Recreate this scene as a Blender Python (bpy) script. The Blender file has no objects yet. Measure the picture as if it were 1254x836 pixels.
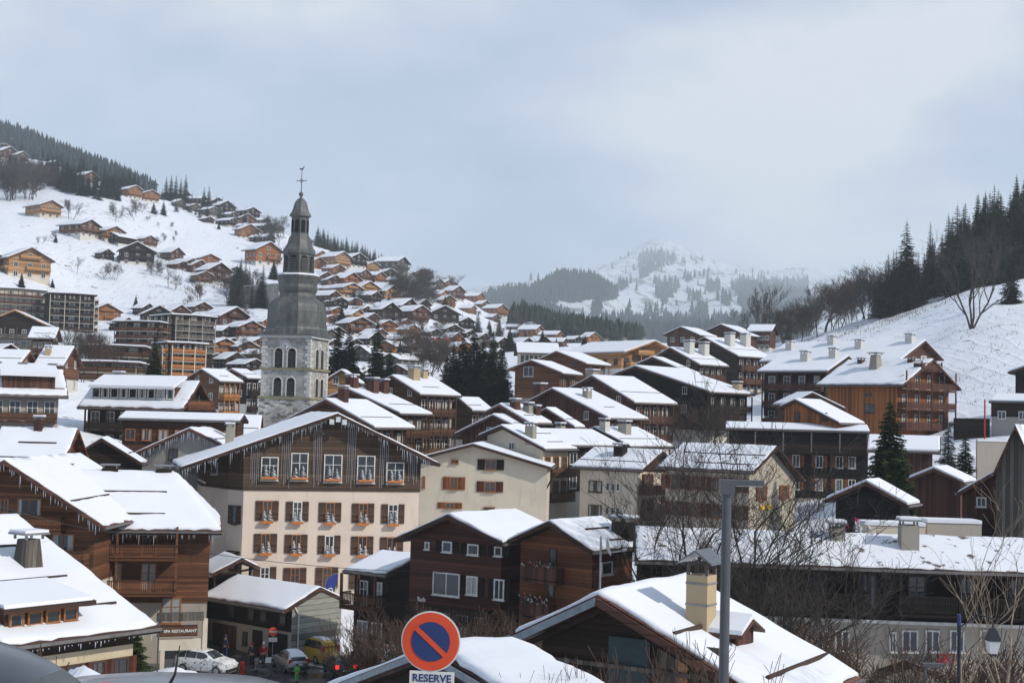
USE_HAZE = True
HAZE_D = .00013
import bpy, bmesh, math, random
import numpy as np
from mathutils import Vector, Matrix
R = math.radians
random.seed(7)
SC = bpy.context.scene
COL = SC.collection
# ------------------------------------------------------------------ camera
F_PX, CX, CY = 1722.0, 627.0, 418.0
PITCH, ROLL = R(3.06), R(1.45)
_f = Vector((0, math.cos(PITCH), math.sin(PITCH)))
_u = Vector((0, -math.sin(PITCH), math.cos(PITCH)))
_r = Vector((1, 0, 0))
CR = _r * math.cos(ROLL) + _u * math.sin(ROLL)
CU = _u * math.cos(ROLL) - _r * math.sin(ROLL)
CF = _f
def ray(px, py):
    d = CF + CR * ((px - CX) / F_PX) + CU * ((CY - py) / F_PX)
    return d / d.y
def at(px, py, d):
    """Point of the place seen at photo pixel (px, py), d metres away along the ground axis."""
    return ray(px, py) * d
def proj(P):
    P = Vector(P); z = P.dot(CF)
    return (CX + F_PX * P.dot(CR) / z, CY - F_PX * P.dot(CU) / z)
cam_d = bpy.data.cameras.new('camera'); cam = bpy.data.objects.new('camera', cam_d); COL.objects.link(cam)
cam.matrix_world = Matrix((( CR.x, CU.x, -CF.x, 0), (CR.y, CU.y, -CF.y, 0), (CR.z, CU.z, -CF.z, 0), (0, 0, 0, 1)))
cam_d.sensor_width = 36; cam_d.lens = 36 * F_PX / 1254.0
cam_d.clip_start = 0.5; cam_d.clip_end = 30000
SC.camera = cam
# ------------------------------------------------------------------ materials
MATS = {}
def _nodes(m):
    m.use_nodes = True; nt = m.node_tree; nt.nodes.clear()
    out = nt.nodes.new('ShaderNodeOutputMaterial'); b = nt.nodes.new('ShaderNodeBsdfPrincipled')
    nt.links.new(b.outputs[0], out.inputs[0]); return nt, b, out
def c4(c): return (c[0], c[1], c[2], 1)
def mix(nt, a, b, fac, mode='MIX'):
    n = nt.nodes.new('ShaderNodeMix'); n.data_type = 'RGBA'; n.blend_type = mode
    for sock, v in ((n.inputs[0], fac), (n.inputs[6], a), (n.inputs[7], b)):
        if hasattr(v, 'is_output') or isinstance(v, bpy.types.NodeSocket): nt.links.new(v, sock)
        else: sock.default_value = v if not isinstance(v, tuple) else c4(v)
    return n.outputs[2]
def noise(nt, vec, scale, detail=3, rough=.55, w=None):
    n = nt.nodes.new('ShaderNodeTexNoise'); n.inputs['Scale'].default_value = scale
    n.inputs['Detail'].default_value = detail; n.inputs['Roughness'].default_value = rough
    if vec is not None: nt.links.new(vec, n.inputs['Vector'])
    return n.outputs['Fac']
def ramp(nt, fac, stops):
    n = nt.nodes.new('ShaderNodeValToRGB'); cr = n.color_ramp
    while len(cr.elements) > 1: cr.elements.remove(cr.elements[-1])
    cr.elements[0].position = stops[0][0]; cr.elements[0].color = c4(stops[0][1])
    for p, c in stops[1:]:
        e = cr.elements.new(p); e.color = c4(c)
    nt.links.new(fac, n.inputs[0]); return n.outputs[0]
def math_n(nt, op, a, b=None, c=None):
    n = nt.nodes.new('ShaderNodeMath'); n.operation = op
    for i, v in enumerate((a, b, c)):
        if v is None: continue
        if isinstance(v, bpy.types.NodeSocket): nt.links.new(v, n.inputs[i])
        else: n.inputs[i].default_value = v
    return n.outputs[0]
def coords(nt, kind='Object', scale=(1, 1, 1)):
    t = nt.nodes.new('ShaderNodeTexCoord'); mp = nt.nodes.new('ShaderNodeMapping'); mp.inputs['Scale'].default_value = scale
    nt.links.new(t.outputs[kind], mp.inputs[0]); return mp.outputs[0]
def bump(nt, b, h, strength=.3, dist=.05):
    n = nt.nodes.new('ShaderNodeBump'); n.inputs['Strength'].default_value = strength; n.inputs['Distance'].default_value = dist
    nt.links.new(h, n.inputs['Height']); nt.links.new(n.outputs[0], b.inputs['Normal'])
def obj_random(nt):
    n = nt.nodes.new('ShaderNodeObjectInfo'); return n.outputs['Random']
def mk(name, fn):
    if name not in MATS:
        m = bpy.data.materials.new(name); nt, b, out = _nodes(m); fn(nt, b); MATS[name] = m
    return MATS[name]
def plain(name, col, rough=.6, metal=0, var=.15, scale=3, spec=.3):
    def f(nt, b):
        n = noise(nt, coords(nt), scale, 4)
        k = tuple(max(0, v * (1 - var * 1.6)) for v in col); l = tuple(min(1, v * (1 + var)) for v in col)
        nt.links.new(ramp(nt, n, [(.3, k), (.7, l)]), b.inputs['Base Color'])
        b.inputs['Roughness'].default_value = rough; b.inputs['Metallic'].default_value = metal
        b.inputs['Specular IOR Level'].default_value = spec
    return mk(name, f)
def timber(name, col, vertical=False, board=.2, wear=.5, rough=.75):
    """Boarded wood: every board its own tone, dark joints, weather streaks."""
    def f(nt, b):
        t = nt.nodes.new('ShaderNodeTexCoord'); s = nt.nodes.new('ShaderNodeSeparateXYZ'); nt.links.new(t.outputs['Object'], s.inputs[0])
        if vertical: v = math_n(nt, 'ADD', s.outputs[0], s.outputs[1])
        else: v = s.outputs[2]
        v = math_n(nt, 'MULTIPLY', v, 1 / board)
        fl = math_n(nt, 'FLOOR', v); fr = math_n(nt, 'FRACT', v)
        wn = nt.nodes.new('ShaderNodeTexWhiteNoise'); wn.noise_dimensions = '1D'; nt.links.new(fl, wn.inputs['W'])
        dark = tuple(x * .5 for x in col); light = tuple(min(1, x * 1.45) for x in col)
        base = ramp(nt, wn.outputs['Value'], [(0, dark), (.5, col), (1, light)])
        st = noise(nt, coords(nt, 'Object', (1.2, 1.2, 6) if not vertical else (5, 5, .7)), 1.2, 5, .65)
        grey = sum(col) / 3
        worn = tuple(x * .35 + grey * .25 for x in col)
        base = mix(nt, base, worn, math_n(nt, 'MULTIPLY', ramp(nt, st, [(.42, (0, 0, 0)), (.7, (1, 1, 1))]), wear))
        joint = math_n(nt, 'LESS_THAN', fr, .1)
        base = mix(nt, base, tuple(x * .18 for x in col), math_n(nt, 'MULTIPLY', joint, .8))
        nt.links.new(base, b.inputs['Base Color']); b.inputs['Roughness'].default_value = rough
        b.inputs['Specular IOR Level'].default_value = .2
    return mk(name, f)
def plaster(name, col, stain=.35):
    def f(nt, b):
        n1 = noise(nt, coords(nt), .45, 5, .6); n2 = noise(nt, coords(nt, 'Object', (1.5, 1.5, .25)), 1.3, 4)
        base = mix(nt, col, tuple(x * .72 for x in col), math_n(nt, 'MULTIPLY', ramp(nt, n1, [(.45, (0, 0, 0)), (.75, (1, 1, 1))]), stain))
        base = mix(nt, base, tuple(x * .6 for x in col), math_n(nt, 'MULTIPLY', ramp(nt, n2, [(.56, (0, 0, 0)), (.8, (1, 1, 1))]), stain))
        nt.links.new(base, b.inputs['Base Color']); b.inputs['Roughness'].default_value = .9
        b.inputs['Specular IOR Level'].default_value = .15
        bump(nt, b, noise(nt, coords(nt), 14, 3), .25, .03)
    return mk(name, f)
def snow(name, col=(.80, .82, .86), scale=1.0, patch=None, dist=.08, tracks=False):
    def f(nt, b):
        v = coords(nt)
        n = noise(nt, v, .35 * scale, 5, .6); n2 = noise(nt, v, 5 * scale, 4, .6)
        base = mix(nt, col, tuple(x * .93 for x in col), n)
        if patch:
            p = noise(nt, v, patch[1], 8, .7)
            base = mix(nt, base, patch[0], ramp(nt, p, [(patch[2], (0, 0, 0)), (patch[2] + .04, (1, 1, 1))]))
        nt.links.new(base, b.inputs['Base Color']); b.inputs['Roughness'].default_value = .65
        b.inputs['Specular IOR Level'].default_value = .25
        h = math_n(nt, 'ADD', math_n(nt, 'MULTIPLY', n, 2.2), math_n(nt, 'MULTIPLY', n2, .4))
        if tracks:
            wv = nt.nodes.new('ShaderNodeTexWave'); wv.inputs['Scale'].default_value = .09; wv.inputs['Distortion'].default_value = 9; wv.inputs['Detail'].default_value = 3; wv.inputs['Detail Scale'].default_value = .6
            nt.links.new(coords(nt, 'Object', (1, .6, 1)), wv.inputs['Vector']); h = math_n(nt, 'ADD', h, math_n(nt, 'MULTIPLY', math_n(nt, 'POWER', wv.outputs['Fac'], 8), .28))
        bump(nt, b, h, .45, dist)
    return mk(name, f)
def glass(name, col=(.03, .035, .04), rough=.08):
    def f(nt, b):
        r = obj_random(nt); n = noise(nt, coords(nt), 2.1, 2)
        base = mix(nt, col, tuple(min(1, x * 4 + .05) for x in col), math_n(nt, 'MULTIPLY', ramp(nt, math_n(nt, 'ADD', math_n(nt, 'MULTIPLY', r, .6), math_n(nt, 'MULTIPLY', n, .4)), [(.35, (0, 0, 0)), (.8, (1, 1, 1))]), .25))
        nt.links.new(base, b.inputs['Base Color']); b.inputs['Roughness'].default_value = rough
        b.inputs['Specular IOR Level'].default_value = .6
    return mk(name, f)
def curtain_glass(name):
    """A pane with a pale curtain behind it, drawn to a different width on every window."""
    def f(nt, b):
        t = nt.nodes.new('ShaderNodeTexCoord'); s = nt.nodes.new('ShaderNodeSeparateXYZ'); nt.links.new(t.outputs['Object'], s.inputs[0])
        x = math_n(nt, 'ABSOLUTE', s.outputs[0]); r = obj_random(nt)
        edge = math_n(nt, 'GREATER_THAN', x, math_n(nt, 'MULTIPLY', r, .75))
        folds = math_n(nt, 'MULTIPLY', math_n(nt, 'ADD', math_n(nt, 'SINE', math_n(nt, 'MULTIPLY', s.outputs[0], 60)), 2), .1)
        cur = mix(nt, (.30, .31, .30), (.62, .62, .58), folds)
        nt.links.new(mix(nt, (.02, .024, .028), cur, math_n(nt, 'MULTIPLY', edge, .85)), b.inputs['Base Color'])
        b.inputs['Roughness'].default_value = .1; b.inputs['Specular IOR Level'].default_value = .6
    return mk(name, f)
def stone(name, c1, c2, scale=2.2, mortar=(.42, .40, .36), moss=None):
    def f(nt, b):
        v = coords(nt, 'Object', (1, 1, 1.9))
        w = noise(nt, v, 2.5, 3)
        add = nt.nodes.new('ShaderNodeVectorMath'); add.operation = 'ADD'; nt.links.new(v, add.inputs[0])
        sc = nt.nodes.new('ShaderNodeVectorMath'); sc.operation = 'SCALE'; sc.inputs['Scale'].default_value = .25
        cmb = nt.nodes.new('ShaderNodeCombineXYZ'); nt.links.new(w, cmb.inputs[0]); nt.links.new(w, cmb.inputs[1]); nt.links.new(w, cmb.inputs[2])
        nt.links.new(cmb.outputs[0], sc.inputs[0]); nt.links.new(sc.outputs[0], add.inputs[1])
        vo = nt.nodes.new('ShaderNodeTexVoronoi'); vo.inputs['Scale'].default_value = scale; nt.links.new(add.outputs[0], vo.inputs['Vector'])
        ve = nt.nodes.new('ShaderNodeTexVoronoi'); ve.feature = 'DISTANCE_TO_EDGE'; ve.inputs['Scale'].default_value = scale; nt.links.new(add.outputs[0], ve.inputs['Vector'])
        sp = nt.nodes.new('ShaderNodeSeparateColor'); nt.links.new(vo.outputs['Color'], sp.inputs[0])
        base = ramp(nt, sp.outputs[0], [(0, c1), (.45, tuple((a + d) / 2 for a, d in zip(c1, c2))), (1, c2)])
        base = mix(nt, mortar, base, ramp(nt, ve.outputs['Distance'], [(.02, (0, 0, 0)), (.07, (1, 1, 1))]))
        big = noise(nt, coords(nt), .35, 4)
        base = mix(nt, base, tuple(x * .45 for x in c1), math_n(nt, 'MULTIPLY', ramp(nt, big, [(.45, (0, 0, 0)), (.7, (1, 1, 1))]), .55))
        nt.links.new(base, b.inputs['Base Color']); b.inputs['Roughness'].default_value = .9
        bump(nt, b, ve.outputs['Distance'], .6, .08)
    return mk(name, f)
# ------------------------------------------------------------------ mesh builder
class MB:
    def __init__(s): s.v = []; s.f = []; s.m = []
    def add(s, vs, fs, mi=0):
        o = len(s.v); s.v += [tuple(p) for p in vs]; s.f += [tuple(i + o for i in f) for f in fs]; s.m += [mi] * len(fs); return s
    def box(s, x0, y0, z0, x1, y1, z1, mi=0):
        if x0 > x1: x0, x1 = x1, x0
        if y0 > y1: y0, y1 = y1, y0
        if z0 > z1: z0, z1 = z1, z0
        return s.add([(x0, y0, z0), (x1, y0, z0), (x1, y1, z0), (x0, y1, z0), (x0, y0, z1), (x1, y0, z1), (x1, y1, z1), (x0, y1, z1)],
                     [(0, 3, 2, 1), (4, 5, 6, 7), (0, 1, 5, 4), (1, 2, 6, 5), (2, 3, 7, 6), (3, 0, 4, 7)], mi)
    def bar(s, a, b, w, h=None, mi=0, up=(0, 0, 1)):
        a, b = Vector(a), Vector(b); h = w if h is None else h
        d = (b - a); 
        if d.length < 1e-6: return s
        d.normalize(); u = Vector(up)
        if abs(d.dot(u)) > .98: u = Vector((1, 0, 0))
        r = d.cross(u).normalized(); u = r.cross(d).normalized(); vs = []
        for p in (a, b):
            for i, j in ((-1, -1), (1, -1), (1, 1), (-1, 1)): vs.append(p + r * (i * w / 2) + u * (j * h / 2))
        return s.add(vs, [(0, 3, 2, 1), (4, 5, 6, 7), (0, 1, 5, 4), (1, 2, 6, 5), (2, 3, 7, 6), (3, 0, 4, 7)], mi)
    def tube(s, pts, rad, n=6, mi=0, cap=True):
        pts = [Vector(p) for p in pts]; rs = rad if isinstance(rad, (list, tuple)) else [rad] * len(pts)
        o = len(s.v); k = len(pts); ref = Vector((.3, .2, 1)).normalized()
        for i, p in enumerate(pts):
            d = (pts[min(i + 1, k - 1)] - pts[max(i - 1, 0)]).normalized()
            rr = ref if abs(d.dot(ref)) < .95 else Vector((1, 0, 0))
            a = d.cross(rr).normalized(); b = d.cross(a)
            for j in range(n):
                t = 2 * math.pi * j / n; s.v.append(tuple(p + (a * math.cos(t) + b * math.sin(t)) * rs[i]))
        for i in range(k - 1):
            for j in range(n):
                s.f.append((o + i * n + j, o + i * n + (j + 1) % n, o + (i + 1) * n + (j + 1) % n, o + (i + 1) * n + j)); s.m.append(mi)
        if cap and n > 2:
            s.f.append(tuple(o + j for j in range(n))); s.m.append(mi); s.f.append(tuple(o + (k - 1) * n + j for j in reversed(range(n)))); s.m.append(mi)
        return s
    def lathe(s, prof, n=24, c=(0, 0, 0), mi=0, rot=0, sq=None):
        """prof: list of (radius, z)"""
        o = len(s.v)
        for r, z in prof:
            for j in range(n):
                t = 2 * math.pi * j / n + rot; s.v.append((c[0] + r * math.cos(t), c[1] + r * math.sin(t), c[2] + z))
        for i in range(len(prof) - 1):
            for j in range(n):
                s.f.append((o + i * n + j, o + i * n + (j + 1) % n, o + (i + 1) * n + (j + 1) % n, o + (i + 1) * n + j)); s.m.append(mi)
        s.f.append(tuple(o + j for j in reversed(range(n)))); s.m.append(mi)
        s.f.append(tuple(o + (len(prof) - 1) * n + j for j in range(n))); s.m.append(mi)
        return s
    def prism(s, poly, axis, a, b, mi=0):
        """poly: 2D outline; axis 'y': (x,z) pairs extruded from y=a to y=b; 'x': (y,z) ; 'z': (x,y)"""
        n = len(poly)
        def P(p, t): return (p[0], t, p[1]) if axis == 'y' else ((t, p[0], p[1]) if axis == 'x' else (p[0], p[1], t))
        vs = [P(p, a) for p in poly] + [P(p, b) for p in poly]
        fs = [tuple(range(n)), tuple(reversed(range(n, 2 * n)))] + [(i, i + n, (i + 1) % n + n, (i + 1) % n) for i in range(n)]
        return s.add(vs, fs, mi)
    def mesh(s, name, mats, smooth=False, fix=True):
        me = bpy.data.meshes.new(name); me.from_pydata(s.v, [], s.f)
        for m in (mats if isinstance(mats, (list, tuple)) else [mats]): me.materials.append(m)
        if any(s.m): me.polygons.foreach_set('material_index', s.m)
        if fix and len(s.f) < 60000:
            bm = bmesh.new(); bm.from_mesh(me); bmesh.ops.recalc_face_normals(bm, faces=bm.faces); bm.to_mesh(me); bm.free()
        if smooth: me.polygons.foreach_set('use_smooth', [True] * len(me.polygons))
        me.update(); return me
    def build(s, name, mats, parent=None, loc=None, rz=0, smooth=False, fix=True):
        return put(name, s.mesh(name, mats, smooth, fix), parent, loc, rz)
KIDS = {}
def put(name, me, parent=None, loc=None, rz=0):
    o = bpy.data.objects.new(name, me); COL.objects.link(o)
    if parent is not None: o.parent = parent; KIDS.setdefault(parent.name, []).append(o)
    if loc is not None: o.location = loc
    if rz: o.rotation_euler = (0, 0, rz)
    return o
def tag(o, label=None, cat=None, group=None, kind=None):
    if label: o['label'] = label
    if cat: o['category'] = cat
    if group: o['group'] = group
    if kind: o['kind'] = kind
    return o
def empty(name, loc=(0, 0, 0), rz=0, label=None, cat=None, group=None):
    o = bpy.data.objects.new(name, None); COL.objects.link(o); o.location = loc; o.rotation_euler = (0, 0, rz); o.empty_display_size = .5
    return tag(o, label, cat, group)
def children_of(o): return KIDS.get(o.name, [])
def tree_of(o, allobs=None):
    """nested list (object, [children...]) so that copying needs no searching"""
    return (o, [tree_of(c) for c in children_of(o)])
def copy_tree(t, parent=None):
    o, kids = t; c = o.copy(); COL.objects.link(c); c.parent = parent
    if parent is not None: KIDS.setdefault(parent.name, []).append(c)
    for k in kids: copy_tree(k, c)
    return c
def text_mesh(s, size, mat, extrude=.01, align='CENTER', spacing=1.0, bold=0):
    me = TEXTS[(s, size)].copy(); me.materials.clear(); me.materials.append(mat); return me
def _text(s, size, extrude=.01, align='CENTER', spacing=1.0, bold=0):
    cu = bpy.data.curves.new('lettering', 'FONT'); cu.body = s; cu.size = size; cu.extrude = extrude; cu.align_x = align; cu.align_y = 'CENTER'
    cu.space_character = spacing; cu.offset = bold; cu.resolution_u = 3
    o = bpy.data.objects.new('tmp', cu); COL.objects.link(o)
    dg = bpy.context.evaluated_depsgraph_get(); dg.update()
    me = bpy.data.meshes.new_from_object(o.evaluated_get(dg)); bpy.data.objects.remove(o)
    me.transform(Matrix.Rotation(R(90), 4, 'X'))     # upright, reads from -Y
    return me
TEXTS = {(s_, z_): _text(s_, z_, e_, bold=b_) for s_, z_, e_, b_ in (('Rob', .42, .02, 0), ('Le Chalet', .45, .03, 0), ('SKI', .75, .03, .01), ('RESERVE', .105, .002, .002), ('AUX LIVRAISONS', .05, .002, 0), ('SPA RESTAURANT', .28, .01, .008), ('OBO', .55, .004, .01))}
# ------------------------------------------------------------------ terrain
NEAR = [(1, -1.75), (9, -2.9), (11, -3.3), (14, -4.4), (20, -5.7), (30, -8.0), (40, -11), (55, -13.6), (70, -16.4), (85, -18.6), (100, -18.8), (112, -18.8)]
TAB = {  # photo column -> (distance, photo row where that ground is seen)
 -250: [(150, 520), (200, 455), (300, 420), (450, 380), (520, 330), (640, 255), (800, 205), (1000, 165), (1300, 120), (2200, 160)],
 0:   [(150, 525), (200, 462), (260, 445), (350, 428), (450, 404), (480, 372), (500, 345), (640, 272), (800, 226), (1000, 196), (1300, 158), (2200, 205)],
 100: [(150, 540), (200, 480), (260, 455), (350, 432), (450, 407), (500, 386), (560, 350), (620, 293), (760, 238), (900, 218), (1150, 196), (2000, 235)],
 200: [(150, 560), (200, 505), (260, 480), (320, 468), (400, 432), (450, 402), (520, 376), (560, 355), (700, 300), (800, 262), (870, 245), (1000, 244), (1800, 285)],
 300: [(150, 600), (200, 535), (260, 495), (320, 465), (400, 425), (450, 402), (520, 375), (600, 346), (700, 312), (800, 288), (900, 268), (1000, 266), (1700, 320)],
 400: [(150, 625), (200, 545), (250, 500), (300, 472), (400, 427), (450, 408), (520, 380), (600, 350), (700, 326), (800, 308), (860, 303), (1500, 360)],
 500: [(125, 745), (150, 640), (175, 585), (200, 550), (250, 500), (300, 468), (400, 432), (500, 403), (600, 380), (700, 354), (780, 337), (840, 336), (1500, 385)],
 560: [(125, 745), (150, 645), (175, 590), (200, 550), (250, 500), (300, 470), (400, 440), (500, 424), (600, 407), (750, 378), (860, 358), (950, 354), (1500, 395)],
 620: [(125, 745), (150, 650), (175, 590), (200, 545), (225, 500), (260, 482), (330, 455), (450, 435), (600, 418), (800, 396), (930, 384), (1020, 386), (1500, 410)],
 700: [(125, 745), (150, 655), (175, 600), (200, 545), (225, 512), (260, 475), (330, 442), (400, 432), (600, 420), (900, 408), (1100, 405), (1500, 420)],
 800: [(125, 750), (150, 660), (175, 605), (215, 532), (260, 480), (300, 460), (380, 434), (500, 430), (700, 428), (1100, 422), (1500, 425)],
 900: [(125, 755), (150, 670), (175, 600), (215, 535), (280, 494), (330, 462), (380, 436), (500, 430), (700, 428), (1100, 425), (1500, 425)],
 960: [(125, 755), (150, 655), (175, 590), (215, 530), (260, 490), (320, 450), (400, 424), (460, 420), (600, 432), (1100, 440), (1500, 445)],
 1000:[(125, 740), (150, 640), (175, 580), (215, 520), (240, 490), (300, 447), (380, 416), (440, 411), (600, 420), (1100, 430), (1500, 435)],
 1100:[(125, 720), (150, 620), (190, 548), (215, 505), (240, 475), (290, 432), (350, 400), (410, 386), (460, 384), (600, 372), (800, 380), (1500, 420)],
 1200:[(125, 690), (150, 600), (175, 542), (200, 505), (230, 455), (260, 412), (300, 382), (350, 358), (400, 350), (500, 330), (700, 300), (900, 310), (1500, 400)],
 1300:[(125, 680), (150, 590), (175, 530), (200, 480), (230, 435), (260, 395), (300, 368), (350, 345), (400, 335), (500, 300), (700, 250), (900, 240), (1500, 350)],
 1500:[(125, 680), (150, 590), (175, 530), (200, 460), (230, 405), (260, 370), (300, 340), (350, 315), (400, 290), (500, 250), (700, 200), (900, 180), (1500, 300)],
}
_cols = sorted(TAB)
_UX = np.array([(c - CX) / F_PX for c in _cols])
_LN = np.linspace(math.log(1), math.log(2200), 520)
_Zc = []
for c in _cols:
    k = list(NEAR) + [(d, at(c, y, d).z) for d, y in TAB[c]]
    _Zc.append(np.interp(_LN, [math.log(d) for d, _ in k], [z for _, z in k]))
_Zc = np.array(_Zc)
_UG = np.linspace(_UX[0], _UX[-1], 330)
def _blur(A, axis, s):
    r = int(3 * s); w = np.exp(-.5 * (np.arange(-r, r + 1) / s) ** 2); w /= w.sum()
    A = np.moveaxis(A, axis, 0); P = np.concatenate([np.repeat(A[:1], r, 0), A, np.repeat(A[-1:], r, 0)])
    o = sum(w[i] * P[i:i + len(A)] for i in range(2 * r + 1)); return np.moveaxis(o, 0, axis)
_ZG = np.array([np.interp(_UG, _UX, _Zc[:, j]) for j in range(len(_LN))])        # [ln d, u]
_ZG = _blur(_blur(_ZG, 1, 5), 0, 2.2)
_ii = np.exp(_LN)
def H(x, y):
    """ground height"""
    y = max(y, 1.0); u = x / max(y, 60) if y < 60 else x / y
    a = (u - _UG[0]) / (_UG[1] - _UG[0]); b = (math.log(y) - _LN[0]) / (_LN[1] - _LN[0])
    a = min(max(a, 0), len(_UG) - 1.001); b = min(max(b, 0), len(_LN) - 1.001)
    i, j = int(a), int(b); fa, fb = a - i, b - j
    z = (_ZG[j, i] * (1 - fa) + _ZG[j, i + 1] * fa) * (1 - fb) + (_ZG[j + 1, i] * (1 - fa) + _ZG[j + 1, i + 1] * fa) * fb
    if y > 170:
        k = min(1, (y - 170) / 200)
        z += k * (.22 * math.sin(x * .43 + 1.7 * math.sin(y * .21)) + .18 * math.sin(y * .37 + x * .29) + .5 * math.sin(x * .071 + y * .03) + .4 * math.sin(y * .083 - x * .021) + .25 * math.sin(x * .19 + 1.3 * math.sin(y * .11)))
    return float(z)
def ground_hit(px, py, d0=40, d1=2100):
    r = ray(px, py); d = d0; step = 1.012
    while d < d1:
        if r.z * d < H(r.x * d, d):
            lo, hi = d / step, d
            for _ in range(12):
                m = (lo + hi) / 2
                if r.z * m < H(r.x * m, m): hi = m
                else: lo = m
            return r * hi
        d *= step
    return None
def hit_near(px, py, d0=40):
    for k in range(0, 26):
        g = ground_hit(px, py + k, d0)
        if g is not None: return g
# far mountains: a second rise of the same land beyond the village
FAR = {
 -300:[(1700, 475), (3000, 440), (5000, 400), (8700, 360), (10000, 385)],
 300: [(1700, 475), (3000, 430), (5000, 385), (8700, 380), (10000, 390)],
 520: [(1700, 460), (2600, 430), (3600, 392), (4600, 376), (8700, 380), (10000, 375)],
 590: [(1700, 455), (2500, 412), (3200, 383), (3700, 364), (4100, 363), (5500, 364), (8700, 372), (10000, 370)],
 650: [(1700, 450), (2400, 414), (3100, 386), (3550, 362), (3800, 358), (4300, 361), (5500, 361), (8700, 364), (10000, 370)],
 690: [(1700, 445), (2400, 414), (3000, 387), (3450, 351), (3650, 345), (4300, 354), (5500, 355), (8700, 352), (10000, 360)],
 725: [(1700, 445), (2400, 414), (3000, 387), (3450, 353), (3650, 347), (4300, 356), (5500, 352), (8700, 338), (10000, 360)],
 762: [(1700, 442), (2450, 416), (3000, 398), (3450, 382), (4300, 368), (5800, 345), (7500, 330), (8700, 321), (10000, 355)],
 790: [(1700, 442), (2450, 416), (3400, 397), (4700, 374), (6200, 343), (7600, 310), (8500, 298), (9200, 300), (10000, 330)],
 820: [(1700, 442), (2450, 416), (3400, 397), (4700, 374), (6200, 345), (7600, 314), (8500, 302), (9200, 304), (10000, 330)],
 870: [(1700, 442), (2450, 416), (3400, 398), (4700, 376), (6200, 352), (7600, 332), (8700, 320), (10000, 345)],
 940: [(1700, 442), (2450, 418), (3400, 400), (4700, 380), (6200, 360), (8700, 336), (10000, 360)],
 1050:[(1700, 445), (3400, 406), (4700, 386), (6200, 366), (8700, 342), (10000, 366)],
 1250:[(1700, 445), (3400, 406), (4700, 386), (6200, 366), (8700, 346), (10000, 366)],
 1600:[(1700, 445), (3400, 406), (4700, 386), (6200, 366), (8700, 346), (10000, 366)],
}
_fc = sorted(FAR); _FU = np.array([(c - CX) / F_PX for c in _fc]); _FD = np.linspace(1600, 10000, 240)
_FZ = np.array([np.interp(_FD, [1600] + [d for d, _ in FAR[c]], [at(c, 480, 1600).z - 20] + [at(c, y, d).z for d, y in FAR[c]]) for c in _fc])
_FUG = np.linspace(_FU[0], _FU[-1], 300)
_FG = _blur(_blur(np.array([np.interp(_FUG, _FU, _FZ[:, j]) for j in range(len(_FD))]), 1, 3), 0, 2)
def HF(x, y):
    u = x / y; a = min(max((u - _FUG[0]) / (_FUG[1] - _FUG[0]), 0), 298.9); b = min(max((y - 1600) / (_FD[1] - _FD[0]), 0), 238.9)
    i, j = int(a), int(b); fa, fb = a - i, b - j
    z = (_FG[j, i] * (1 - fa) + _FG[j, i + 1] * fa) * (1 - fb) + (_FG[j + 1, i] * (1 - fa) + _FG[j + 1, i + 1] * fa) * fb
    rg = abs(math.sin(x * .0036 + 1.7 * math.sin(y * .0013))) * 55 + abs(math.sin(x * .0093 - y * .0027 + 1.1 * math.sin(x * .0024))) * 34 + abs(math.sin(x * .021 + y * .010 + math.sin(y * .006))) * 18 + 6 * math.sin(x * .047 - y * .031)
    return float(z + (rg - 50) * min(1, max(0, y - 1700) / 4000))
def far_hit(px, py):
    r = ray(px, py); d = 1720
    while d < 10000:
        if r.z * d < HF(r.x * d, d): return r * d
        d += 16
    return None
def grid_sheet(name, rows, ufn, hfn, mat):
    vs = []; nu = None
    for y in rows:
        us = ufn(y); nu = len(us)
        for x in us: vs.append((x, y, hfn(x, y)))
    fs = [(r * nu + c, r * nu + c + 1, (r + 1) * nu + c + 1, (r + 1) * nu + c) for r in range(len(rows) - 1) for c in range(nu - 1)]
    me = bpy.data.meshes.new(name); me.from_pydata(vs, [], fs); me.materials.append(mat)
    me.polygons.foreach_set('use_smooth', [True] * len(me.polygons)); me.update()
    return put(name, me)
M_GSNOW = snow('snow_ground', (.76, .785, .83), .5, patch=((.16, .13, .09), .22, .62), dist=.6, tracks=True)
M_FSNOW = snow('snow_mountain_cloud_shade', (.52, .555, .61), .02, patch=((.13, .13, .12), .014, .53), dist=6)  # cloud shade painted into the snow colour; dark patches are rock and brush
rows = [-60, -20, -5, 1] + list(np.exp(np.linspace(math.log(3), math.log(2150), 250)))
tag(grid_sheet('ground', rows, lambda y: np.linspace(-.52, .52, 240) * (max(y, 0) + 60) * 1.0, H, M_GSNOW), kind='structure')
rows = list(np.linspace(1700, 10000, 260))
tag(grid_sheet('mountains', rows, lambda y: np.linspace(-.58, .58, 260) * y, HF, M_FSNOW), kind='structure')
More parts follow.
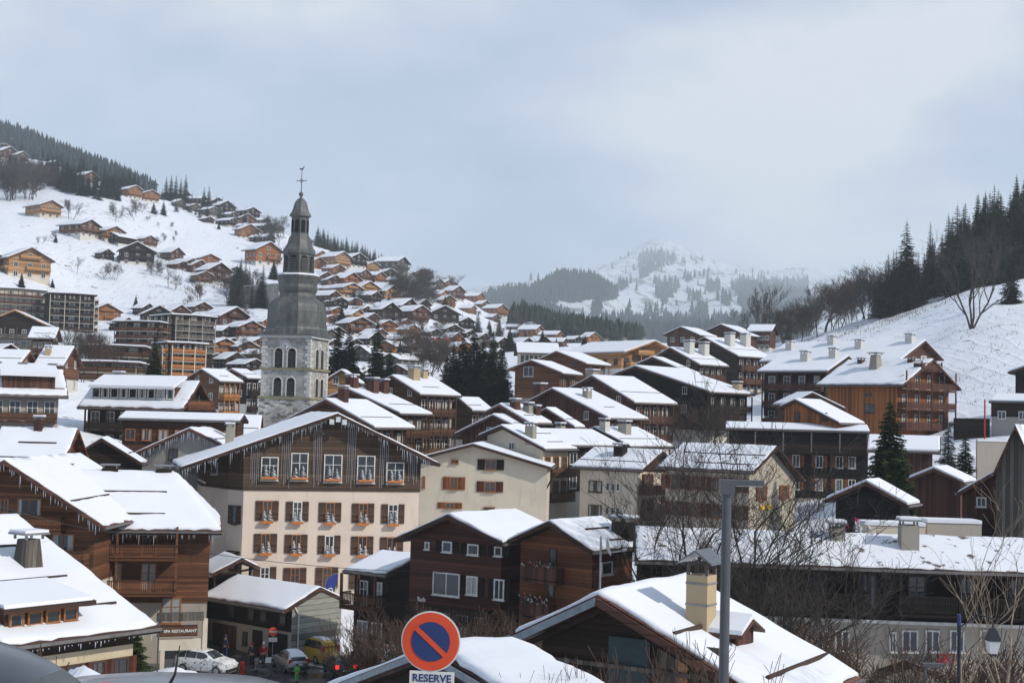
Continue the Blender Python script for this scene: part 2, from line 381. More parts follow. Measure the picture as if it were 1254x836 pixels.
# ------------------------------------------------------------------ material set
SN = snow('snow_roof', (.73, .755, .80), 1.0, dist=.05)
SN2 = snow('snow_roof_thin', (.72, .745, .79), 1.0, patch=((.10, .085, .075), 1.1, .57), dist=.05)
T = {
 'dark':   timber('timber_dark_brown', (.026, .016, .011), False, .22, .6),
 'black':  timber('timber_blackened', (.015, .011, .009), False, .25),
 'brown':  timber('timber_brown', (.082, .038, .020), False, .2, .65),
 'brownv': timber('timber_brown_upright', (.12, .046, .020), True, .22),
 'redbr':  timber('timber_red_brown', (.095, .040, .027), True, .22, .6),
 'orange': timber('timber_orange', (.30, .115, .035), False, .2, .3),
 'orangev':timber('timber_orange_upright', (.27, .095, .028), True, .22, .35),
 'warm':   timber('timber_warm_brown', (.150, .062, .029), False, .2, .65),
 'honey':  timber('timber_honey', (.40, .21, .085), False, .2, .3),
 'grey':   timber('timber_weathered_grey', (.11, .095, .08), True, .25, .7),
 'reddk':  timber('timber_dark_red', (.075, .032, .023), True, .22),
}
P = {
 'beige': plaster('plaster_beige_old', (.42, .375, .30), .6), 'cream': plaster('plaster_cream', (.58, .52, .42), .5), 'pink': plaster('plaster_pink_beige', (.65, .55, .46), .4),
 'white': plaster('plaster_white', (.60, .58, .53), .25), 'grey': plaster('plaster_grey', (.30, .29, .27)),
 'yellow': plaster('plaster_yellow', (.50, .42, .29), .6), 'dim': plaster('plaster_old', (.38, .34, .29), .5),
 'stone': stone('rubble_stone', (.16, .145, .12), (.42, .40, .36)),
}
M_ROOF = timber('roof_boards', (.055, .030, .022), False, .3, .5)
M_ROOFR = timber('roof_boards_red', (.11, .052, .038), False, .3, .4)
M_GUT = plain('gutter_zinc', (.16, .15, .145), .5, .3)
M_GUARD = plain('snow_guard_wood', (.055, .033, .025), .8)
M_CAP = plain('chimney_cap_metal', (.25, .25, .26), .45, .5)
M_FRW = plain('window_frame_white', (.62, .61, .58), .5)
M_FRB = plain('window_frame_wood', (.28, .115, .04), .6)
M_FRD = plain('window_frame_dark', (.06, .035, .022), .6)
M_GL = glass('window_glass'); M_GC = curtain_glass('window_glass_curtain')
M_SHB = timber('shutter_brown', (.075, .043, .030), False, .12, .2)
M_SHO = timber('shutter_orange', (.24, .085, .028), True, .12, .2)
M_SHR = timber('shutter_red_brown', (.10, .028, .018), True, .12, .2)
M_SHK = timber('shutter_black', (.018, .012, .010), True, .12, .2)
M_STUCCO = plaster('chimney_render', (.42, .33, .21), .6)
M_CONC = plaster('chimney_concrete', (.30, .28, .24), .6)
M_WCH = plaster('chimney_white', (.55, .54, .50), .4)
M_ICE = plain('icicle', (.42, .46, .50), .12, 0, .05, 3, .5)
# ------------------------------------------------------------------ fitting a gabled roof to what is seen of it
def fit_roof(pts, d, yaw=0.0, w=6.0, k=.42, L=12.0, lock=None):
    """pts: photo pixels of ridge ends r0 r1 and eave corners L0 L1 R0 R1 (0 = gable end nearest us). Returns real sizes."""
    A = at(*pts['r0'], d)
    keys = [q for q in pts if q != 'r0']
    pri = np.array([R(yaw), math.log(L), math.log(w), math.log(w), k, k]); sig = np.array([R(13), .4, .25, .25, .07, .07])
    def corners(p):
        yw, L_, wl, wr, kl, kr = p[0], math.exp(p[1]), math.exp(p[2]), math.exp(p[3]), p[4], p[5]
        X = Vector((math.cos(yw), math.sin(yw), 0)); Y = Vector((-math.sin(yw), math.cos(yw), 0)); Z = Vector((0, 0, 1))
        return {'r1': A + Y * L_, 'L0': A - X * wl - Z * kl * wl, 'R0': A + X * wr - Z * kr * wr,
                'L1': A + Y * L_ - X * wl - Z * kl * wl, 'R1': A + Y * L_ + X * wr - Z * kr * wr}
    def res(p):
        c = corners(p); o = []
        for q in keys:
            a = proj(c[q]); o += [(a[0] - pts[q][0]) / 2.0, (a[1] - pts[q][1]) / 2.0]
        o += list((p - pri) / sig); o += [(p[2] - p[3]) / .25, (p[4] - p[5]) / .06]
        if 'L0' not in pts and 'L1' not in pts: o += [(p[2] - p[3]) / .03, (p[4] - p[5]) / .02]
        if 'R0' not in pts and 'R1' not in pts: o += [(p[2] - p[3]) / .03, (p[4] - p[5]) / .02]
        return np.array(o)
    best = None
    for dy in (0,):
        p = pri.copy(); p[0] += R(dy); lam = 1e-2; r = res(p); c0 = r @ r
        for _ in range(60):
            J = np.array([(res(p + e) - r) / 1e-4 for e in np.eye(6) * 1e-4]).T
            s = np.linalg.solve(J.T @ J + lam * np.eye(6), -J.T @ r); q = p + s; q[1:4] = np.clip(q[1:4], .3, 3.4); q[4:] = np.clip(q[4:], .08, 2.6)
            r2 = res(q); c2 = r2 @ r2
            if c2 < c0: p, r, lam = q, r2, lam * .5; done = c0 - c2 < 1e-7; c0 = c2
            else: lam *= 4; done = lam > 1e6
            if done: break
        if best is None or c0 < best[0]: best = (c0, p)
    c0, p = best
    e = max([max(abs(proj(corners(p)[q])[0] - pts[q][0]), abs(proj(corners(p)[q])[1] - pts[q][1])) for q in keys] or [0])
    return dict(A=A, yaw=p[0], L=math.exp(p[1]), wl=math.exp(p[2]), wr=math.exp(p[3]), kl=p[4], kr=p[5], err=e, c=corners(p))
class House:
    """Local frame: origin under the middle of the ridge at ground level, ridge along Y, gable 0 at -Y."""
    def __init__(s, name, cat, label, fit=None, base=None, rt=.28, og=.9, os=1.0, group=None, root=None, dims=None, hip=(0, 0)):
        s.hip = hip
        if fit is not None:
            yw = fit['yaw']; Y = Vector((-math.sin(yw), math.cos(yw), 0)); c = fit['A'] + Y * fit['L'] / 2
            s.L, s.wl, s.wr, s.kl, s.kr, s.yaw = fit['L'], fit['wl'], fit['wr'], fit['kl'], fit['kr'], yw
            cs = [c + Y * (a * s.L / 2) + Vector((math.cos(yw), math.sin(yw), 0)) * b for a in (-.9, 0, .9) for b in (-s.wl * .9, 0, s.wr * .9)]
            zb = min(H(q.x, q.y) for q in cs) if base is None else base
            s.Hh = max(c.z - zb, 3.0); s.root = empty(name, (c.x, c.y, c.z - s.Hh), yw, label, cat, group)
        else:
            s.L, s.wl, s.wr, s.kl, s.kr, s.Hh, s.yaw = dims; s.root = root
        s.og, s.os, s.rt = min(og, s.L * .15), min(os, s.wl * .25), rt
        s.x0, s.x1 = -(s.wl - s.os), s.wr - s.os; s.y0, s.y1 = -s.L / 2 + s.og, s.L / 2 - s.og
    def rz(s, x): return s.Hh - (s.kl * -x if x < 0 else s.kr * x)
    def rzz(s, x, y):
        z = s.rz(x); L2 = s.L / 2; e = min(s.rz(-s.wl), s.rz(s.wr))
        if s.hip[0]: z = min(z, e + (s.Hh - e) * (y + L2) / s.hip[0])
        if s.hip[1]: z = min(z, e + (s.Hh - e) * (L2 - y) / s.hip[1])
        return z
    def wz(s, x): return s.rz(x) - s.rt - .02
    # faces: F gable 0, B gable 1, L side -X, R side +X; coordinate runs left to right seen from outside
    def fw(s, f): return (s.x1 - s.x0) if f in 'FB' else (s.y1 - s.y0)
    def loc(s, f, t, z, out=0.0):
        if f == 'F': return (s.x0 + t, s.y0 - out, z)
        if f == 'B': return (s.x1 - t, s.y1 + out, z)
        if f == 'L': return (s.x0 - out, s.y1 - t, z)
        return (s.x1 + out, s.y0 + t, z)
    def frz(s, f): return {'F': 0, 'R': math.pi / 2, 'B': math.pi, 'L': -math.pi / 2}[f]
    def eave(s, f):
        return {'L': s.wz(s.x0), 'R': s.wz(s.x1)}.get(f, min(s.wz(s.x0), s.wz(s.x1)))
    def W(s, p):   # local -> world
        return s.root.matrix_basis @ Vector(p)
    def pix(s, f, px, py):
        """photo pixel -> (t, z) on a wall face"""
        M = Matrix.Translation(s.root.location) @ Matrix.Rotation(s.yaw, 4, 'Z'); Mi = M.inverted()
        o = Mi @ Vector((0, 0, 0)); dr = (Mi.to_3x3() @ ray(px, py))
        if f in 'FB':
            yy = s.y0 if f == 'F' else s.y1; k = (yy - o.y) / dr.y; q = o + dr * k
            return ((q.x - s.x0) if f == 'F' else (s.x1 - q.x), q.z)
        xx = s.x0 if f == 'L' else s.x1; k = (xx - o.x) / dr.x; q = o + dr * k
        return ((q.y - s.y0) if f == 'R' else (s.y1 - q.y), q.z)
    def walls(s, upper, lower=None, zp=0.0, found=3.0, name='wall'):
        X0, X1, Y0, Y1 = s.x0, s.x1, s.y0, s.y1
        zp = max(min(zp, min(s.wz(X0), s.wz(X1)) - .3), 0) if lower is not None else 0
        if lower is not None:
            MB().box(X0, Y0, -found, X1, Y1, zp).build('ground_floor_wall', lower, s.root)
            a, b = X0 - .06, X1 + .06; c, d = Y0 - .06, Y1 + .06
            z0 = zp + .003
        else: a, b, c, d, z0 = X0, X1, Y0, Y1, -found
        if any(s.hip): MB().box(a, c, z0, b, d, min(s.wz(a), s.wz(b))).build(name, upper, s.root); return s
        MB().prism([(a, z0), (b, z0), (b, s.wz(b) ), (0, s.wz(0)), (a, s.wz(a))], 'y', c, d).build(name, upper, s.root)
        return s
    def roof(s, mat=None, sn=.2, near=False, guards=2, gutter=True, seed=0, snm=None):
        sn *= .62 if near else .8; mat = mat or M_ROOF; wl, wr, L2 = s.wl, s.wr, s.L / 2; t = s.rt; rn = random.Random(seed + 11)
        b = MB(); pl = [(-wl, s.rz(-wl)), (0, s.Hh), (wr, s.rz(wr)), (wr, s.rz(wr) - t), (0, s.Hh - t * 1.05), (-wl, s.rz(-wl) - t)]
        o = len(b.v)
        for y in (-L2, L2): b.v += [(x, y, z) for x, z in pl]
        for i in range(6): b.f.append((o + i, o + (i + 1) % 6, o + (i + 1) % 6 + 6, o + i + 6)); b.m.append(0)
        for q in (0, 6):
            b.f += [(o + q, o + q + 1, o + q + 4, o + q + 5), (o + q + 1, o + q + 2, o + q + 3, o + q + 4)]; b.m += [0, 0]
        if any(s.hip):
            b = MB(); hf, hb = s.hip; zl, zr = s.rz(-wl), s.rz(wr)
            for q in (0, -t): b.v += [(-wl, -L2, zl + q), (wr, -L2, zr + q), (wr, L2, zr + q), (-wl, L2, zl + q), (0, -L2 + hf, s.Hh + q), (0, L2 - hb, s.Hh + q)]
            b.f = [(0, 1, 4), (1, 2, 5, 4), (2, 3, 5), (3, 0, 4, 5), (6, 10, 7), (7, 10, 11, 8), (8, 11, 9), (9, 11, 10, 6), (0, 6, 7, 1), (1, 7, 8, 2), (2, 8, 9, 3), (3, 9, 6, 0)]; b.m = [0] * 12
        s.R = b.build('roof', mat, s.root)
        if sn <= 0: return s
        st = .45 if near else 2.2
        nx = max(3, int((wl + wr - .2) / st)); ny = max(2, int((s.L - .2) / st)); nx = min(nx, 60); ny = min(ny, 70)
        xs = sorted(set([round(v, 3) for v in np.linspace(-wl + .08, wr - .08, nx)] + [0.0])); ys = list(np.linspace(-L2 + .1, L2 - .1, ny))
        xs = [xs[0], xs[0] + .12] + xs[1:-1] + [xs[-1] - .12, xs[-1]]; ys = [ys[0], ys[0] + .15] + ys[1:-1] + [ys[-1] - .15, ys[-1]]
        V = []; a1, a2 = rn.random() * 9, rn.random() * 9
        def th(x, y, ex):
            n = .5 + .5 * math.sin(x * .9 + a1 + math.sin(y * .7 + a2)) * math.sin(y * .5 + a2)
            k = sn * (.6 + .5 * n + .16 * math.sin(x * 2.3 + a2) * math.sin(y * 1.9 + a1)) if near else sn
            if near: k += rn.uniform(-.02, .02)
            return k * (.7 if ex else 1)
        nX, nY = len(xs), len(ys)
        for iy, y in enumerate(ys):
            for ix, x in enumerate(xs):
                ex = ix in (0, nX - 1) or iy in (0, nY - 1); xx, yy = x, y
                if near and ex: xx += rn.uniform(-.05, .13) * (1 if ix == 0 else -1 if ix == nX - 1 else 0); yy += rn.uniform(-.04, .12) * (1 if iy == 0 else -1 if iy == nY - 1 else 0)
                V.append((xx, yy, s.rzz(xx, yy) + th(xx, yy, ex) * (1.0 if abs(x) > .01 else .93)))
        Fc = [(j * nX + i, j * nX + i + 1, (j + 1) * nX + i + 1, (j + 1) * nX + i) for j in range(nY - 1) for i in range(nX - 1)]
        ring = [i for i in range(nX)] + [j * nX + nX - 1 for j in range(1, nY)] + [(nY - 1) * nX + i for i in range(nX - 2, -1, -1)] + [j * nX for j in range(nY - 2, 0, -1)]
        o = len(V)
        for i in ring: x, y, z = V[i]; V.append((x, y, s.rzz(x, y) + .004))
        k = len(ring); Fc += [(ring[i], o + i, o + (i + 1) % k, ring[(i + 1) % k]) for i in range(k)]
        m = MB(); m.v, m.f, m.m = V, Fc, [0] * len(Fc)
        m.build('snow', snm or SN, s.R, smooth=near)
        if guards:
            g = MB(); any_ = False
            for side in (-1, 1):
                w, kk = (wl, s.kl) if side < 0 else (wr, s.kr)
                for i in range(guards):
                    f_ = (i + 1) / (guards + .45) * rn.uniform(.93, 1.02); x = side * w * f_; z = s.rz(x) + sn * 1.04
                    y0 = -L2 + .3 if rn.random() < .6 else -L2 + s.L * rn.uniform(.1, .5); y1 = L2 - .3 if rn.random() < .6 else L2 - s.L * rn.uniform(.1, .45)
                    y0 = max(y0, -L2 + s.hip[0] * 1.15)
                    if y1 - y0 > 1.5: g.bar((x, y0, z - .02), (x, y1, z - .02), .1, .14); any_ = True
            if any_: g.build('snow_guard', M_GUARD, s.R)
        if gutter:
            for side in (-1, 1):
                x = -wl if side < 0 else wr
                MB().bar((x + side * .07, -L2, s.rz(x) - .1), (x + side * .07, L2, s.rz(x) - .1), .14, .14).build('gutter', M_GUT, s.R)
        return s
    def chimney(s, x, y, w=.8, d=.8, h=1.5, mat=None, cap='flat', snowcap=True):
        z = s.rz(x); z0 = z - s.kl * w - .3; mat = mat or M_CONC
        b = MB()
        if cap == 'taper': b.add([(x - w / 2, y - d / 2, z0), (x + w / 2, y - d / 2, z0), (x + w / 2, y + d / 2, z0), (x - w / 2, y + d / 2, z0), (x - w * .33, y - d * .33, z + h), (x + w * .33, y - d * .33, z + h), (x + w * .33, y + d * .33, z + h), (x - w * .33, y + d * .33, z + h)], [(4, 5, 6, 7), (0, 1, 5, 4), (1, 2, 6, 5), (2, 3, 7, 6), (3, 0, 4, 7)])
        else: b.box(x - w / 2, y - d / 2, z0, x + w / 2, y + d / 2, z + h)
        ch = b.build('chimney', mat, s.R if hasattr(s, 'R') else s.root)
        c = MB(); e = .12
        for i in (-1, 1):
            for j in (-1, 1): c.box(x + i * (w * .4) - .05, y + j * (d * .4) - .05, z + h + .002, x + i * (w * .4) + .05, y + j * (d * .4) + .05, z + h + .22)
        c.box(x - w / 2 - e, y - d / 2 - e, z + h + .22, x + w / 2 + e, y + d / 2 + e, z + h + .32)
        c.build('chimney_cap', M_CAP if cap != 'stone' else mat, s.R if hasattr(s, 'R') else s.root)
        if snowcap:
            MB().box(x - w / 2 - e + .04, y - d / 2 - e + .04, z + h + .323, x + w / 2 + e - .04, y + d / 2 + e - .04, z + h + .45).build('snow_cap', SN, s.R if hasattr(s, 'R') else s.root)
        return s
    def win(s, f, t, z, w=1.0, h=1.25, style='w', sh=None, pane=None, bars=True, shw=None):
        put_window(s.root, s.loc(f, t, z, .063 if True else 0), s.frz(f), w, h, style, sh, pane, bars, shw)
        return s
    def row(s, f, n, z, **k):
        w = s.fw(f)
        for i in range(n): s.win(f, w * (i + .5) / n, z, **k)
        return s
    def balcony(s, f, t0, t1, z, depth=1.2, mat=None, rail=.95, fine=False, posts=None, postm=None, slab=None, drop=0):
        mat = mat or T['brown']; a = s.loc(f, t0, 0); 
        # built in the face frame, then turned
        W_ = t1 - t0; b = MB().box(-.0, -depth, -.18, W_, -.065, 0); o = s.loc(f, t0, z)
        bo = b.build('balcony', slab or mat, s.root, o, s.frz(f))
        r = MB()
        def side(p0, p1):
            v = Vector(p1) - Vector(p0); n = max(1, int(v.length / (.14 if fine else .32)))
            r.bar((p0[0], p0[1], rail), (p1[0], p1[1], rail), .08, .07); r.bar((p0[0], p0[1], .1), (p1[0], p1[1], .1), .06, .07)
            if fine:
                for i in range(n + 1):
                    q = Vector(p0) + v * (i / n); r.bar((q.x, q.y, .1), (q.x, q.y, rail), .09, .025, up=(v.y, -v.x, 0) if True else (0, 0, 1))
            else:
                q = v.normalized() * .02; r.bar((p0[0], p0[1], .5), (p1[0], p1[1], .5), .035, .72)
        side((.04, -depth + .04, 0), (W_ - .04, -depth + .04, 0)); side((.04, -depth + .04, 0), (.04, -.1, 0)); side((W_ - .04, -depth + .04, 0), (W_ - .04, -.1, 0))
        r.build('railing', mat, bo)
        if posts:
            for i in range(posts):
                q = W_ * i / (posts - 1) if posts > 1 else W_ / 2
                q = min(max(q, .09), W_ - .09)
                MB().box(q - .08, -depth - .02, .003, q + .08, -depth + .14, posts and (drop or 2.5)).build('post', postm or mat, bo)
        return s
    def storeys(s, f, st=2.65, n=3, nw=3, balc=True, bmat=None, skip_b=(), w=1.1, h=1.35, style='w', sh=None, pane=None, off=0.35, posts=3, full=True, top=None, fine=False, bd=1.2, shw=None):
        """storeys counted down from the eave, with windows and a balcony at every one"""
        ze = (s.eave(f) if top is None else top) - off
        for i in range(n):
            zf = ze - st * (i + 1) + .12
            if zf < .2: break
            s.row(f, nw, zf + (.75 if not balc or i in skip_b else .1), w=w, h=h if (not balc or i in skip_b) else h + .65, style=style, sh=sh, pane=pane, shw=shw)
            if balc and i not in skip_b:
                W_ = s.fw(f); s.balcony(f, .15, W_ - .15, zf, bd, bmat, fine=fine, posts=posts, drop=st - .2)
        return s
    def icicles(s, f, n=40, lo=.25, hi=.9, seed=1):
        rn = random.Random(seed); m = MB()
        ph = rn.random() * 9
        for i in range(n):
            u = (i + rn.random()) / n; h = lo + (hi - lo) * rn.random() ** 2.2
            if math.sin(u * 31 + ph) + .8 * math.sin(u * 77 + ph * 2) < -.75: continue
            if f in 'FB':
                x = -s.wl + u * (s.wl + s.wr); y = (-s.L / 2 + .05) if f == 'F' else s.L / 2 - .05; z = s.rz(x) - s.rt
            else:
                x = (-s.wl + .05) if f == 'L' else s.wr - .05; y = -s.L / 2 + u * s.L; z = s.rz(x) - s.rt
            m.tube([(x, y, z + .02), (x, y, z - h * .6), (x, y, z - h)], [.035, .02, .004], 4)
        m.build('icicles', M_ICE, s.R if hasattr(s, 'R') else s.root)
        s.root.children
        return m
_WC = {}
def win_meshes(w, h, style, pane, bars, shw):
    key = (round(w, 2), round(h, 2), style, pane, bars)
    if key not in _WC:
        fm = {'w': M_FRW, 'b': M_FRB, 'd': M_FRD}[style]; t = .09; b = MB()
        b.box(-w / 2, -.06, 0, -w / 2 + t, .06, h); b.box(w / 2 - t, -.06, 0, w / 2, .06, h)
        b.box(-w / 2 + t, -.06, h - t, w / 2 - t, .06, h); b.box(-w / 2 - .05, -.13, -.07, w / 2 + .05, .06, -.003); b.box(-w / 2 + t, -.06, 0, w / 2 - t, .06, t * .8)
        if bars:
            b.box(-.035, -.045, t * .8, .035, .02, h - t)
            if h > 1.6: b.box(-w / 2 + t, -.04, h * .62, -.035, .02, h * .62 + .05); b.box(.035, -.04, h * .62, w / 2 - t, .02, h * .62 + .05)
        g = MB().box(-w / 2 + t, -.02, t * .8, w / 2 - t, .0, h - t)
        _WC[key] = (b.mesh('window', fm), g.mesh('pane', M_GC if pane == 'c' else M_GL))
    return _WC[key]
def put_window(parent, loc, rz, w, h, style='w', sh=None, pane=None, bars=True, shw=None, lift=0):
    fm, gm = win_meshes(w, h, style, pane, bars, shw)
    o = put('window', fm, parent, loc, rz); put('pane', gm, o)
    if sh is not None:
        sw = shw or w * .5; k = ('sh', round(sw, 2), round(h, 2), sh.name)
        if k not in _WC:
            b = MB().box(-sw / 2, -.03, 0, sw / 2, .03, h); b.box(-sw / 2 + .05, -.05, h * .2, sw / 2 - .05, -.032, h * .2 + .08); b.box(-sw / 2 + .05, -.05, h * .75, sw / 2 - .05, -.032, h * .75 + .08)
            _WC[k] = b.mesh('shutter', sh)
        for q in (-1, 1): put('shutter', _WC[k], o, (q * (w / 2 + sw / 2 + .03), 0, 0))
    return o
# ------------------------------------------------------------------ village houses fitted to the photograph
def FH(name, label, pts, d, yaw, w=6, k=.42, L=13, cat='house', **kw):
    f = fit_roof(pts, d, yaw, w, k, L)
    if f['err'] > 5: print('FIT', label[:50], d, 'err %.1f yaw %.0f L %.1f wl %.1f wr %.1f k %.2f %.2f' % (f['err'], math.degrees(f['yaw']), f['L'], f['wl'], f['wr'], f['kl'], f['kr']), {q: tuple(int(v) for v in proj(P_)) for q, P_ in f['c'].items() if q in pts})
    h = House(name, cat, label, f, **kw); return h
def winpx(h, f, x0, y0, x1, y1, style='w', sh=None, pane=None, bars=True, shw=None):
    a = h.pix(f, x0, y1); b = h.pix(f, x1, y0); w = max(.35, abs(b[0] - a[0])); hh = max(.35, b[1] - a[1])
    h.win(f, (a[0] + b[0]) / 2, a[1], round(w, 1), round(hh, 1), style, sh, pane, bars, shw)
def merge(a, b):
    Mb = Matrix.Translation(b.root.location) @ Matrix.Rotation(b.root.rotation_euler.z, 4, 'Z')
    Ma = Matrix.Translation(a.root.location) @ Matrix.Rotation(a.root.rotation_euler.z, 4, 'Z')
    for c in list(children_of(b.root)):
        mb = Matrix.LocRotScale(c.location, c.rotation_euler, c.scale); m = Ma.inverted() @ Mb @ mb
        c.parent = a.root; c.matrix_basis = m; KIDS.setdefault(a.root.name, []).append(c)
    bpy.data.objects.remove(b.root)
def gable_vent(h, f='F'): pass
# --- hotel with icicles behind the barn
h = FH('hotel', 'large hotel with cream plaster floors under a dark timber gable hung with icicles',
       dict(r0=(414, 506), L0=(219, 572), R0=(538, 569)), 122, 6, 11, .36, 16, cat='hotel', og=1.3, os=1.5)
HOTEL = h
def under_roof(h, plan, z0, top=None):
    """upright walls on a plan outline whose tops follow the roof (or stop at a level)"""
    n = len(plan); vs = [(x, y, z0) for x, y in plan] + [(x, y, top if top is not None else h.wz(x)) for x, y in plan]
    return MB().add(vs, [tuple(range(n))[::-1], tuple(range(n, 2 * n))] + [(i, (i + 1) % n, (i + 1) % n + n, i + n) for i in range(n)])
y0 = h.y0; yb = h.y1
xa = h.pix('F', 297, 640)[0] + h.x0; xr = h.pix('F', 512, 640)[0] + h.x0
zt = h.pix('F', 400, 601)[1]
xl = h.x0 + 1.0
def hp(e):   # the plan widens to the back on its left side
    return [(xa - e, y0 - e), (0, y0 - e), (xr + e, y0 - e), (xr + e, yb + e), (0, yb + e), (xl - e, yb), (xl - e, y0 + 6.2), (xa - 1.2 - e, y0 + 1.3)]
under_roof(h, hp(0), -3, zt).build('plaster_wall', P['pink'], h.root)
def roofed(h, plan, z0):
    n = len(plan); vs = [(x, y, z0) for x, y in plan] + [(x, y, h.wz(x)) for x, y in plan]
    i0 = [i for i, p in enumerate(plan) if p[0] == 0]; a, b_ = i0
    L_ = [i for i in range(n)]
    f = [tuple(range(n))[::-1], tuple(n + i for i in range(a, b_ + 1)), tuple(n + i for i in list(range(b_, n)) + list(range(0, a + 1)))]
    f += [(i, (i + 1) % n, (i + 1) % n + n, i + n) for i in range(n)]
    return MB().add(vs, f)
roofed(h, hp(.08), zt + .003).build('timber_gable', timber('timber_hotel', (.095, .062, .04), False, .3, .5), h.root)
h.roof(sn=.22, near=True, guards=0, mat=M_ROOF, seed=3)
h.x0r = h.x0; 
# window rows by photo position
M_HB = plain('window_box_orange', (.50, .17, .04), .6)
def snowy_plants(m, x, y, z, w, seed):
    rn = random.Random(seed)
    for q in (-.28, .22):
        hh = rn.uniform(.75, 1.15); c = Vector((x + q * w, y, z))
        for k in range(44):
            a = rn.random() * 6.28; t = rn.random(); p = c + Vector((0, 0, hh * t)); r_ = (.40 * (1 - t) + .06)
            e = p + Vector((math.cos(a) * r_, math.sin(a) * r_ * .5 - .03, -.06)); sd = Vector((-math.sin(a), math.cos(a), .4)).normalized() * .075
            m.add([p + sd, p - sd, e], [(0, 1, 2)])
M_FROST = plain('frosted_twigs', (.70, .72, .74), .7, 0, .05)
for r_, (ys, hh, sty) in enumerate([((560, 587), 0, 'top'), ((613, 637), 1, 'm'), ((653, 676), 1, 'm'), ((693, 718), 1, 'm')]):
    for c_ in range(5):
        if r_ == 0:
            x0, x1, ya, yb_ = [(318.5, 341.5, 560, 587.5), (355, 378, 555, 588), (396, 419, 556, 590), (436.5, 459, 558, 591), (472.5, 494.5, 566.5, 592)][c_]
        else:
            xc = [(327, 364, 404, 444.5, 481), (325, 362.5, 403, 443.5, 479.5), (324, 361, 400, 441, 478)][r_ - 1][c_]
            x0, x1 = xc - 5.5, xc + 5.5; ya, yb_ = ys[0] + (c_ * .9), ys[1] + (c_ * .9)
        a = h.pix('F', x0, yb_); b_ = h.pix('F', x1, ya); t = (a[0] + b_[0]) / 2; w_ = abs(b_[0] - a[0]); hh_ = b_[1] - a[1]
        if r_ == 0: ob = put_window(h.root, h.loc('F', t, a[1], .145), 0, round(w_, 1), round(hh_, 1), 'w', None, None, True)
        else: ob = put_window(h.root, h.loc('F', t, a[1], .065), 0, round(w_ + .1, 1), round(hh_, 1), 'b' if (r_ * 5 + c_) % 3 else 'w', M_SHB, None, True, .55)
        if r_ < 3:
            bx = MB().box(-.5 if r_ else -.7, -.42, -.22 if r_ else .12, .5 if r_ else .7, -.14, .0 if r_ else .3).build('window_box', M_HB, ob)
            m = MB(); snowy_plants(m, 0, -.3, 0 if r_ else .3, .9 if r_ else 1.3, r_ * 7 + c_); m.build('frosted_plant', M_FROST, bx)
# side windows on the shaded left face
for zpx in (570, 634, 690):
    a = h.pix('F', 290, zpx + 8)
    put_window(h.root, (xa - .65, y0 + .62, a[1]), -math.atan2(1.3, 1.2), .6, 1.6, 'd', M_SHB, None, False, .4)
put_window(h.root, ((xa - 1.2 + xl) / 2 - .09, y0 + 3.7, h.pix('F', 270, 583)[1]), -math.atan2(6.2 - 1.3, xa - 1.2 - xl), 1.2, 1.1, 'w', None, None, True)
tag(h.icicles('F', 150, .15, 1.1, 5) and children_of(h.R)[-1], kind='stuff')
for i, px in enumerate((312, 350, 388, 430, 470, 505)):      # vertical bundles of ice-like strings between the windows
    t = h.pix('F', px, 560)[0] + h.x0; m = MB(); rn = random.Random(i)
    for k in range(5):
        x = t + (k - 2) * .17; zt_ = h.wz(x) - .1
        m.tube([(x, y0 - .22, zt_), (x + rn.uniform(-.05, .05), y0 - .22, zt + rn.uniform(.2, 1.2))], .016, 3)
    m.build('icicle_curtain', M_ICE, h.root)
for q in (-.55, 0, .55):
    MB().box(q - .2, -h.L / 2 - .25, h.Hh - .75 - abs(q) * .4, q + .2, -h.L / 2 - .05, h.Hh - .3 - abs(q) * .4).build('floodlight', plain('floodlight_glass', (.5, .55, .55), .2), h.root)
for q in (y0 + 1, y0 + 5, yb - 1):
    MB().bar((xl - .1, q, h.wz(xl) - 2), (-h.wl + .3, q, h.rz(-h.wl) - .35), .16).build('brace', M_GUT, h.root)
h.chimney(-h.wl * .62, 2.5, .7, .7, 1.5, M_CONC)
# --- left chalet with the big roof (behind the signboard)
_e = at(272, 650, 103.5); _yw = R(102); _w = 6.6; _X = Vector((math.cos(_yw), math.sin(_yw), 0)); _zr = at(213, 578, 109.2).z
_A = _e + _X * _w; _k = (_zr - _e.z) / _w; _A.z = _zr
h = House('chalet', 'chalet', 'big brown chalet with hipped snow roof and two long balconies, left of the hotel',
          dict(A=_A, yaw=_yw, L=17, wl=_w, wr=_w, kl=_k, kr=_k), hip=(3.6, 0), base=-16.5, og=.9, os=1.4)
LCH = h
zp = h.eave('L') - 5.9
h.walls(T['warm'], P['dim'], zp).roof(sn=.3, near=True, guards=2, seed=4)
W_ = h.fw('L')
for i in range(2):
    z = h.eave('L') - 2.55 * (i + 1); h.balcony('L', .2, W_ - 2.2, z, 1.5, T['warm'], fine=True, posts=4, drop=2.3)
    for j, q in enumerate((.14, .34, .56, .72)): h.win('L', W_ * q, z + .1, 1.1 if j != 1 else 1.6, 2.0, 'b', None, 'c', True)
h.row('L', 3, max(.3, h.eave('L') - 7.4), w=1.4, h=1.9, style='b', pane='c')
h.row('F', 2, h.eave('F') - 2.3, w=1.1, h=1.4, style='b')
h.icicles('L', 60, .3, 1.1, 8); tag(children_of(h.R)[-1], kind='stuff')
for q in (-4, 0, 3.4): h.chimney(.2, q, .9, 1.2, .35, T['dark'], 'flat', False)
hb = FH('wing', 'wing', dict(r0=(168, 634), L0=(141, 651), R0=(190, 650)), 101.4, 8, 1.6, .6, 3.0, og=.2, os=.15)
hb.roof(sn=.12, near=True, guards=0, mat=M_ROOFR); merge(h, hb)
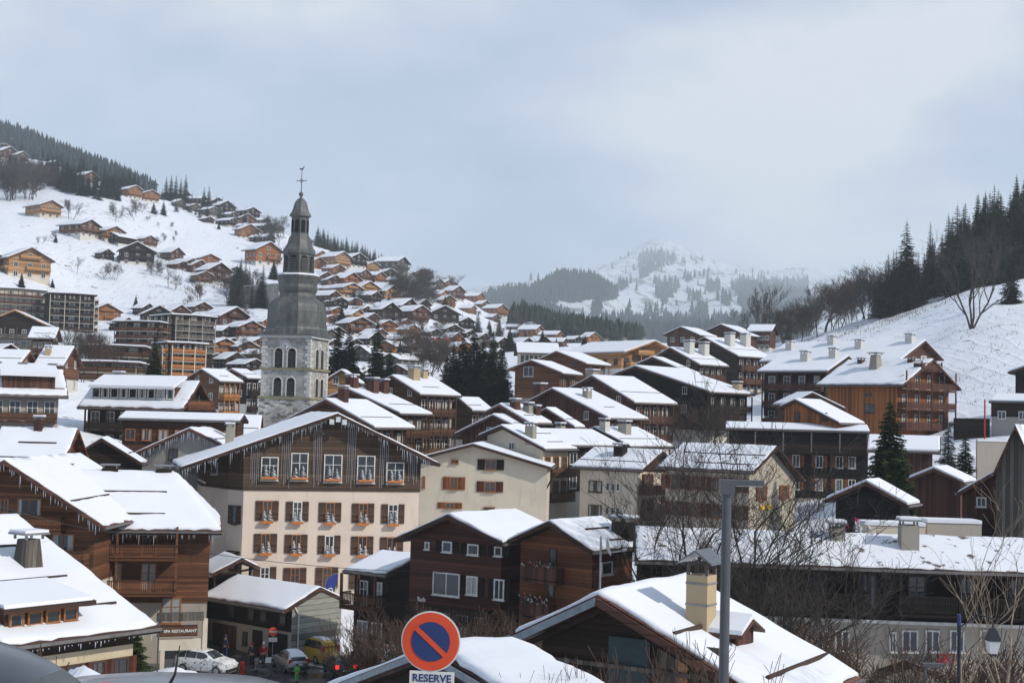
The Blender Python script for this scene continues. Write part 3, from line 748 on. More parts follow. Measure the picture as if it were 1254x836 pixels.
hb = FH('wing', 'wing', dict(r0=(4, 563), R0=(129, 645)), 97, -6, 7.5, .62, 16, og=1.6, os=1.3)
hb.walls(T['warm'], P['cream'], hb.eave('F') - 4.5).roof(sn=.25, near=True, guards=1, mat=M_ROOFR, seed=9)
w2 = hb.fw('F')
for (x0, y0_, x1, y1) in ((0, 611, 12, 628), (21, 611, 52, 631), (63, 654, 92, 674)): winpx(hb, 'F', x0, y0_, x1, y1, 'b', None, 'c')
a = hb.pix('F', 28, 648); b_ = hb.pix('F', 80, 648); hb.balcony('F', a[0], b_[0], a[1], 1.1, T['warm'], fine=True)
a = hb.pix('F', 90, 690); hb.balcony('F', w2 - 5, w2 - .2, a[1], 1.3, T['warm'], fine=True)
tag(hb.icicles('F', 60, .3, .9, 9) and children_of(hb.R)[-1], kind='stuff')
merge(h, hb)
# --- bottom left roof
h = FH('chalet', 'cream walled chalet under a wide dormered snow roof, in the bottom left corner',
       dict(r0=(25, 632), L0=(197, 768), L1=(0, 792)), 74, 142, 11, .42, 12, cat='chalet', og=.8, os=1.1)
BL = h
h.walls(P['yellow'], P['yellow'], 2).roof(sn=.28, near=True, guards=3, seed=12)
W_ = h.fw('L')
for q in (.55, .72, .90): h.win('L', W_ * q, h.eave('L') - 2.3, 1.0, .8, 'd', M_SHR, None, True, .45)
MB().box(h.x0 - .07, h.y0 - .07, h.eave('L') - .95, h.x0 - .003, h.y1 + .07, h.eave('L') - .02).build('timber_band', T['dark'], h.root)
def on_left(h, px, py):      # photo pixel -> local x, y on the left slope
    Mi = (Matrix.Translation(h.root.location) @ Matrix.Rotation(h.yaw, 4, 'Z')).inverted(); o = Mi @ Vector((0, 0, 0)); dr = Mi.to_3x3() @ ray(px, py)
    k = (h.Hh + h.kl * o.x - o.z) / (dr.z - h.kl * dr.x); return o + dr * k
q = on_left(h, 34, 691); h.chimney(q.x, q.y, 1.15, 1.15, 1.25, T['grey'], 'taper')
# shed dormer: a dark box let into the slope
q = on_left(h, 52, 766); dx = q.x + .5; yc = q.y; zd = h.rz(dx - .5)
MB().box(dx - .5, yc - 1.9, zd - 1.2, dx + 1.6, yc + 1.9, zd + .82).build('dormer', T['reddk'], h.root)
dd = children_of(h.root)[-1]
dr_ = MB().prism([(dx - 1.1, zd + .78), (dx + 2.2, zd + 1.3), (dx + 2.2, zd + 1.5), (dx - 1.1, zd + .98)], 'y', yc - 2.4, yc + 2.4).build('dormer_roof', M_ROOF, h.root)
MB().prism([(dx - 1.0, zd + 1.0), (dx + 2.6, zd + 1.565), (dx + 2.6, zd + 1.72), (dx - .95, zd + 1.16)], 'y', yc - 2.3, yc + 2.3).build('snow', SN, dr_)
for i in range(4): put_window(h.root, (dx - .56, yc - 1.4 + .93 * i, zd + .1), -math.pi / 2, .75, .6, 'b', None, 'c', False)
tag(h.icicles('L', 40, .1, .35, 8) and children_of(h.R)[-1], kind='stuff')
# --- barn with concrete end wall
h = FH('barn', 'low dark timber barn with a bare concrete end wall, in front of the hotel',
       dict(r0=(394, 719), r1=(289, 706), L0=(347, 747), R0=(427, 736), L1=(243, 729)), 108, 52, 4.2, .45, 9, cat='barn', og=.15, os=.9, base=-18.8)
BARN = h
W_ = h.fw('L'); z1 = 2.35
h.walls(T['black'], P['dim'], z1).roof(sn=.25, near=True, guards=0, seed=2)
MB().prism([(h.x0 - .07, .0), (h.x1 + .07, 0), (h.x1 + .07, h.wz(h.x1) - .05), (0, h.wz(0) - .05), (h.x0 - .07, h.wz(h.x0) - .05)], 'y', h.y0 - .12, h.y0 - .062).build('concrete_end_wall', timber('concrete_courses', (.25, .25, .215), False, .42, .6), h.root)
for q in (.3, .55, .7, .93): h.win('L', W_ * q * .97, z1 + .45, .8, .8, 'd', None, None, False)
def door(h, f, t, z, w, hh, mat, name='door'):
    b = MB().box(-w / 2, -.05, 0, w / 2, .03, hh); b.box(-w / 2 - .08, -.03, 0, -w / 2, .03, hh + .08); b.box(w / 2, -.03, 0, w / 2 + .08, .03, hh + .08); b.box(-w / 2, -.03, hh, w / 2, .03, hh + .08)
    return b.build(name, mat, h.root, h.loc(f, t, z, .1), h.frz(f))
door(h, 'L', W_ * .22, .05, 2.6, 1.95, T['redbr'], 'garage_door'); door(h, 'L', W_ * .62, .05, .9, 1.95, T['dark']); door(h, 'L', W_ * .86, .05, 1.9, 2.0, T['black'], 'garage_door')
h.win('L', W_ * .47, .8, .5, 1.0, 'd', None, None, False)
MB().tube([h.loc('F', .1, h.eave('L') + .1, .2), h.loc('F', .5, h.eave('L') - .5, .22), h.loc('F', .5, .1, .22)], .06, 8).build('drainpipe', M_FRW, h.root)
# --- open timber shelter roof between chalet and hotel
h = FH('shelter', 'small open timber shelter with a snow roof at the hotel corner', dict(r0=(297, 683), L0=(256, 702), R0=(313, 695)), 116, 28, 2.6, .5, 5, cat='shelter', og=.4, os=.4)
h.roof(sn=.2, near=True, guards=0)
for i in (h.x0 + .15, h.x1 - .15):
    for j in (h.y0 + .2, h.y1 - .2): MB().box(i - .1, j - .1, -2, i + .1, j + .1, h.wz(i) - .05).build('post', T['dark'], h.root)
m = MB(); m.bar((h.x0, h.y0, h.wz(h.x0) - .1), (h.x1, h.y0, h.wz(h.x1) - .1), .15); m.bar((0, h.y0, h.wz(h.x0)), (0, h.y0, h.wz(0)), .14); m.bar((h.x0 + .2, h.y0, h.wz(h.x0) - .1), (0, h.y0, h.wz(0) - .6), .12); m.build('truss', T['dark'], h.root)
MB().box(h.x0 + .3, h.y1 - .3, -2, h.x1 - .3, h.y1 - .15, h.wz(h.x0) - .3).build('back_wall', T['black'], h.root)
# --- small dark house with garage
h = FH('house', 'narrow dark timber house with a balcony, right of the concrete barn wall',
       dict(r0=(466, 674), r1=(512, 678), R0=(413, 696), R1=(479, 702)), 103, -112, 4.0, .4, 4.5, base=-18.8, og=.5, os=.8)
z1 = 2.6; h.walls(T['dark'], P['white'], z1).roof(sn=.25, near=True, guards=0, seed=5)
W_ = h.fw('R'); ze = h.eave('R')
for q in (.28, .72): h.win('R', W_ * q, ze - 2.3, .8, 1.7, 'w', None, 'c'); h.win('R', W_ * q, ze - 4.7, 1.0, 1.3, 'w')
h.balcony('R', -.4, W_ - .1, ze - 2.4, 1.2, T['brown'], fine=True, posts=3, drop=2.3)
door(h, 'R', W_ * .4, .05, 2.6, 1.9, T['brownv'], 'garage_door'); h.win('F', h.fw('F') * .5, ze - 2.2, .9, 1.2, 'w')
DKH = h
# --- dark brown and brown twin gables
h = FH('chalet', 'dark brown timber chalet with white framed windows behind the bare hedge and the round sign',
       dict(r0=(547, 630), L0=(482, 660), R0=(617, 663), r1=(633, 629)), 92, -10, 4.4, .45, 11, cat='chalet', base=-18.0, og=1.0, os=.8)
h.walls(timber('timber_deep_brown', (.075, .028, .02), False, .22, .3), P['white'], 2.4).roof(sn=.3, near=True, guards=0, seed=6)
for (x0, y0_, x1, y1) in ((521, 664, 527, 672), (542, 663.5, 555, 675), (573.5, 666, 587, 678.5), (606, 669, 616, 680)): winpx(h, 'F', x0, y0_, x1, y1, 'w', None if x1 - x0 < 8 else M_SHK, None, False, .5)
for (x0, y0_, x1, y1, s_) in ((531, 702, 564, 727, None), (572, 706, 586, 727, M_SHK), (605, 709, 619, 733, M_SHK)): winpx(h, 'F', x0, y0_, x1, y1, 'w', s_, 'c' if s_ else None)
a = h.pix('F', 510, 753); b_ = h.pix('F', 606, 753); h.balcony('F', a[0], b_[0], a[1], 1.3, T['dark'], fine=True)
for q in (.2, .4, .6, .8): h.win('F', h.fw('F') * q, h.pix('F', 560, 780)[1], 1.0, 1.5, 'w', None, 'c')
me = text_mesh('Rob', .42, M_FRW, .02); put('lettering', me, h.root, h.loc('F', h.pix('F', 532, 731)[0], h.pix('F', 532, 731)[1], 1.42))
h2 = FH('chalet', 'brown board chalet with two flower balconies facing the street and a sunlit right wall',
        dict(r0=(671, 638), L0=(618, 661), R0=(728, 674), r1=(742, 639), R1=(792, 670)), 88, -16, 3.9, .5, 9, cat='chalet', base=-17.6, og=.9, os=.7)
h = h2
h.walls(timber('timber_mid_brown', (.155, .058, .026), False, .22, .3), P['white'], 2.2).roof(sn=.28, near=True, guards=2, seed=7)
M_FL = plain('planting_dark_green', (.03, .05, .02), .8); M_FLR = plain('red_blooms', (.35, .02, .03), .7)
for (bx0, bx1, by) in ((650, 692, 707), (647, 682, 752)):
    a = h.pix('F', bx0, by); b_ = h.pix('F', bx1, by); h.balcony('F', a[0], b_[0], a[1], .9, T['redbr'], fine=False, rail=.85)
    m = MB(); g = MB(); s_ = MB(); rn = random.Random(int(by)); yy = h.y0 - .85
    for i in range(150):
        x = h.x0 + rn.uniform(a[0], b_[0]); z = a[1] + .85 + abs(rn.gauss(0, .22)); q = rn.uniform(.04, .09); p = Vector((x, yy + rn.uniform(-.15, .15), z))
        (g if i % 9 == 0 else s_ if i % 4 == 0 else m).add([p + Vector((-q, 0, 0)), p + Vector((q, 0, -q)), p + Vector((0, -q, q * 1.5))], [(0, 1, 2)])
    bo = [c for c in children_of(h.root) if c.name.startswith('balcony')][-1]
    for mm, nm, mt in ((m, 'plants', M_FL), (g, 'red_flowers', M_FLR), (s_, 'frosted_leaves', M_FROST)):
        o = mm.build(nm, mt, bo); o.matrix_basis = Matrix.LocRotScale(bo.location, bo.rotation_euler, None).inverted(); tag(o, kind='stuff')
for (x0, y0_, x1, y1) in ((673, 671, 683, 688), (671, 713, 680, 730), (640, 688, 650, 707), (641, 731, 650, 752)): winpx(h, 'F', x0, y0_, x1, y1, 'd', None, None, False)
h.win('R', h.fw('R') * .35, h.eave('R') - 1.6, 1.1, .8, 'w', None, None, False); h.win('R', h.fw('R') * .6, h.eave('R') - 4.4, .9, 1.2, 'w')
h.chimney(2.4, h.L * .32, 1.3, 1.0, 1.0, T['dark'])
# --- foreground roofs at the bottom
h = FH('chalet', 'dark weathered chalet at the bottom with a tall yellow rendered chimney on its snow roof',
       dict(r0=(731, 728), L0=(626, 778), r1=(846, 704), R1=(1056, 829)), 46, -38, 6, .42, 10, cat='chalet', og=1.6, os=.7)
FRONT = h
h.walls(T['dark'], P['dim'], .5).roof(sn=.3, near=True, guards=2, mat=M_ROOFR, seed=21)
for side in (-1, 1):
    w_ = h.wl if side < 0 else h.wr
    MB().bar((0, -h.L / 2 - .06, h.Hh - .2), (side * w_, -h.L / 2 - .06, h.rz(side * w_) - .2), .06, .24).build('barge_board', M_ROOFR if side > 0 else plain('zinc_flashing', (.20, .23, .26), .5, .4), h.R)
    MB().bar((0, -h.L / 2 + .5, h.Hh - .5), (side * w_, -h.L / 2 + .5, h.rz(side * w_) - .5), .16, .2).build('rafter', T['dark'], h.R)
MB().bar((-h.wl * .8, h.y0 - .12, h.Hh - 2.4), (h.wr * .9, h.y0 - .12, h.Hh - 2.4), .14, .14).build('tie_beam', T['grey'], h.root)
for i, (t, m_) in enumerate(((.30, plain('blue_green_panel', (.03, .05, .055), .7)), (.52, T['grey']), (.60, T['honey']), (.70, T['grey']))):
    w_ = h.fw('F'); MB().box(-.0, -.05, -1.5, 1.5 if i == 0 else .35 if i == 2 else .7, .02, 1.3).build('panel', m_, h.root, h.loc('F', w_ * t, h.eave('F') + .2, .06))
m = MB()
# tall chimney placed where the photo has it
def on_roof(h, px, py):
    """photo pixel -> local x,y on a roof slope"""
    Mi = (Matrix.Translation(h.root.location) @ Matrix.Rotation(h.yaw, 4, 'Z')).inverted(); o = Mi @ Vector((0, 0, 0)); dr = Mi.to_3x3() @ ray(px, py); best = None
    k = (h.Hh - h.kr * o.x - o.z) / (dr.z + h.kr * dr.x); q = o + dr * k     # right slope: z = Hh - kr x
    return min(max(q.x, .6), h.wr - .6), min(max(q.y, -h.L / 2 + .6), h.L / 2 - .6)
q = on_roof(h, 858, 768) or (2, 2)
x, y = q; z = h.rz(x)
MB().box(x - .38, y - .38, z - .8, x + .38, y + .38, z + 1.75).build('chimney', M_STUCCO, h.R); ch = children_of(h.R)[-1]
b = MB()
for s1 in (-1, 1):
    for s2 in (-1, 1): b.box(x + s1 * .33 - .05, y + s2 * .33 - .05, z + 1.753, x + s1 * .33 + .05, y + s2 * .33 + .05, z + 2.15)
b.build('chimney_lantern', T['grey'], h.R)
b = MB().prism([(x - .62, z + 2.12), (x, z + 2.52), (x + .62, z + 2.12), (x + .62, z + 2.18), (x, z + 2.59), (x - .62, z + 2.18)], 'y', y - .6, y + .6); b.build('chimney_hood', plain('chimney_hood_metal', (.18, .19, .20), .4, .6), h.R)
for zz in (.75, 1.45): MB().box(x - .4, y - .4, z + zz, x + .4, y + .4, z + zz + .06).build('chimney_band', M_CAP, h.R)
# dormer
q = on_roof(h, 912, 796) or (4, 3); x, y = q[0], q[1] + .3
MB().box(x - 1.3, y - .7, h.rz(x) - .5, x - .1, y + .7, h.rz(x) + .62).build('dormer', T['reddk'], h.root)
MB().prism([(y - 1.0, h.rz(x) + .45), (y, h.rz(x) + .9), (y + 1.0, h.rz(x) + .45), (y + 1.0, h.rz(x) + .55), (y, h.rz(x) + 1.0), (y - 1.0, h.rz(x) + .55)], 'x', x - 2.0, x + .2).build('dormer_roof', M_ROOFR, h.root)
dr_ = children_of(h.root)[-1]
MB().prism([(y - .95, h.rz(x) + .58), (y, h.rz(x) + 1.004), (y + .95, h.rz(x) + .58), (y + .92, h.rz(x) + .72), (y, h.rz(x) + 1.18), (y - .92, h.rz(x) + .72)], 'x', x - 2.0, x + .15).build('snow', SN, dr_)
# satellite dish on a pole at its left eave
root = empty('satellite_dish', h.W((-h.wl + 3.2, -h.L / 2 + .3, h.rz(-h.wl + 3.2))), 0, 'satellite dish on a thin pole above the left edge of the dark foreground roof', 'satellite dish')
m = MB(); m.tube([(0, 0, -.3), (0, 0, 1.9)], .035, 8); m.build('pole', M_CAP, root)
prof = [(.001, 0), (.11, .01), (.21, .04), (.3, .085)]; m = MB(); m.lathe(prof + [(r_ + .012, z_ + .01) for r_, z_ in reversed(prof)], 20)
o = m.build('dish', plain('dish_grey', (.35, .36, .37), .4), root, (.18, -.02, 1.55), smooth=True); o.rotation_euler = (0, R(78), 0)
MB().bar((.2, 0, 1.35), (.75, 0, 1.45), .03).build('arm', M_CAP, root)
MB().tube([(.72, 0, 1.45), (.85, 0, 1.52)], .05, 8).build('receiver', M_CAP, root)
h = FH('chalet', 'nearest snow roof with a dark gable edge, right behind the no parking sign',
       dict(r0=(522, 793), L0=(380, 849), R0=(636, 859), r1=(624, 776), R1=(790, 862)), 33, -30, 3, .45, 5, cat='chalet', og=1.0, os=.5)
h.walls(T['dark'], P['dim'], .5).roof(sn=.3, near=True, guards=0, mat=M_ROOF, seed=22)
for side in (-1, 1):
    w_ = h.wl if side < 0 else h.wr
    MB().bar((0, -h.L / 2 - .05, h.Hh - .12), (side * w_, -h.L / 2 - .05, h.rz(side * w_) - .12), .05, .15).build('barge_board', plain('zinc_flashing', (.20, .23, .26), .5, .4), h.R)
# --- long building on the right with the shop front
def longroof(name, label, pts, d, yaw, **k): return FH(name, label, pts, d, yaw, **k)
h = FH('long_house', 'very long dark timber house under a patchy snow roof with a white shop floor',
       dict(r0=(1330, 662), r1=(778, 648), L1=(776, 686)), 82, 90, 4.5, .36, 26, og=.3, os=1.6, base=-16.2)
SHOP = h
z1 = h.pix('L', 1100, 761)[1]; h.walls(T['black'], P['dim'], z1)
h.roof(sn=.14, near=True, guards=0, seed=30, snm=SN2)
W_ = h.fw('L'); ze = h.eave('L')
for i, q in enumerate(np.linspace(.07, .93, 9)): h.win('L', W_ * q, ze - 2.3, 1.0, 1.8, 'd')
h.balcony('L', W_ * .1, W_ * .5, ze - 2.5, 1.3, T['black'], fine=True, posts=4, drop=2.2); h.balcony('L', W_ * .56, W_ * .95, ze - 2.5, 1.3, T['black'], fine=True, posts=4, drop=2.2)
MB().box(-.0, -.16, 0, W_ * .9, -.003, .18).build('ledge', M_FRW, h.root, h.loc('L', W_ * .03, z1 - .1, .07), h.frz('L'))
for (x0, x1) in ((1088, 1098), (1104, 1124), (1132, 1151), (1163, 1180), (1000, 1015), (1022, 1040), (1200, 1215)):
    a = h.pix('L', x0, 797); b_ = h.pix('L', x1, 772); h.win('L', (a[0] + b_[0]) / 2, a[1], round(abs(b_[0] - a[0]), 1), round(b_[1] - a[1], 1), 'w', None, None, True)
for tx, px, mt, sz in (('Le Chalet', 1128, plain('shop_letters_dark', (.10, .10, .10), .6), .45), ('SKI', 1158, plain('shop_letters_red', (.45, .02, .03), .6), .75)):
    a = h.pix('L', px, 806); me = text_mesh(tx, sz, mt, .03); put('lettering', me, h.root, h.loc('L', a[0], a[1], .08), h.frz('L'))
a = h.pix('L', 1108, 836); MB().prism([(-1.6, 0), (0, .55), (1.6, 0), (1.6, .12), (0, .68), (-1.6, .12)], 'y', -1.9, -.07).build('porch_roof', T['dark'], h.root, h.loc('L', a[0], a[1] + .6, 0), h.frz('L'))
h.chimney(-1.6, -h.L / 2 + h.L * .40, 1.1, 1.0, 1.3, M_CONC); h.chimney(-.6, -h.L / 2 + h.L * .55, 1.2, .8, .6, M_CONC)
# --- white houses in the middle
h = FH('house', 'white plastered house with a low gable and brown shutters, right behind the hotel',
       dict(r0=(579, 543), L0=(500, 563), R0=(676, 572)), 146, -4, 7, .28, 14, og=.8, os=.5)
h.walls(P['cream']).roof(sn=.14, near=False, guards=0)
for (x0, y0_, x1, y1, s_) in ((552, 562, 562, 567, None), (551, 584, 561, 599, M_SHO), (545 - 28, 583, 519 + 2, 597, None), (594, 562, 608, 575, M_SHK), (593, 589, 607, 602, M_SHR), (592, 621, 606, 632, None), (545, 615, 557, 622, M_SHO)):
    winpx(h, 'F', x0, y0_, x1, y1, 'b', s_, None, True, .75)
m = MB()
for i in (h.x0 + .2, h.x1 - .1):
    MB().bar((i, h.y0 + .3, h.wz(i) - 2.2), (i + (.9 if i > 0 else -.9), h.y0 + .3, h.wz(i) - .4), .16).build('brace', T['dark'], h.root)
h = FH('house', 'cream house with timber balconies and a tall rendered chimney, behind the white low gabled house',
       dict(r0=(613, 521), L0=(586, 531), R0=(668, 549), R1=(708, 551), r1=(655, 521)), 155, -30, 5, .42, 9, os=.9)
h.walls(P['cream']).roof(sn=.25, guards=2)
h.storeys('R', 2.7, 3, 3, True, T['brown'], style='b', sh=None, posts=0); h.win('F', h.fw('F') * .45, h.eave('F') - .2, .8, .8, 'w')
h.chimney(h.wr * .55, -h.L / 2 + 1.2, 1.0, .8, 1.4, M_CONC)
h = FH('house', 'dark house with a broad snow roof facing us between two white houses',
       dict(r0=(727, 527), r1=(655, 524), L0=(760, 545), L1=(695, 543)), 166, 78, 5, .42, 9)
h.walls(T['dark'], P['white'], 3).roof(sn=.25, guards=0, mat=M_ROOFR).storeys('L', 2.7, 2, 3, False); h.chimney(1, 0, 1, .7, .8)
h = FH('chalet', 'brown chalet with two pale chimneys on its right slope, above the bare tree',
       dict(r0=(727, 523), R0=(766, 545), R1=(832, 547), r1=(775, 522)), 170, -38, 4.5, .42, 10, cat='chalet')
h.walls(T['warm'], P['white'], 3).roof(sn=.25, guards=1).storeys('R', 2.6, 2, 3, True, T['warm']); h.chimney(2, -1, 1.2, 1.1, 1.3, M_CONC); h.chimney(1.2, -4, .9, .9, 1.2, M_WCH)
h = FH('house', 'cream house with a square dark chimney and rows of three small windows',
       dict(r0=(813, 552), r1=(726, 550), L0=(786, 574), R0=(838, 580), L1=(699, 571)), 150, 55, 4.6, .45, 9, og=.9, os=.5)
h.walls(P['cream']).roof(sn=.25, guards=1)
W_ = h.fw('L'); ze = h.eave('L')
for i in range(2):
    z = ze - 2.5 - 2.55 * i; h.win('L', W_ * .28, z, 1.6, 1.2, 'd', None, 'c')
    for q in (.5, .59, .68): h.win('L', W_ * q, z + .25, .5, .85, 'w', None, None, False)
for i in range(3): h.row('F', 2, ze - 2.3 - 2.6 * i, w=1.3, h=1.9, style='b', sh=M_SHR, shw=.5); h.balcony('F', .2, h.fw('F') - .2, ze - 2.4 - 2.6 * i, 1.1, T['redbr'])
MB().prism([(h.x0 - .06, ze), (h.x1 + .06, ze), (h.x1 + .06, h.wz(h.x1) - .02), (0, h.wz(0) - .04), (h.x0 - .06, h.wz(h.x0) - .02)], 'y', h.y0 - .1, h.y0 - .003).build('gable_boarding', T['brown'], h.root)
h.chimney(-h.wl * .35, 0, 1.1, 1.1, 1.0, T['black'])
h = FH('house', 'cream house with a yellow shop sign, half hidden behind the large bare tree',
       dict(r0=(953, 546), L0=(925, 577), R0=(985, 588), r1=(838, 541), L1=(800, 570)), 138, 50, 5, .55, 10, og=.8, os=.6)
h.walls(P['beige']).roof(sn=.12, guards=2, near=True, snm=SN2); h.row('F', 2, h.eave('F') - 2, w=1, h=1.4, style='b', sh=M_SHO); h.storeys('L', 2.6, 2, 4, False, style='b', sh=M_SHR)
MB().box(-1.3, -.1, .2, 1.3, 0, .65).build('shop_sign', plain('sign_yellow', (.65, .45, .03), .6), h.root, h.loc('F', h.fw('F') * .35, h.eave('F') - 3.1, .02))
# --- dark house with orange shutters
h = FH('chalet', 'dark timber house with orange shutters, white windows and a long posted balcony',
       dict(r0=(1063, 521), r1=(890, 517), L0=(1068, 526), L1=(886, 522)), 163, 88, 4, .30, 17, cat='chalet', base=-10.8, og=.3, os=.4)
W_ = h.fw('L'); h.walls(T['black'], P['dim'], 2.4); h.roof(sn=.18, guards=0)
ze = h.eave('L')
h.balcony('L', 0, W_, ze - 2.3, 1.0, T['dark'], posts=6, postm=M_GUT, drop=2.2)
for j, z in enumerate((ze - 4.0, ze - 6.6)):
    for px in (975, 1003.5, 1028, 1043.5, 920, 945):
        h.win('L', h.pix('L', px, 553)[0], z, .85, 1.35, 'w', M_SHO if px not in (1043.5,) else None, 'c', True, .45)
hb = FH('w', 'w', dict(r0=(926, 500), L0=(884, 517), R0=(948, 519), R1=(987, 519), r1=(948, 500)), 160, -30, 3.6, .42, 6, og=.5, os=.4); hb.walls(T['brown']).roof(sn=.22, guards=0); merge(h, hb)
hb = FH('w', 'w', dict(r0=(973, 489), L0=(958, 495), R0=(1027, 518), R1=(1062, 519), r1=(1004, 488)), 165, -32, 4.6, .42, 7, og=.5, os=.4); hb.walls(T['orangev']).roof(sn=.25, guards=0)
hb.row('F', 2, hb.eave('F') + .3, w=.8, h=1.0, style='d'); merge(h, hb)
ST = {}
# --- big orange-brown chalet on the right
h = FH('chalet', 'large red-brown chalet with three balcony tiers on its gable, below the right snow slope',
       dict(r0=(1144, 440), r1=(1036, 441), L0=(1103, 471), R0=(1176, 477), L1=(1000, 470)), 190, 48, 6.5, .50, 15, cat='chalet', og=1.5, os=.9, base=-6.5)
h.walls(T['orangev'], P['white'], 2.2).roof(sn=.35, near=True, guards=0, mat=M_ROOFR)
W_ = h.fw('F')
for i in range(4):
    z = h.eave('F') - .6 - 2.65 * (i - 1); a = .15 if i else W_ * .3
    if i: h.balcony('F', a, W_ - a, z, 1.4, T['redbr'], posts=5, drop=2.45)
    else: h.balcony('F', a, W_ - a, z, 1.4, T['redbr'], posts=2, drop=1.2)
    for q in ((.5,) if i == 0 else (.14, .38, .62, .86)): h.win('F', W_ * q, z + .05, 1.3, 1.95, 'w', None, 'c' if q != .62 else None)
W2 = h.fw('L'); h.win('L', W2 * .62, h.eave('L') - 3.9, 1.6, 1.2, 'd'); h.win('L', W2 * .6, h.eave('L') - 1.6, 1.0, .4, 'd', None, None, False)
h.chimney(-h.wl * .35, .5, 1.6, 1.4, 1.9, M_CONC, 'taper', False)
for q in (-4, 4): h.chimney(-h.wl * .12, q, .9, .7, .5, T['redbr'], 'flat', False)
h = FH('chalet', 'long red-brown chalet behind the large balcony chalet, its snow roof dotted with white chimneys',
       dict(r0=(1134, 417), r1=(965, 421), L0=(1106, 438), R0=(1155, 440), L1=(925, 446)), 232, 52, 6, .45, 22, cat='chalet', og=1.0, os=.8)
h.walls(T['redbr'], P['white'], 2).roof(sn=.35, guards=0, mat=M_ROOFR)
h.row('F', 2, h.eave('F') - 2, w=1, h=1.3)
for i, q in enumerate((-.42, -.12, .12, .38)): h.chimney(-h.wl * (.15 + .25 * (i % 2)), h.L * q, 1.3, 1.2, 1.3, M_WCH, 'flat', True)
h = FH('chalet', 'dark chalet with white posts and balconies, left of the large red-brown balcony chalet',
       dict(r0=(1040, 436), r1=(952, 432), L0=(1012, 455), L1=(928, 455)), 212, 50, 6, .35, 12, cat='chalet')
h.walls(T['dark'], P['white'], 3).roof(sn=.3, guards=0).storeys('L', 2.6, 3, 4, True, T['redbr'], posts=5, pane='c'); h.chimney(-2.5, 0, 1.3, 1.2, 1.3, M_WCH); h.chimney(-1.2, -4, 1.2, 1.1, 1.3, M_WCH)
# --- dark chalets stepping down the middle
def step(label, pts, d, up='dark', lo='white', yaw=-40, n=2, nw=4, bm='redbr', w=6, L=13, rm=None, ch=(), guards=1, fn=2, cat='chalet', k=.42, zp=2.2, sn=.3):
    h = FH('chalet', label, pts, d, yaw, w, k, L, cat=cat); h.walls(T[up], P[lo], zp).roof(sn=sn, guards=guards, mat=rm or M_ROOFR, seed=int(d))
    side = 'R' if yaw < 0 else 'L'
    if n: h.storeys(side, 2.6, n, nw, True, T[bm], posts=nw + 1, pane='c')
    if fn: h.row('F', fn, h.eave('F') - .3, w=.9, h=1.1, style='w'); h.row('F', fn, h.eave('F') - 3, w=.9, h=1.1, style='w')
    for c in ch:
        x = (h.wr if c[0] > 0 else h.wl) * c[0]; h.chimney(x, h.L * c[1], c[2], c[2] * .8, c[3], c[4], 'flat', True)
    return h
step('dark chalet with red balconies and two white chimneys, highest of the stepped row', dict(r0=(862, 413), L0=(840, 425), R0=(903, 436), R1=(948, 439), r1=(903, 414)), 285, n=3, ch=((.45, -.2, 1.7, 2.4, M_WCH), (.4, .3, 1.7, 2.4, M_WCH)), w=9, L=16, fn=0)
step('dark chalet with two white chimneys below the highest one of the stepped row', dict(r0=(820, 425.5), L0=(801, 435), R0=(857, 446.5), R1=(893, 449), r1=(856, 427)), 262, n=2, ch=((.35, -.2, 1.6, 2.2, M_WCH), (.4, .25, 1.6, 2.2, M_WCH)), w=8, L=14)
step('small black gable peeping over the long black chalet', dict(r0=(798.5, 437), L0=(780, 447), R0=(846, 456), r1=(812, 436)), 238, w=6, L=9, n=0)
step('long black chalet with a huge snow roof slope and one yellow chimney', dict(r0=(777, 448), L0=(752, 457), R0=(869, 478), R1=(927, 483), r1=(832, 450)), 215, up='black', n=3, ch=((.88, .3, 1.2, 1.0, M_STUCCO),), w=9, L=18, bm='dark')
step('brown chalet with posted balconies, directly left of the long black chalet', dict(r0=(724, 460), L0=(694, 474), R0=(768.7, 491), R1=(839, 497), r1=(768, 463)), 203, up='reddk', n=2, ch=((-.3, -.3, 1.6, 1.2, M_CONC),), w=7, L=14)
step('red-brown chalet with a stone chimney and a long balcony side, in the valley middle', dict(r0=(675, 475.7), L0=(634, 497), R0=(734, 510), R1=(807, 514), r1=(712, 478)), 184, up='redbr', n=2, ch=((.35, -.1, 1.0, 1.1, M_CONC), (-.5, -.35, 1.4, 1.6, T['redbr'])), w=7, L=13)
step('low red-brown chalet roof tucked under the long balcony chalet', dict(r0=(668, 500), R0=(703, 524), R1=(717, 524), r1=(680, 499)), 170, up='redbr', n=0, w=5, L=9, fn=0)
step('small red-brown roof with clustered chimneys above the cream house', dict(r0=(611, 495), L0=(596, 503), R0=(650, 518), R1=(676, 518), r1=(640, 495)), 167, up='redbr', n=0, w=5, L=10, ch=((.3, -.2, 1, 1, T['redbr']), (.5, .1, 1, 1, M_CONC), (.6, .3, .9, .9, T['redbr'])), fn=0)
step('dark red gable just left of the clustered chimney roof', dict(r0=(603, 508), L0=(556, 533), R0=(640, 525), r1=(622, 507)), 164, up='redbr', n=0, w=6, L=9, fn=1)
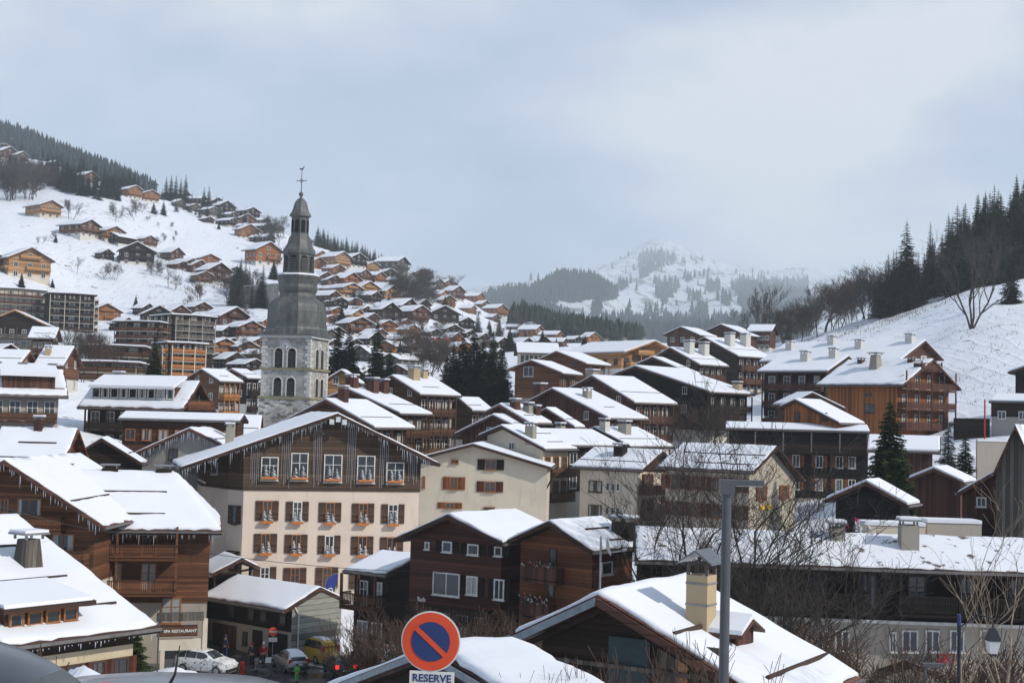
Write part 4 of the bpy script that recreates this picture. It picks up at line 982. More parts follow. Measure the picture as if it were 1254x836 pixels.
# left-middle terrace of brown balcony chalets
h = step('tall brown balcony chalet, top one of the three stepped roofs behind the hotel', dict(r0=(479, 460), L0=(456, 471), R0=(512.5, 483), R1=(567.5, 484.5), r1=(528, 462)), 190, up='brown', n=3, nw=4, bm='brown', ch=((.2, -.1, 1.4, 1.6, M_STUCCO), (.1, .2, 1.0, 1.0, M_STUCCO)), w=7, L=13)
step('red-brown chalet, middle one of the three stepped roofs behind the hotel', dict(r0=(425, 476), L0=(398, 486), R0=(490, 506), R1=(531.6, 507), r1=(466, 477)), 175, up='brown', n=2, nw=3, bm='brown', ch=((-.1, -.3, 1.3, 1.6, T['redbr']), (.15, 0, 1.3, 1.6, T['redbr']), (.15, .3, 1.3, 1.5, T['redbr'])), w=7, L=12)
step('red-brown chalet, lowest of the three stepped roofs behind the hotel', dict(r0=(398, 489), R0=(457, 522.5), R1=(512, 525), r1=(448, 489)), 162, up='brown', n=2, nw=3, bm='brown', w=6, L=11, ch=((.1, -.2, 1, 1.6, T['redbr']),))
step('low roof extension stepping down to the right of the tall balcony chalet', dict(r0=(560, 487), R0=(575, 501), R1=(608, 506), r1=(585, 487)), 196, up='brown', n=2, nw=2, bm='brown', w=4, L=8, fn=0)
# modern orange pair, new chalet, school
h = FH('chalet', 'modern orange timber chalet with a triangular white framed window, above the stepped roofs', dict(r0=(650, 441), L0=(622, 450), R0=(688, 456), R1=(717, 459), r1=(674, 441)), 228, -30, 5, .42, 9, cat='chalet')
h.walls(T['warm'], P['grey'], 2.6).roof(sn=.3, guards=0, mat=T['warm']).storeys('R', 2.6, 2, 3, False, style='d', pane='c'); h.win('F', h.fw('F') * .3, h.eave('F') - .6, 1.8, 1.6, 'w'); h.win('F', h.fw('F') * .6, h.eave('F') - 3, .8, 1.0, 'd')
h = FH('chalet', 'pale brown boarded chalet between the modern orange chalet and the honey coloured one', dict(r0=(681, 430), L0=(662, 439), R0=(719.6, 444.6), R1=(750, 446), r1=(712, 430)), 255, -35, 6, .42, 11, cat='chalet')
h.walls(T['warm'], P['white'], 2).roof(sn=.3, guards=0, mat=T['warm']).storeys('R', 2.6, 2, 4, True, T['orange']); h.row('F', 2, h.eave('F') - .5, w=.9, h=1, style='d')
h = FH('chalet', 'honey coloured chalet with deep gable balconies and a very broad snow roof', dict(r0=(803, 417), r1=(716, 420), L0=(756, 432.6), R0=(818, 425), L1=(694, 431)), 300, 48, 9, .35, 20, cat='chalet', og=2)
h.walls(T['honey'], P['white'], 2).roof(sn=.35, guards=0, mat=T['honey']); W_ = h.fw('F')
for i in range(3):
    z = h.eave('F') - .2 - 2.7 * i; h.balcony('F', W_ * .1 if i else W_ * .3, W_ * .9 if i else W_ * .7, z, 1.6, T['honey'], posts=4 if i else 2, drop=2.4 if i else 1); h.row('F', 4 if i else 1, z + .05, w=1.5, h=1.9, style='d')
h.row('L', 5, h.eave('L') - 2.6, w=1.2, h=1.2, style='d')
for q in (-.3, 0, .3): h.chimney(.4, h.L * q, .9, .9, .7, M_CONC, 'flat', False)
h = FH('school', 'long cream building with a row of tall windows, behind the dark spruce clump', dict(r0=(684, 421), r1=(634, 420), L0=(690, 433), L1=(630, 431)), 332, 80, 6, .45, 11, cat='school')
h.walls(P['cream']).roof(sn=.3, guards=0); h.row('L', 8, h.eave('L') - 2.4, w=.7, h=1.7, style='d'); h.row('L', 8, h.eave('L') - 5.2, w=.7, h=1.7, style='d')
# far reddish chalets right of centre
h = FH('chalet', 'far reddish chalet with a single gable, leftmost of the three against the misty mountain', dict(r0=(833.5, 400), L0=(813, 409), R0=(856, 410), r1=(856, 399)), 385, -8, 9, .4, 14, cat='chalet'); h.walls(T['redbr'], P['white'], 2).roof(sn=.35, guards=0).row('F', 3, h.eave('F') - 1.8, w=1.1, h=1.2); h.row('F', 3, h.eave('F') - 4.6, w=1.1, h=1.2)
h = FH('chalet', 'far reddish chalet with a broad gable, middle of the three against the misty mountain', dict(r0=(882.5, 397), L0=(857, 409), R0=(914, 410), r1=(905, 396)), 392, -10, 10, .4, 16, cat='chalet'); h.walls(T['redbr'], P['white'], 2).roof(sn=.35, guards=0).row('F', 4, h.eave('F') - 1.8, w=1.1, h=1.2); h.row('F', 4, h.eave('F') - 4.6, w=1.1, h=1.2)
h = FH('chalet', 'far reddish chalet with a side snow slope, rightmost of the three against the misty mountain', dict(r0=(950, 398), r1=(918, 397), L0=(946, 405), R0=(955, 409), L1=(914, 404)), 398, 68, 7, .45, 11, cat='chalet'); h.walls(T['redbr'], P['white'], 2).roof(sn=.35, guards=0).row('L', 4, h.eave('L') - 2.4, w=1.1, h=1.2); h.row('L', 4, h.eave('L') - 5, w=1.1, h=1.2)
# --- left side, middle distance
h = FH('house', 'house with a shed dormer and three orange chimneys, at the left edge', dict(r0=(79, 454), r1=(-22, 452), L0=(88, 485), L1=(-28, 482)), 152, 96, 6, .5, 11)
h.walls(T['brown'], P['dim'], 6).roof(sn=.3, guards=2, mat=M_ROOFR, near=True).storeys('L', 2.6, 3, 4, True, T['brown'], posts=0)
for q in (-.35, 0, .3): h.chimney(-.8, h.L * q, .7, .7, .8, M_HB, 'flat', False)
MB().box(-h.wl * .8, -h.L * .35, h.rz(-h.wl * .5) - 1, -.8, h.L * .25, h.rz(-h.wl * .5) + .6).build('dormer', T['redbr'], h.root)
MB().prism([(-h.wl * .9, h.rz(-h.wl * .5) + .6), (-.4, h.rz(-h.wl * .5) + 1.6), (-.4, h.rz(-h.wl * .5) + 2.1), (-h.wl * .9, h.rz(-h.wl * .5) + 1.1)], 'y', -h.L * .38, h.L * .28).build('dormer_roof', SN, h.root)
h = FH('chalet', 'wide chalet with a long strip of dormer windows, left of the church tower', dict(r0=(246, 467), r1=(118, 467), L0=(226, 502), R0=(268, 505), L1=(95, 498)), 160, 74, 5.2, .75, 13, cat='chalet', og=1.0, os=.8)
h.walls(T['dark'], P['white'], 2).roof(sn=.28, guards=0, near=True, mat=M_ROOFR)
z0_ = h.rz(-h.wl * .62); xx = -h.wl * .72
MB().box(xx, -h.L * .36, z0_ - .6, -.6, h.L * .4, z0_ + 1.25).build('dormer', T['brown'], h.root)
MB().prism([(xx - .7, z0_ + 1.0), (-.3, z0_ + 2.3), (-.3, z0_ + 2.6), (xx - .7, z0_ + 1.3)], 'y', -h.L * .38, h.L * .42).build('dormer_roof', SN, h.root)
for i in range(9): put_window(h.root, (xx - .07, -h.L * .33 + h.L * .7 * i / 8, z0_ - .1), -math.pi / 2, .95, 1.1, 'w', None, 'c', False)
h.row('F', 2, h.eave('F') + .4, w=1, h=1.4, style='w', pane='c'); h.balcony('F', .4, h.fw('F') - .4, h.eave('F') + .2, 1, T['warm'])
h.storeys('L', 2.6, 2, 6, True, T['dark'], posts=5); h.chimney(.3, h.L * .3, 1.0, .9, .8, M_CONC)
h = FH('house', 'long low brown building with a flat looking snow roof, beneath the dormer chalet', dict(r0=(300, 508), r1=(153, 504), L0=(296, 515), L1=(143, 511)), 140, 86, 3, .25, 13, og=.4, os=.5)
h.walls(T['brown']).roof(sn=.2, guards=0, mat=M_ROOF).row('L', 7, h.eave('L') - 1.9, w=.95, h=1.1, style='b', pane='c')
h = FH('house', 'grey plastered gable with icicles under dark eaves, directly left of the hotel', dict(r0=(231.6, 524), L0=(160, 557), R0=(278, 546), r1=(262, 523)), 131, -14, 5, .45, 9, og=.8, os=.8)
h.walls(P['grey']).roof(sn=.22, guards=1, near=True, mat=M_ROOFR).icicles('F', 50, .3, 1.0, 3); tag(children_of(h.R)[-1], kind='stuff'); h.chimney(h.wr * .7, h.L * .1, .7, .7, 1.6, M_CONC); h.win('F', 3, h.eave('F') - .5, .9, 1.1, 'd')
h = FH('chalet', 'snow roof with a warm brown gable edge, at the left edge above the balcony chalet', dict(r0=(97, 526), r1=(4, 524), L0=(75, 573), R0=(106, 565), L1=(-30, 571)), 124, 72, 4.8, .7, 10, cat='chalet', og=.9)
h.walls(T['warm'], P['white'], 2).roof(sn=.28, guards=2, near=True, mat=T['warm']); h.row('F', 2, h.eave('F') - .4, w=.9, h=1.1, style='b'); h.chimney(-.2, 0, .7, .7, .9, T['redbr'])
h = FH('house', 'little pointed snow roof between the left edge chalet and the grey gable', dict(r0=(124, 536), L0=(104, 560), R0=(176, 566), r1=(132, 537)), 127, -12, 3, .55, 5)
h.walls(T['dark']).roof(sn=.25, guards=1, near=True)
h = FH('house', 'snow roof with a square grey chimney, just left of the church tower foot', dict(r0=(322, 510), r1=(272, 509), L0=(322, 534), L1=(262, 533)), 150, 84, 5, .45, 6)
h.walls(P['dim']).roof(sn=.25, guards=1)
step('small house with a sunlit timber gable, at the left edge below the curved apartment block', dict(r0=(38, 430), r1=(-8, 430), L0=(25, 448), R0=(49, 450)), 190, up='honey', lo='yellow', yaw=60, n=0, w=5, L=10, fn=1)
step('snow roofed house with a slim chimney right of the sunlit gable at the left edge', dict(r0=(92, 425), r1=(50, 424), L0=(77, 449), R0=(106, 451), L1=(45, 448)), 196, up='warm', yaw=60, n=0, w=5, L=9, ch=((-.5, .2, .9, 1.0, M_STUCCO),))
step('dark walled chalet with a plain snow roof in front of the balcony blocks', dict(r0=(73, 402), r1=(36, 401), L0=(69, 415), R0=(79, 417), L1=(36, 414)), 245, up='dark', yaw=66, n=1, nw=3, w=5, L=9)
step('brown chalet with an orange balcony strip, left of the church tower at its window height', dict(r0=(246, 452), L0=(224, 464), R0=(268, 466), R1=(299, 468), r1=(276, 452)), 215, up='warm', yaw=-35, n=2, nw=3, bm='orange', w=6, L=11)
step('dark chalet beside the church tower at its window height', dict(r0=(283, 452), L0=(272, 460), R0=(305, 462), R1=(322, 462), r1=(303, 452)), 232, up='dark', yaw=-35, n=2, nw=2, bm='dark', w=5, L=9)
step('cream dormered chalet directly right of the church tower', dict(r0=(418, 453), L0=(398, 465), R0=(437, 473), r1=(424, 452)), 205, up='honey', lo='cream', yaw=-12, n=0, w=4.5, L=6, k=.6)
# --- right side
step('small black hut with a thick white snow slope, in front of the tall spruce', dict(r0=(1060, 589.4), L0=(1010, 612), R0=(1112, 619), R1=(1127, 617), r1=(1078, 589)), 112, up='black', yaw=-20, n=0, fn=0, w=4, L=5, cat='hut', guards=0)
step('small dark brown hut with a white snow roof, right of the tall spruce', dict(r0=(1143, 573), L0=(1114, 588), R0=(1181, 590), r1=(1160, 573)), 122, up='reddk', yaw=-8, n=0, fn=0, w=4, L=5, cat='hut', guards=0)
step('red-brown shed with a snow roof between the tall spruce and the small spruces', dict(r0=(1152, 536), r1=(1064, 537), L0=(1153, 551), L1=(1060, 552)), 150, up='redbr', yaw=86, n=0, fn=0, w=4, L=8, cat='shed', guards=0)
h = FH('house', 'reddish boarded house with two lean-to snow roofs, at the right edge', dict(r0=(1262, 552), L0=(1172, 604), r1=(1275, 550)), 100, 4, 6, .6, 9, og=.6, os=.4)
h.walls(T['reddk'], P['dim'], 3).roof(sn=.2, near=True, guards=1, mat=M_ROOFR)
for (x0, y0_, x1, y1) in ((1196, 609, 1208, 620), (1220, 609, 1228, 619)): winpx(h, 'F', x0, y0_, x1, y1, 'w')
a = h.pix('F', 1192, 650); h.balcony('F', a[0], h.fw('F') - 1, a[1], 1.0, T['black'], fine=True)
h = FH('house', 'tall weathered gable with a pale lower wall, cut off by the right edge', dict(r0=(1243, 520), L0=(1222, 582), r1=(1262, 521)), 92, -8, 1.6, 2.3, 8, og=.5, os=.2)
h.walls(T['grey'], P['white'], 3).roof(sn=.12, near=True, guards=0, mat=M_ROOFR)
h = FH('house', 'dark house with a flat snowy eave on the slope at the right edge', dict(r0=(1300, 484), r1=(1225, 481), L0=(1300, 492), L1=(1204, 490)), 178, 86, 4, .25, 9, og=.3, os=.4)
h.walls(T['dark'], P['grey'], 2.5).roof(sn=.25, guards=0).row('L', 3, h.eave('L') - 2, w=1, h=1)
step('black house end above the dark house on the slope, cut off by the right edge', dict(r0=(1268, 444), L0=(1234, 452), r1=(1278, 444)), 186, up='black', yaw=-5, n=0, w=4, L=7, fn=1)
# ------------------------------------------------------------------ church tower
TD = 187.0
def tz(y, d=TD): return at(360 + (500 - y) * .031, y, d).z
cpt = at(360, 500, TD); tyaw = R(-13)
gz = H(cpt.x, cpt.y) - 1
tw = empty('church_tower', (cpt.x, cpt.y, gz), tyaw, 'square stone church tower with a clock and a tall grey metal onion spire', 'church tower')
TO = gz
S2 = 3.35
M_ST = stone('tower_stone', (.12, .11, .09), (.55, .54, .50), 1.3, (.34, .33, .30))
M_ST2 = stone('tower_ashlar', (.23, .22, .20), (.45, .44, .41), 2.0, (.42, .41, .38))
M_TR = plaster('tower_trim_stone', (.52, .51, .48), .4)
M_MOSS = plaster('mossy_ledge', (.24, .22, .13), .6)
def sheet_metal(nt, b):
    t = nt.nodes.new('ShaderNodeTexCoord'); s = nt.nodes.new('ShaderNodeSeparateXYZ'); nt.links.new(t.outputs['Object'], s.inputs[0])
    a = math_n(nt, 'ARCTAN2', s.outputs[1], s.outputs[0]); f = math_n(nt, 'FRACT', math_n(nt, 'MULTIPLY', a, 7.64))
    seam = math_n(nt, 'LESS_THAN', f, .08); n = noise(nt, coords(nt, 'Object', (1, 1, .35)), 1.6, 5)
    base = ramp(nt, n, [(.3, (.05, .055, .053)), (.55, (.092, .098, .094)), (.75, (.15, .155, .148))])
    nt.links.new(mix(nt, base, (.05, .055, .055), math_n(nt, 'MULTIPLY', seam, .7)), b.inputs['Base Color'])
    b.inputs['Roughness'].default_value = .6; b.inputs['Metallic'].default_value = .1
M_MET = mk('tower_sheet_metal', sheet_metal)
zA, zB, zC = tz(488) - TO, tz(453) - TO, tz(412) - TO
MB().box(-S2 - .22, -S2 - .22, -2, S2 + .22, S2 + .22, zA).build('tower_base', M_ST, tw)
MB().box(-S2 - .02, -S2 - .02, zA + .003, S2 + .02, S2 + .02, zB).build('lower_belfry', M_ST2, tw)
MB().box(-S2 + .05, -S2 + .05, zB + .003, S2 - .05, S2 - .05, zC).build('upper_belfry', M_ST2, tw)
for z, e in ((zA, .34), (zB, .26)): MB().box(-S2 - e, -S2 - e, z - .12, S2 + e, S2 + e, z + .14).build('ledge', M_MOSS, tw)
MB().box(-S2 - .3, -S2 - .3, zC - .35, S2 + .3, S2 + .3, zC - .02).build('cornice', M_TR, tw)
# rough ashlar corners
m = MB(); z = zA + .2; i = 0
while z < zC - .7:
    for sx in (-1, 1):
        for sy in (-1, 1):
            a, c = (.75, .45) if i % 2 else (.45, .75)
            m.box(sx * (S2 + .045), sy * (S2 + .045), z, sx * (S2 + .045 - a), sy * (S2 + .045 - c), z + .42)
    z += .48; i += 1
m.build('corner_stones', M_TR, tw)
def arch_pts(w, hgt, n=9):
    p = [(-w / 2, 0), (w / 2, 0)]; r = w / 2
    return p + [(r * math.cos(math.pi * i / (n - 1)), hgt - r + r * math.sin(math.pi * i / (n - 1))) for i in range(n)]
def arch(face, t, z, w, hgt, parent, off, mf=M_TR, pm=None):
    rz = {'F': 0, 'R': math.pi / 2, 'B': math.pi, 'L': -math.pi / 2}[face]
    loc = {'F': (t, -off, z), 'R': (off, t, z), 'B': (-t, off, z), 'L': (-off, -t, z)}[face]
    o_, i_ = arch_pts(w + .3, hgt + .15), arch_pts(w, hgt); n = len(o_)
    m = MB(); vs = [(x, -.12, q) for x, q in o_] + [(x, -.12, q) for x, q in i_] + [(x, .03, q) for x, q in o_] + [(x, .03, q) for x, q in i_]
    f = []
    for k in range(n):
        a, b_ = k, (k + 1) % n; f += [(a, b_, n + b_, n + a), (a, 2 * n + a, 2 * n + b_, b_), (n + a, n + b_, 3 * n + b_, 3 * n + a)]
    m.add(vs, f); o = m.build('bell_opening', mf, parent, loc, rz)
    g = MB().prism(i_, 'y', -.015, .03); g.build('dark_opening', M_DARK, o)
    l = MB(); q = .15
    while q < hgt - w * .35: l.add([(-w / 2 + .03, -.09, q - .06), (w / 2 - .03, -.09, q - .06), (w / 2 - .03, -.018, q + .06), (-w / 2 + .03, -.018, q + .06)], [(0, 1, 2, 3)]); q += .26
    l.build('louvre', pm or M_LOUV, o)
    return o
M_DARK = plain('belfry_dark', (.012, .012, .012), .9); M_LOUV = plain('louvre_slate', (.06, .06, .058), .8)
px2m = TD / F_PX
for face in 'FRBL':
    for t in (-.92, .92):
        arch(face, t - (.12 if face == 'F' else 0), zA + .35, 1.12, 2.35, tw, S2 + .02); arch(face, t - (.12 if face == 'F' else 0), zB + .25, 1.12, 2.5, tw, S2 - .05)
for face, rz, loc in (('F', 0, (-.1, -S2 + .05 - .02, zC - 1.35)), ('R', math.pi / 2, (S2 - .05 + .02, 0, zC - 1.35))):
    c = MB().lathe([(.74, -.0), (.74, .08), (.66, .1), (.001, .1)], 28).mesh('clock', plain('clock_face', (.55, .55, .53), .5))
    c.transform(Matrix.Rotation(R(90), 4, 'X')); co = put('clock', c, tw, loc, rz)
    k = MB()
    for i in range(12):
        a = i * math.pi / 6; k.bar((math.sin(a) * .48, -.115, math.cos(a) * .48), (math.sin(a) * .64, -.115, math.cos(a) * .64), .09, .02, up=(0, 1, 0))
    k.build('hour_mark', M_DARK, co)
    for a, l_, w_ in ((R(-120), .32, .07), (R(190), .5, .05)): MB().bar((0, -.13, 0), (math.sin(a) * l_, -.13, math.cos(a) * l_), w_, .015, up=(0, 1, 0)).build('clock_hand', M_DARK, co)
def ring(ap, z, sq=False):
    o = []
    for k in range(16):
        t = k * math.pi / 8
        if sq: r = ap / max(abs(math.cos(t)), abs(math.sin(t)))
        else:
            q = ((math.degrees(t) + 22.5) % 45) - 22.5; r = ap / math.cos(R(q))
        o.append((r * math.cos(t), r * math.sin(t), z))
    return o
def loft(rings):
    m = MB(); 
    for r in rings: m.v += r
    for i in range(len(rings) - 1):
        for k in range(16): m.f.append((i * 16 + k, i * 16 + (k + 1) % 16, (i + 1) * 16 + (k + 1) % 16, (i + 1) * 16 + k)); m.m.append(0)
    m.f += [tuple(reversed(range(16))), tuple(range((len(rings) - 1) * 16, len(rings) * 16))]; m.m += [0, 0]
    return m
q = lambda y, hw: (hw * px2m, tz(y) - TO)
def octl(name, prof, mat=M_MET): return loft([ring(a, z) for a, z in (q(*p) for p in prof)]).build(name, mat, tw)
loft([ring(S2 + .55, zC + .0, True), ring(S2 + .5, zC + .12, True)] + [ring(*q(404, 35.5)), ring(*q(399, 33))]).build('spire_skirt', M_MET, tw)
octl('onion_dome', [(398.9, 32.6), (394, 32.8), (388, 32.8), (382, 32.6), (377, 31.8), (373, 30.2), (370, 28), (366.5, 23.6), (364, 20.8), (359, 20)])
octl('dome_base_ring', [(400.5, 34.2), (397.6, 34.2)])
def ribs(prof, name='corner_ribs'):
    m = MB()
    for k in range(8):
        a = R(22.5 + 45 * k); m.tube([(math.cos(a) * hw * px2m * 1.082, math.sin(a) * hw * px2m * 1.082, tz(y) - TO) for y, hw in prof], .055, 5)
    tag(m.build(name, M_MET, tw), kind=None)
ribs([(397, 32.7), (388, 32.8), (382, 32.6), (377, 31.8), (373, 30.2), (370, 28), (366.5, 23.6), (364, 20.8)])
ribs([(307, 18), (304, 15.6), (299, 13.4), (294, 12), (290.5, 11.2)]); ribs([(337, 17.2), (312, 16.7)])
octl('spire_gallery', [(358.9, 20.5), (356, 21.8), (353, 22.3), (349, 21.6), (346, 22.4), (342, 23.6), (340, 24.6), (338, 24.6)])
octl('gallery_snow', [(337.9, 24), (336, 23)], SN)
octl('lower_lantern', [(337, 17.2), (334, 16.9), (312, 16.7), (311.5, 18.4), (308, 18.4)])
octl('lantern_roof', [(307.9, 18.2), (304, 15.6), (299, 13.4), (294, 12), (290, 11.2)])
LR = []
def lantern(yb, yt, ap, wid, name):
    zb, zt_ = tz(yb) - TO, tz(yt) - TO
    for k in range(8):
        a = k * math.pi / 4
        rz = a + math.pi / 2
        w = wid * px2m; hgt = (zt_ - zb)
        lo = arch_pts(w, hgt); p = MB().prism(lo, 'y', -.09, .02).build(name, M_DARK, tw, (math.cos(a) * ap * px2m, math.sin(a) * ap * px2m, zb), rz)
        l = MB(); z = .1
        while z < hgt - w * .3: l.add([(-w / 2, -.16, z - .05), (w / 2, -.16, z - .05), (w / 2, -.095, z + .06), (-w / 2, -.095, z + .06)], [(0, 1, 2, 3)]); z += .22
        if name == 'louvred_opening': l.build('louvre', M_MET, p)
lantern(333, 314, 16.8, 8.6, 'louvred_opening')
octl('upper_lantern', [(289.9, 10.6), (287, 9.9), (267, 9.7), (265.5, 11)])
lantern(285, 270, 9.8, 4.8, 'arched_opening')
octl('bell_cap', [(265.4, 12.4), (263, 11.9), (260, 10), (256, 8.6), (251, 7.6), (247, 6.2), (244, 3.8), (242.5, 1.6), (241, 1.2)])
tp = tz(238) - TO
MB().lathe([(.001, -.33), (.2, -.27), (.33, 0), (.2, .27), (.06, .33)], 16, (0, 0, tp)).build('ball', M_MET, tw, smooth=True)
M_IRON = plain('cross_iron', (.05, .05, .05), .5, .6)
zr, zc2 = tz(207) - TO, tz(221.5) - TO
m = MB().tube([(0, 0, tp + .3), (0, 0, zr)], [.06, .035], 6); m.bar((-.66, 0, zc2), (.66, 0, zc2), .07); m.bar((0, -.3, zc2), (0, .3, zc2), .05)
for s_ in (-1, 1): m.lathe([(.001, -.1), (.1, 0), (.001, .1)], 6, (s_ * .66, 0, zc2)); m.tube([(s_ * .3, 0, zc2), (0, 0, zc2 + .3)], .03, 4); m.tube([(s_ * .3, 0, zc2), (0, 0, zc2 - .3)], .03, 4)
m.build('cross', M_IRON, tw)
MB().prism([(-.35, .1), (-.25, .25), (-.05, .15), (.15, .2), (.2, .42), (.3, .45), (.38, .36), (.28, .3), (.22, .05), (.05, -.05), (-.15, 0)], 'y', -.02, .02).build('weathercock', M_IRON, tw, (0, 0, zr - .1))
# ------------------------------------------------------------------ chalets on the hillside: prototypes, then copies
GRAVE = []
def proto(up, lo, roofm, k=.44, L=12, w=6.4, Hh=8.3, st=2, far=False, style='w', bm=None, dormer=False):
    root = empty('chalet', (0, 0, 0)); h = House('chalet', 'chalet', '', dims=(L, w, w * random.uniform(.92, 1.08), k, k, Hh, 0), root=root, og=1.1, os=1.1)
    h.walls(T[up], P[lo], 1.6 if lo != 'none' else 0, found=5).roof(roofm, sn=.42, guards=0 if far else 1, gutter=False, seed=int(Hh * 10))
    W_ = h.fw('F'); ez = h.eave('F')
    nf = 3
    for i, z in enumerate((.5, 3.2)):
        if z + 1.6 > ez + .9: continue
        h.row('F', nf, z + .3, w=1.3, h=1.5, style=style); h.row('L', 3, min(z + .3, ez - 1.5), w=1.2, h=1.3, style=style)
        if not far: h.row('R', 3, min(z + .3, ez - 1.5), w=1.2, h=1.3, style=style)
    h.win('F', W_ * .5, ez + .4, 1.4, 1.2, style)
    h.balcony('F', .2 if L > 10 else W_ * .4, W_ - .2, 2.9, 1.1, T[bm or up], posts=0)
    if not far: h.balcony('F', W_ * .25, W_ * .75, ez + .05, .9, T[bm or up], posts=0); h.balcony('L', .2, h.fw('L') - .2, 2.9, .9, T[bm or up])
    h.chimney(w * .3, -L * .15, .9, .8, 1.1, M_STUCCO if up in ('orange', 'honey') else M_CONC)
    return tree_of(root)
PR = {}
for nm, a in dict(orange=('orange', 'white', M_ROOFR), honey=('honey', 'cream', M_ROOFR), brown=('warm', 'white', M_ROOF), dark=('dark', 'white', M_ROOF), red=('redbr', 'cream', M_ROOFR), pale=('dark', 'white', M_ROOF), grey=('grey', 'dim', M_ROOF)).items():
    PR[nm] = [proto(*a), proto(*a, L=15, Hh=7.8, k=.42), proto(*a, L=9.5, w=7.4, Hh=9.6, k=.5)]
PR_FAR = {nm: [proto(*a, far=True), proto(*a, far=True, L=15, Hh=7.8, k=.42), proto(*a, far=True, L=9, w=7.2, Hh=9.4, k=.5)] for nm, a in dict(orange=('orange', 'white', M_ROOFR), honey=('honey', 'cream', M_ROOFR), brown=('warm', 'white', M_ROOF), dark=('dark', 'white', M_ROOF), red=('redbr', 'cream', M_ROOFR), pale=('dark', 'white', M_ROOF), grey=('grey', 'dim', M_ROOF)).items()}
WORD = dict(orange='orange timber', honey='honey coloured', brown='warm brown', dark='dark brown', red='red-brown', pale='white and dark', grey='weathered grey')
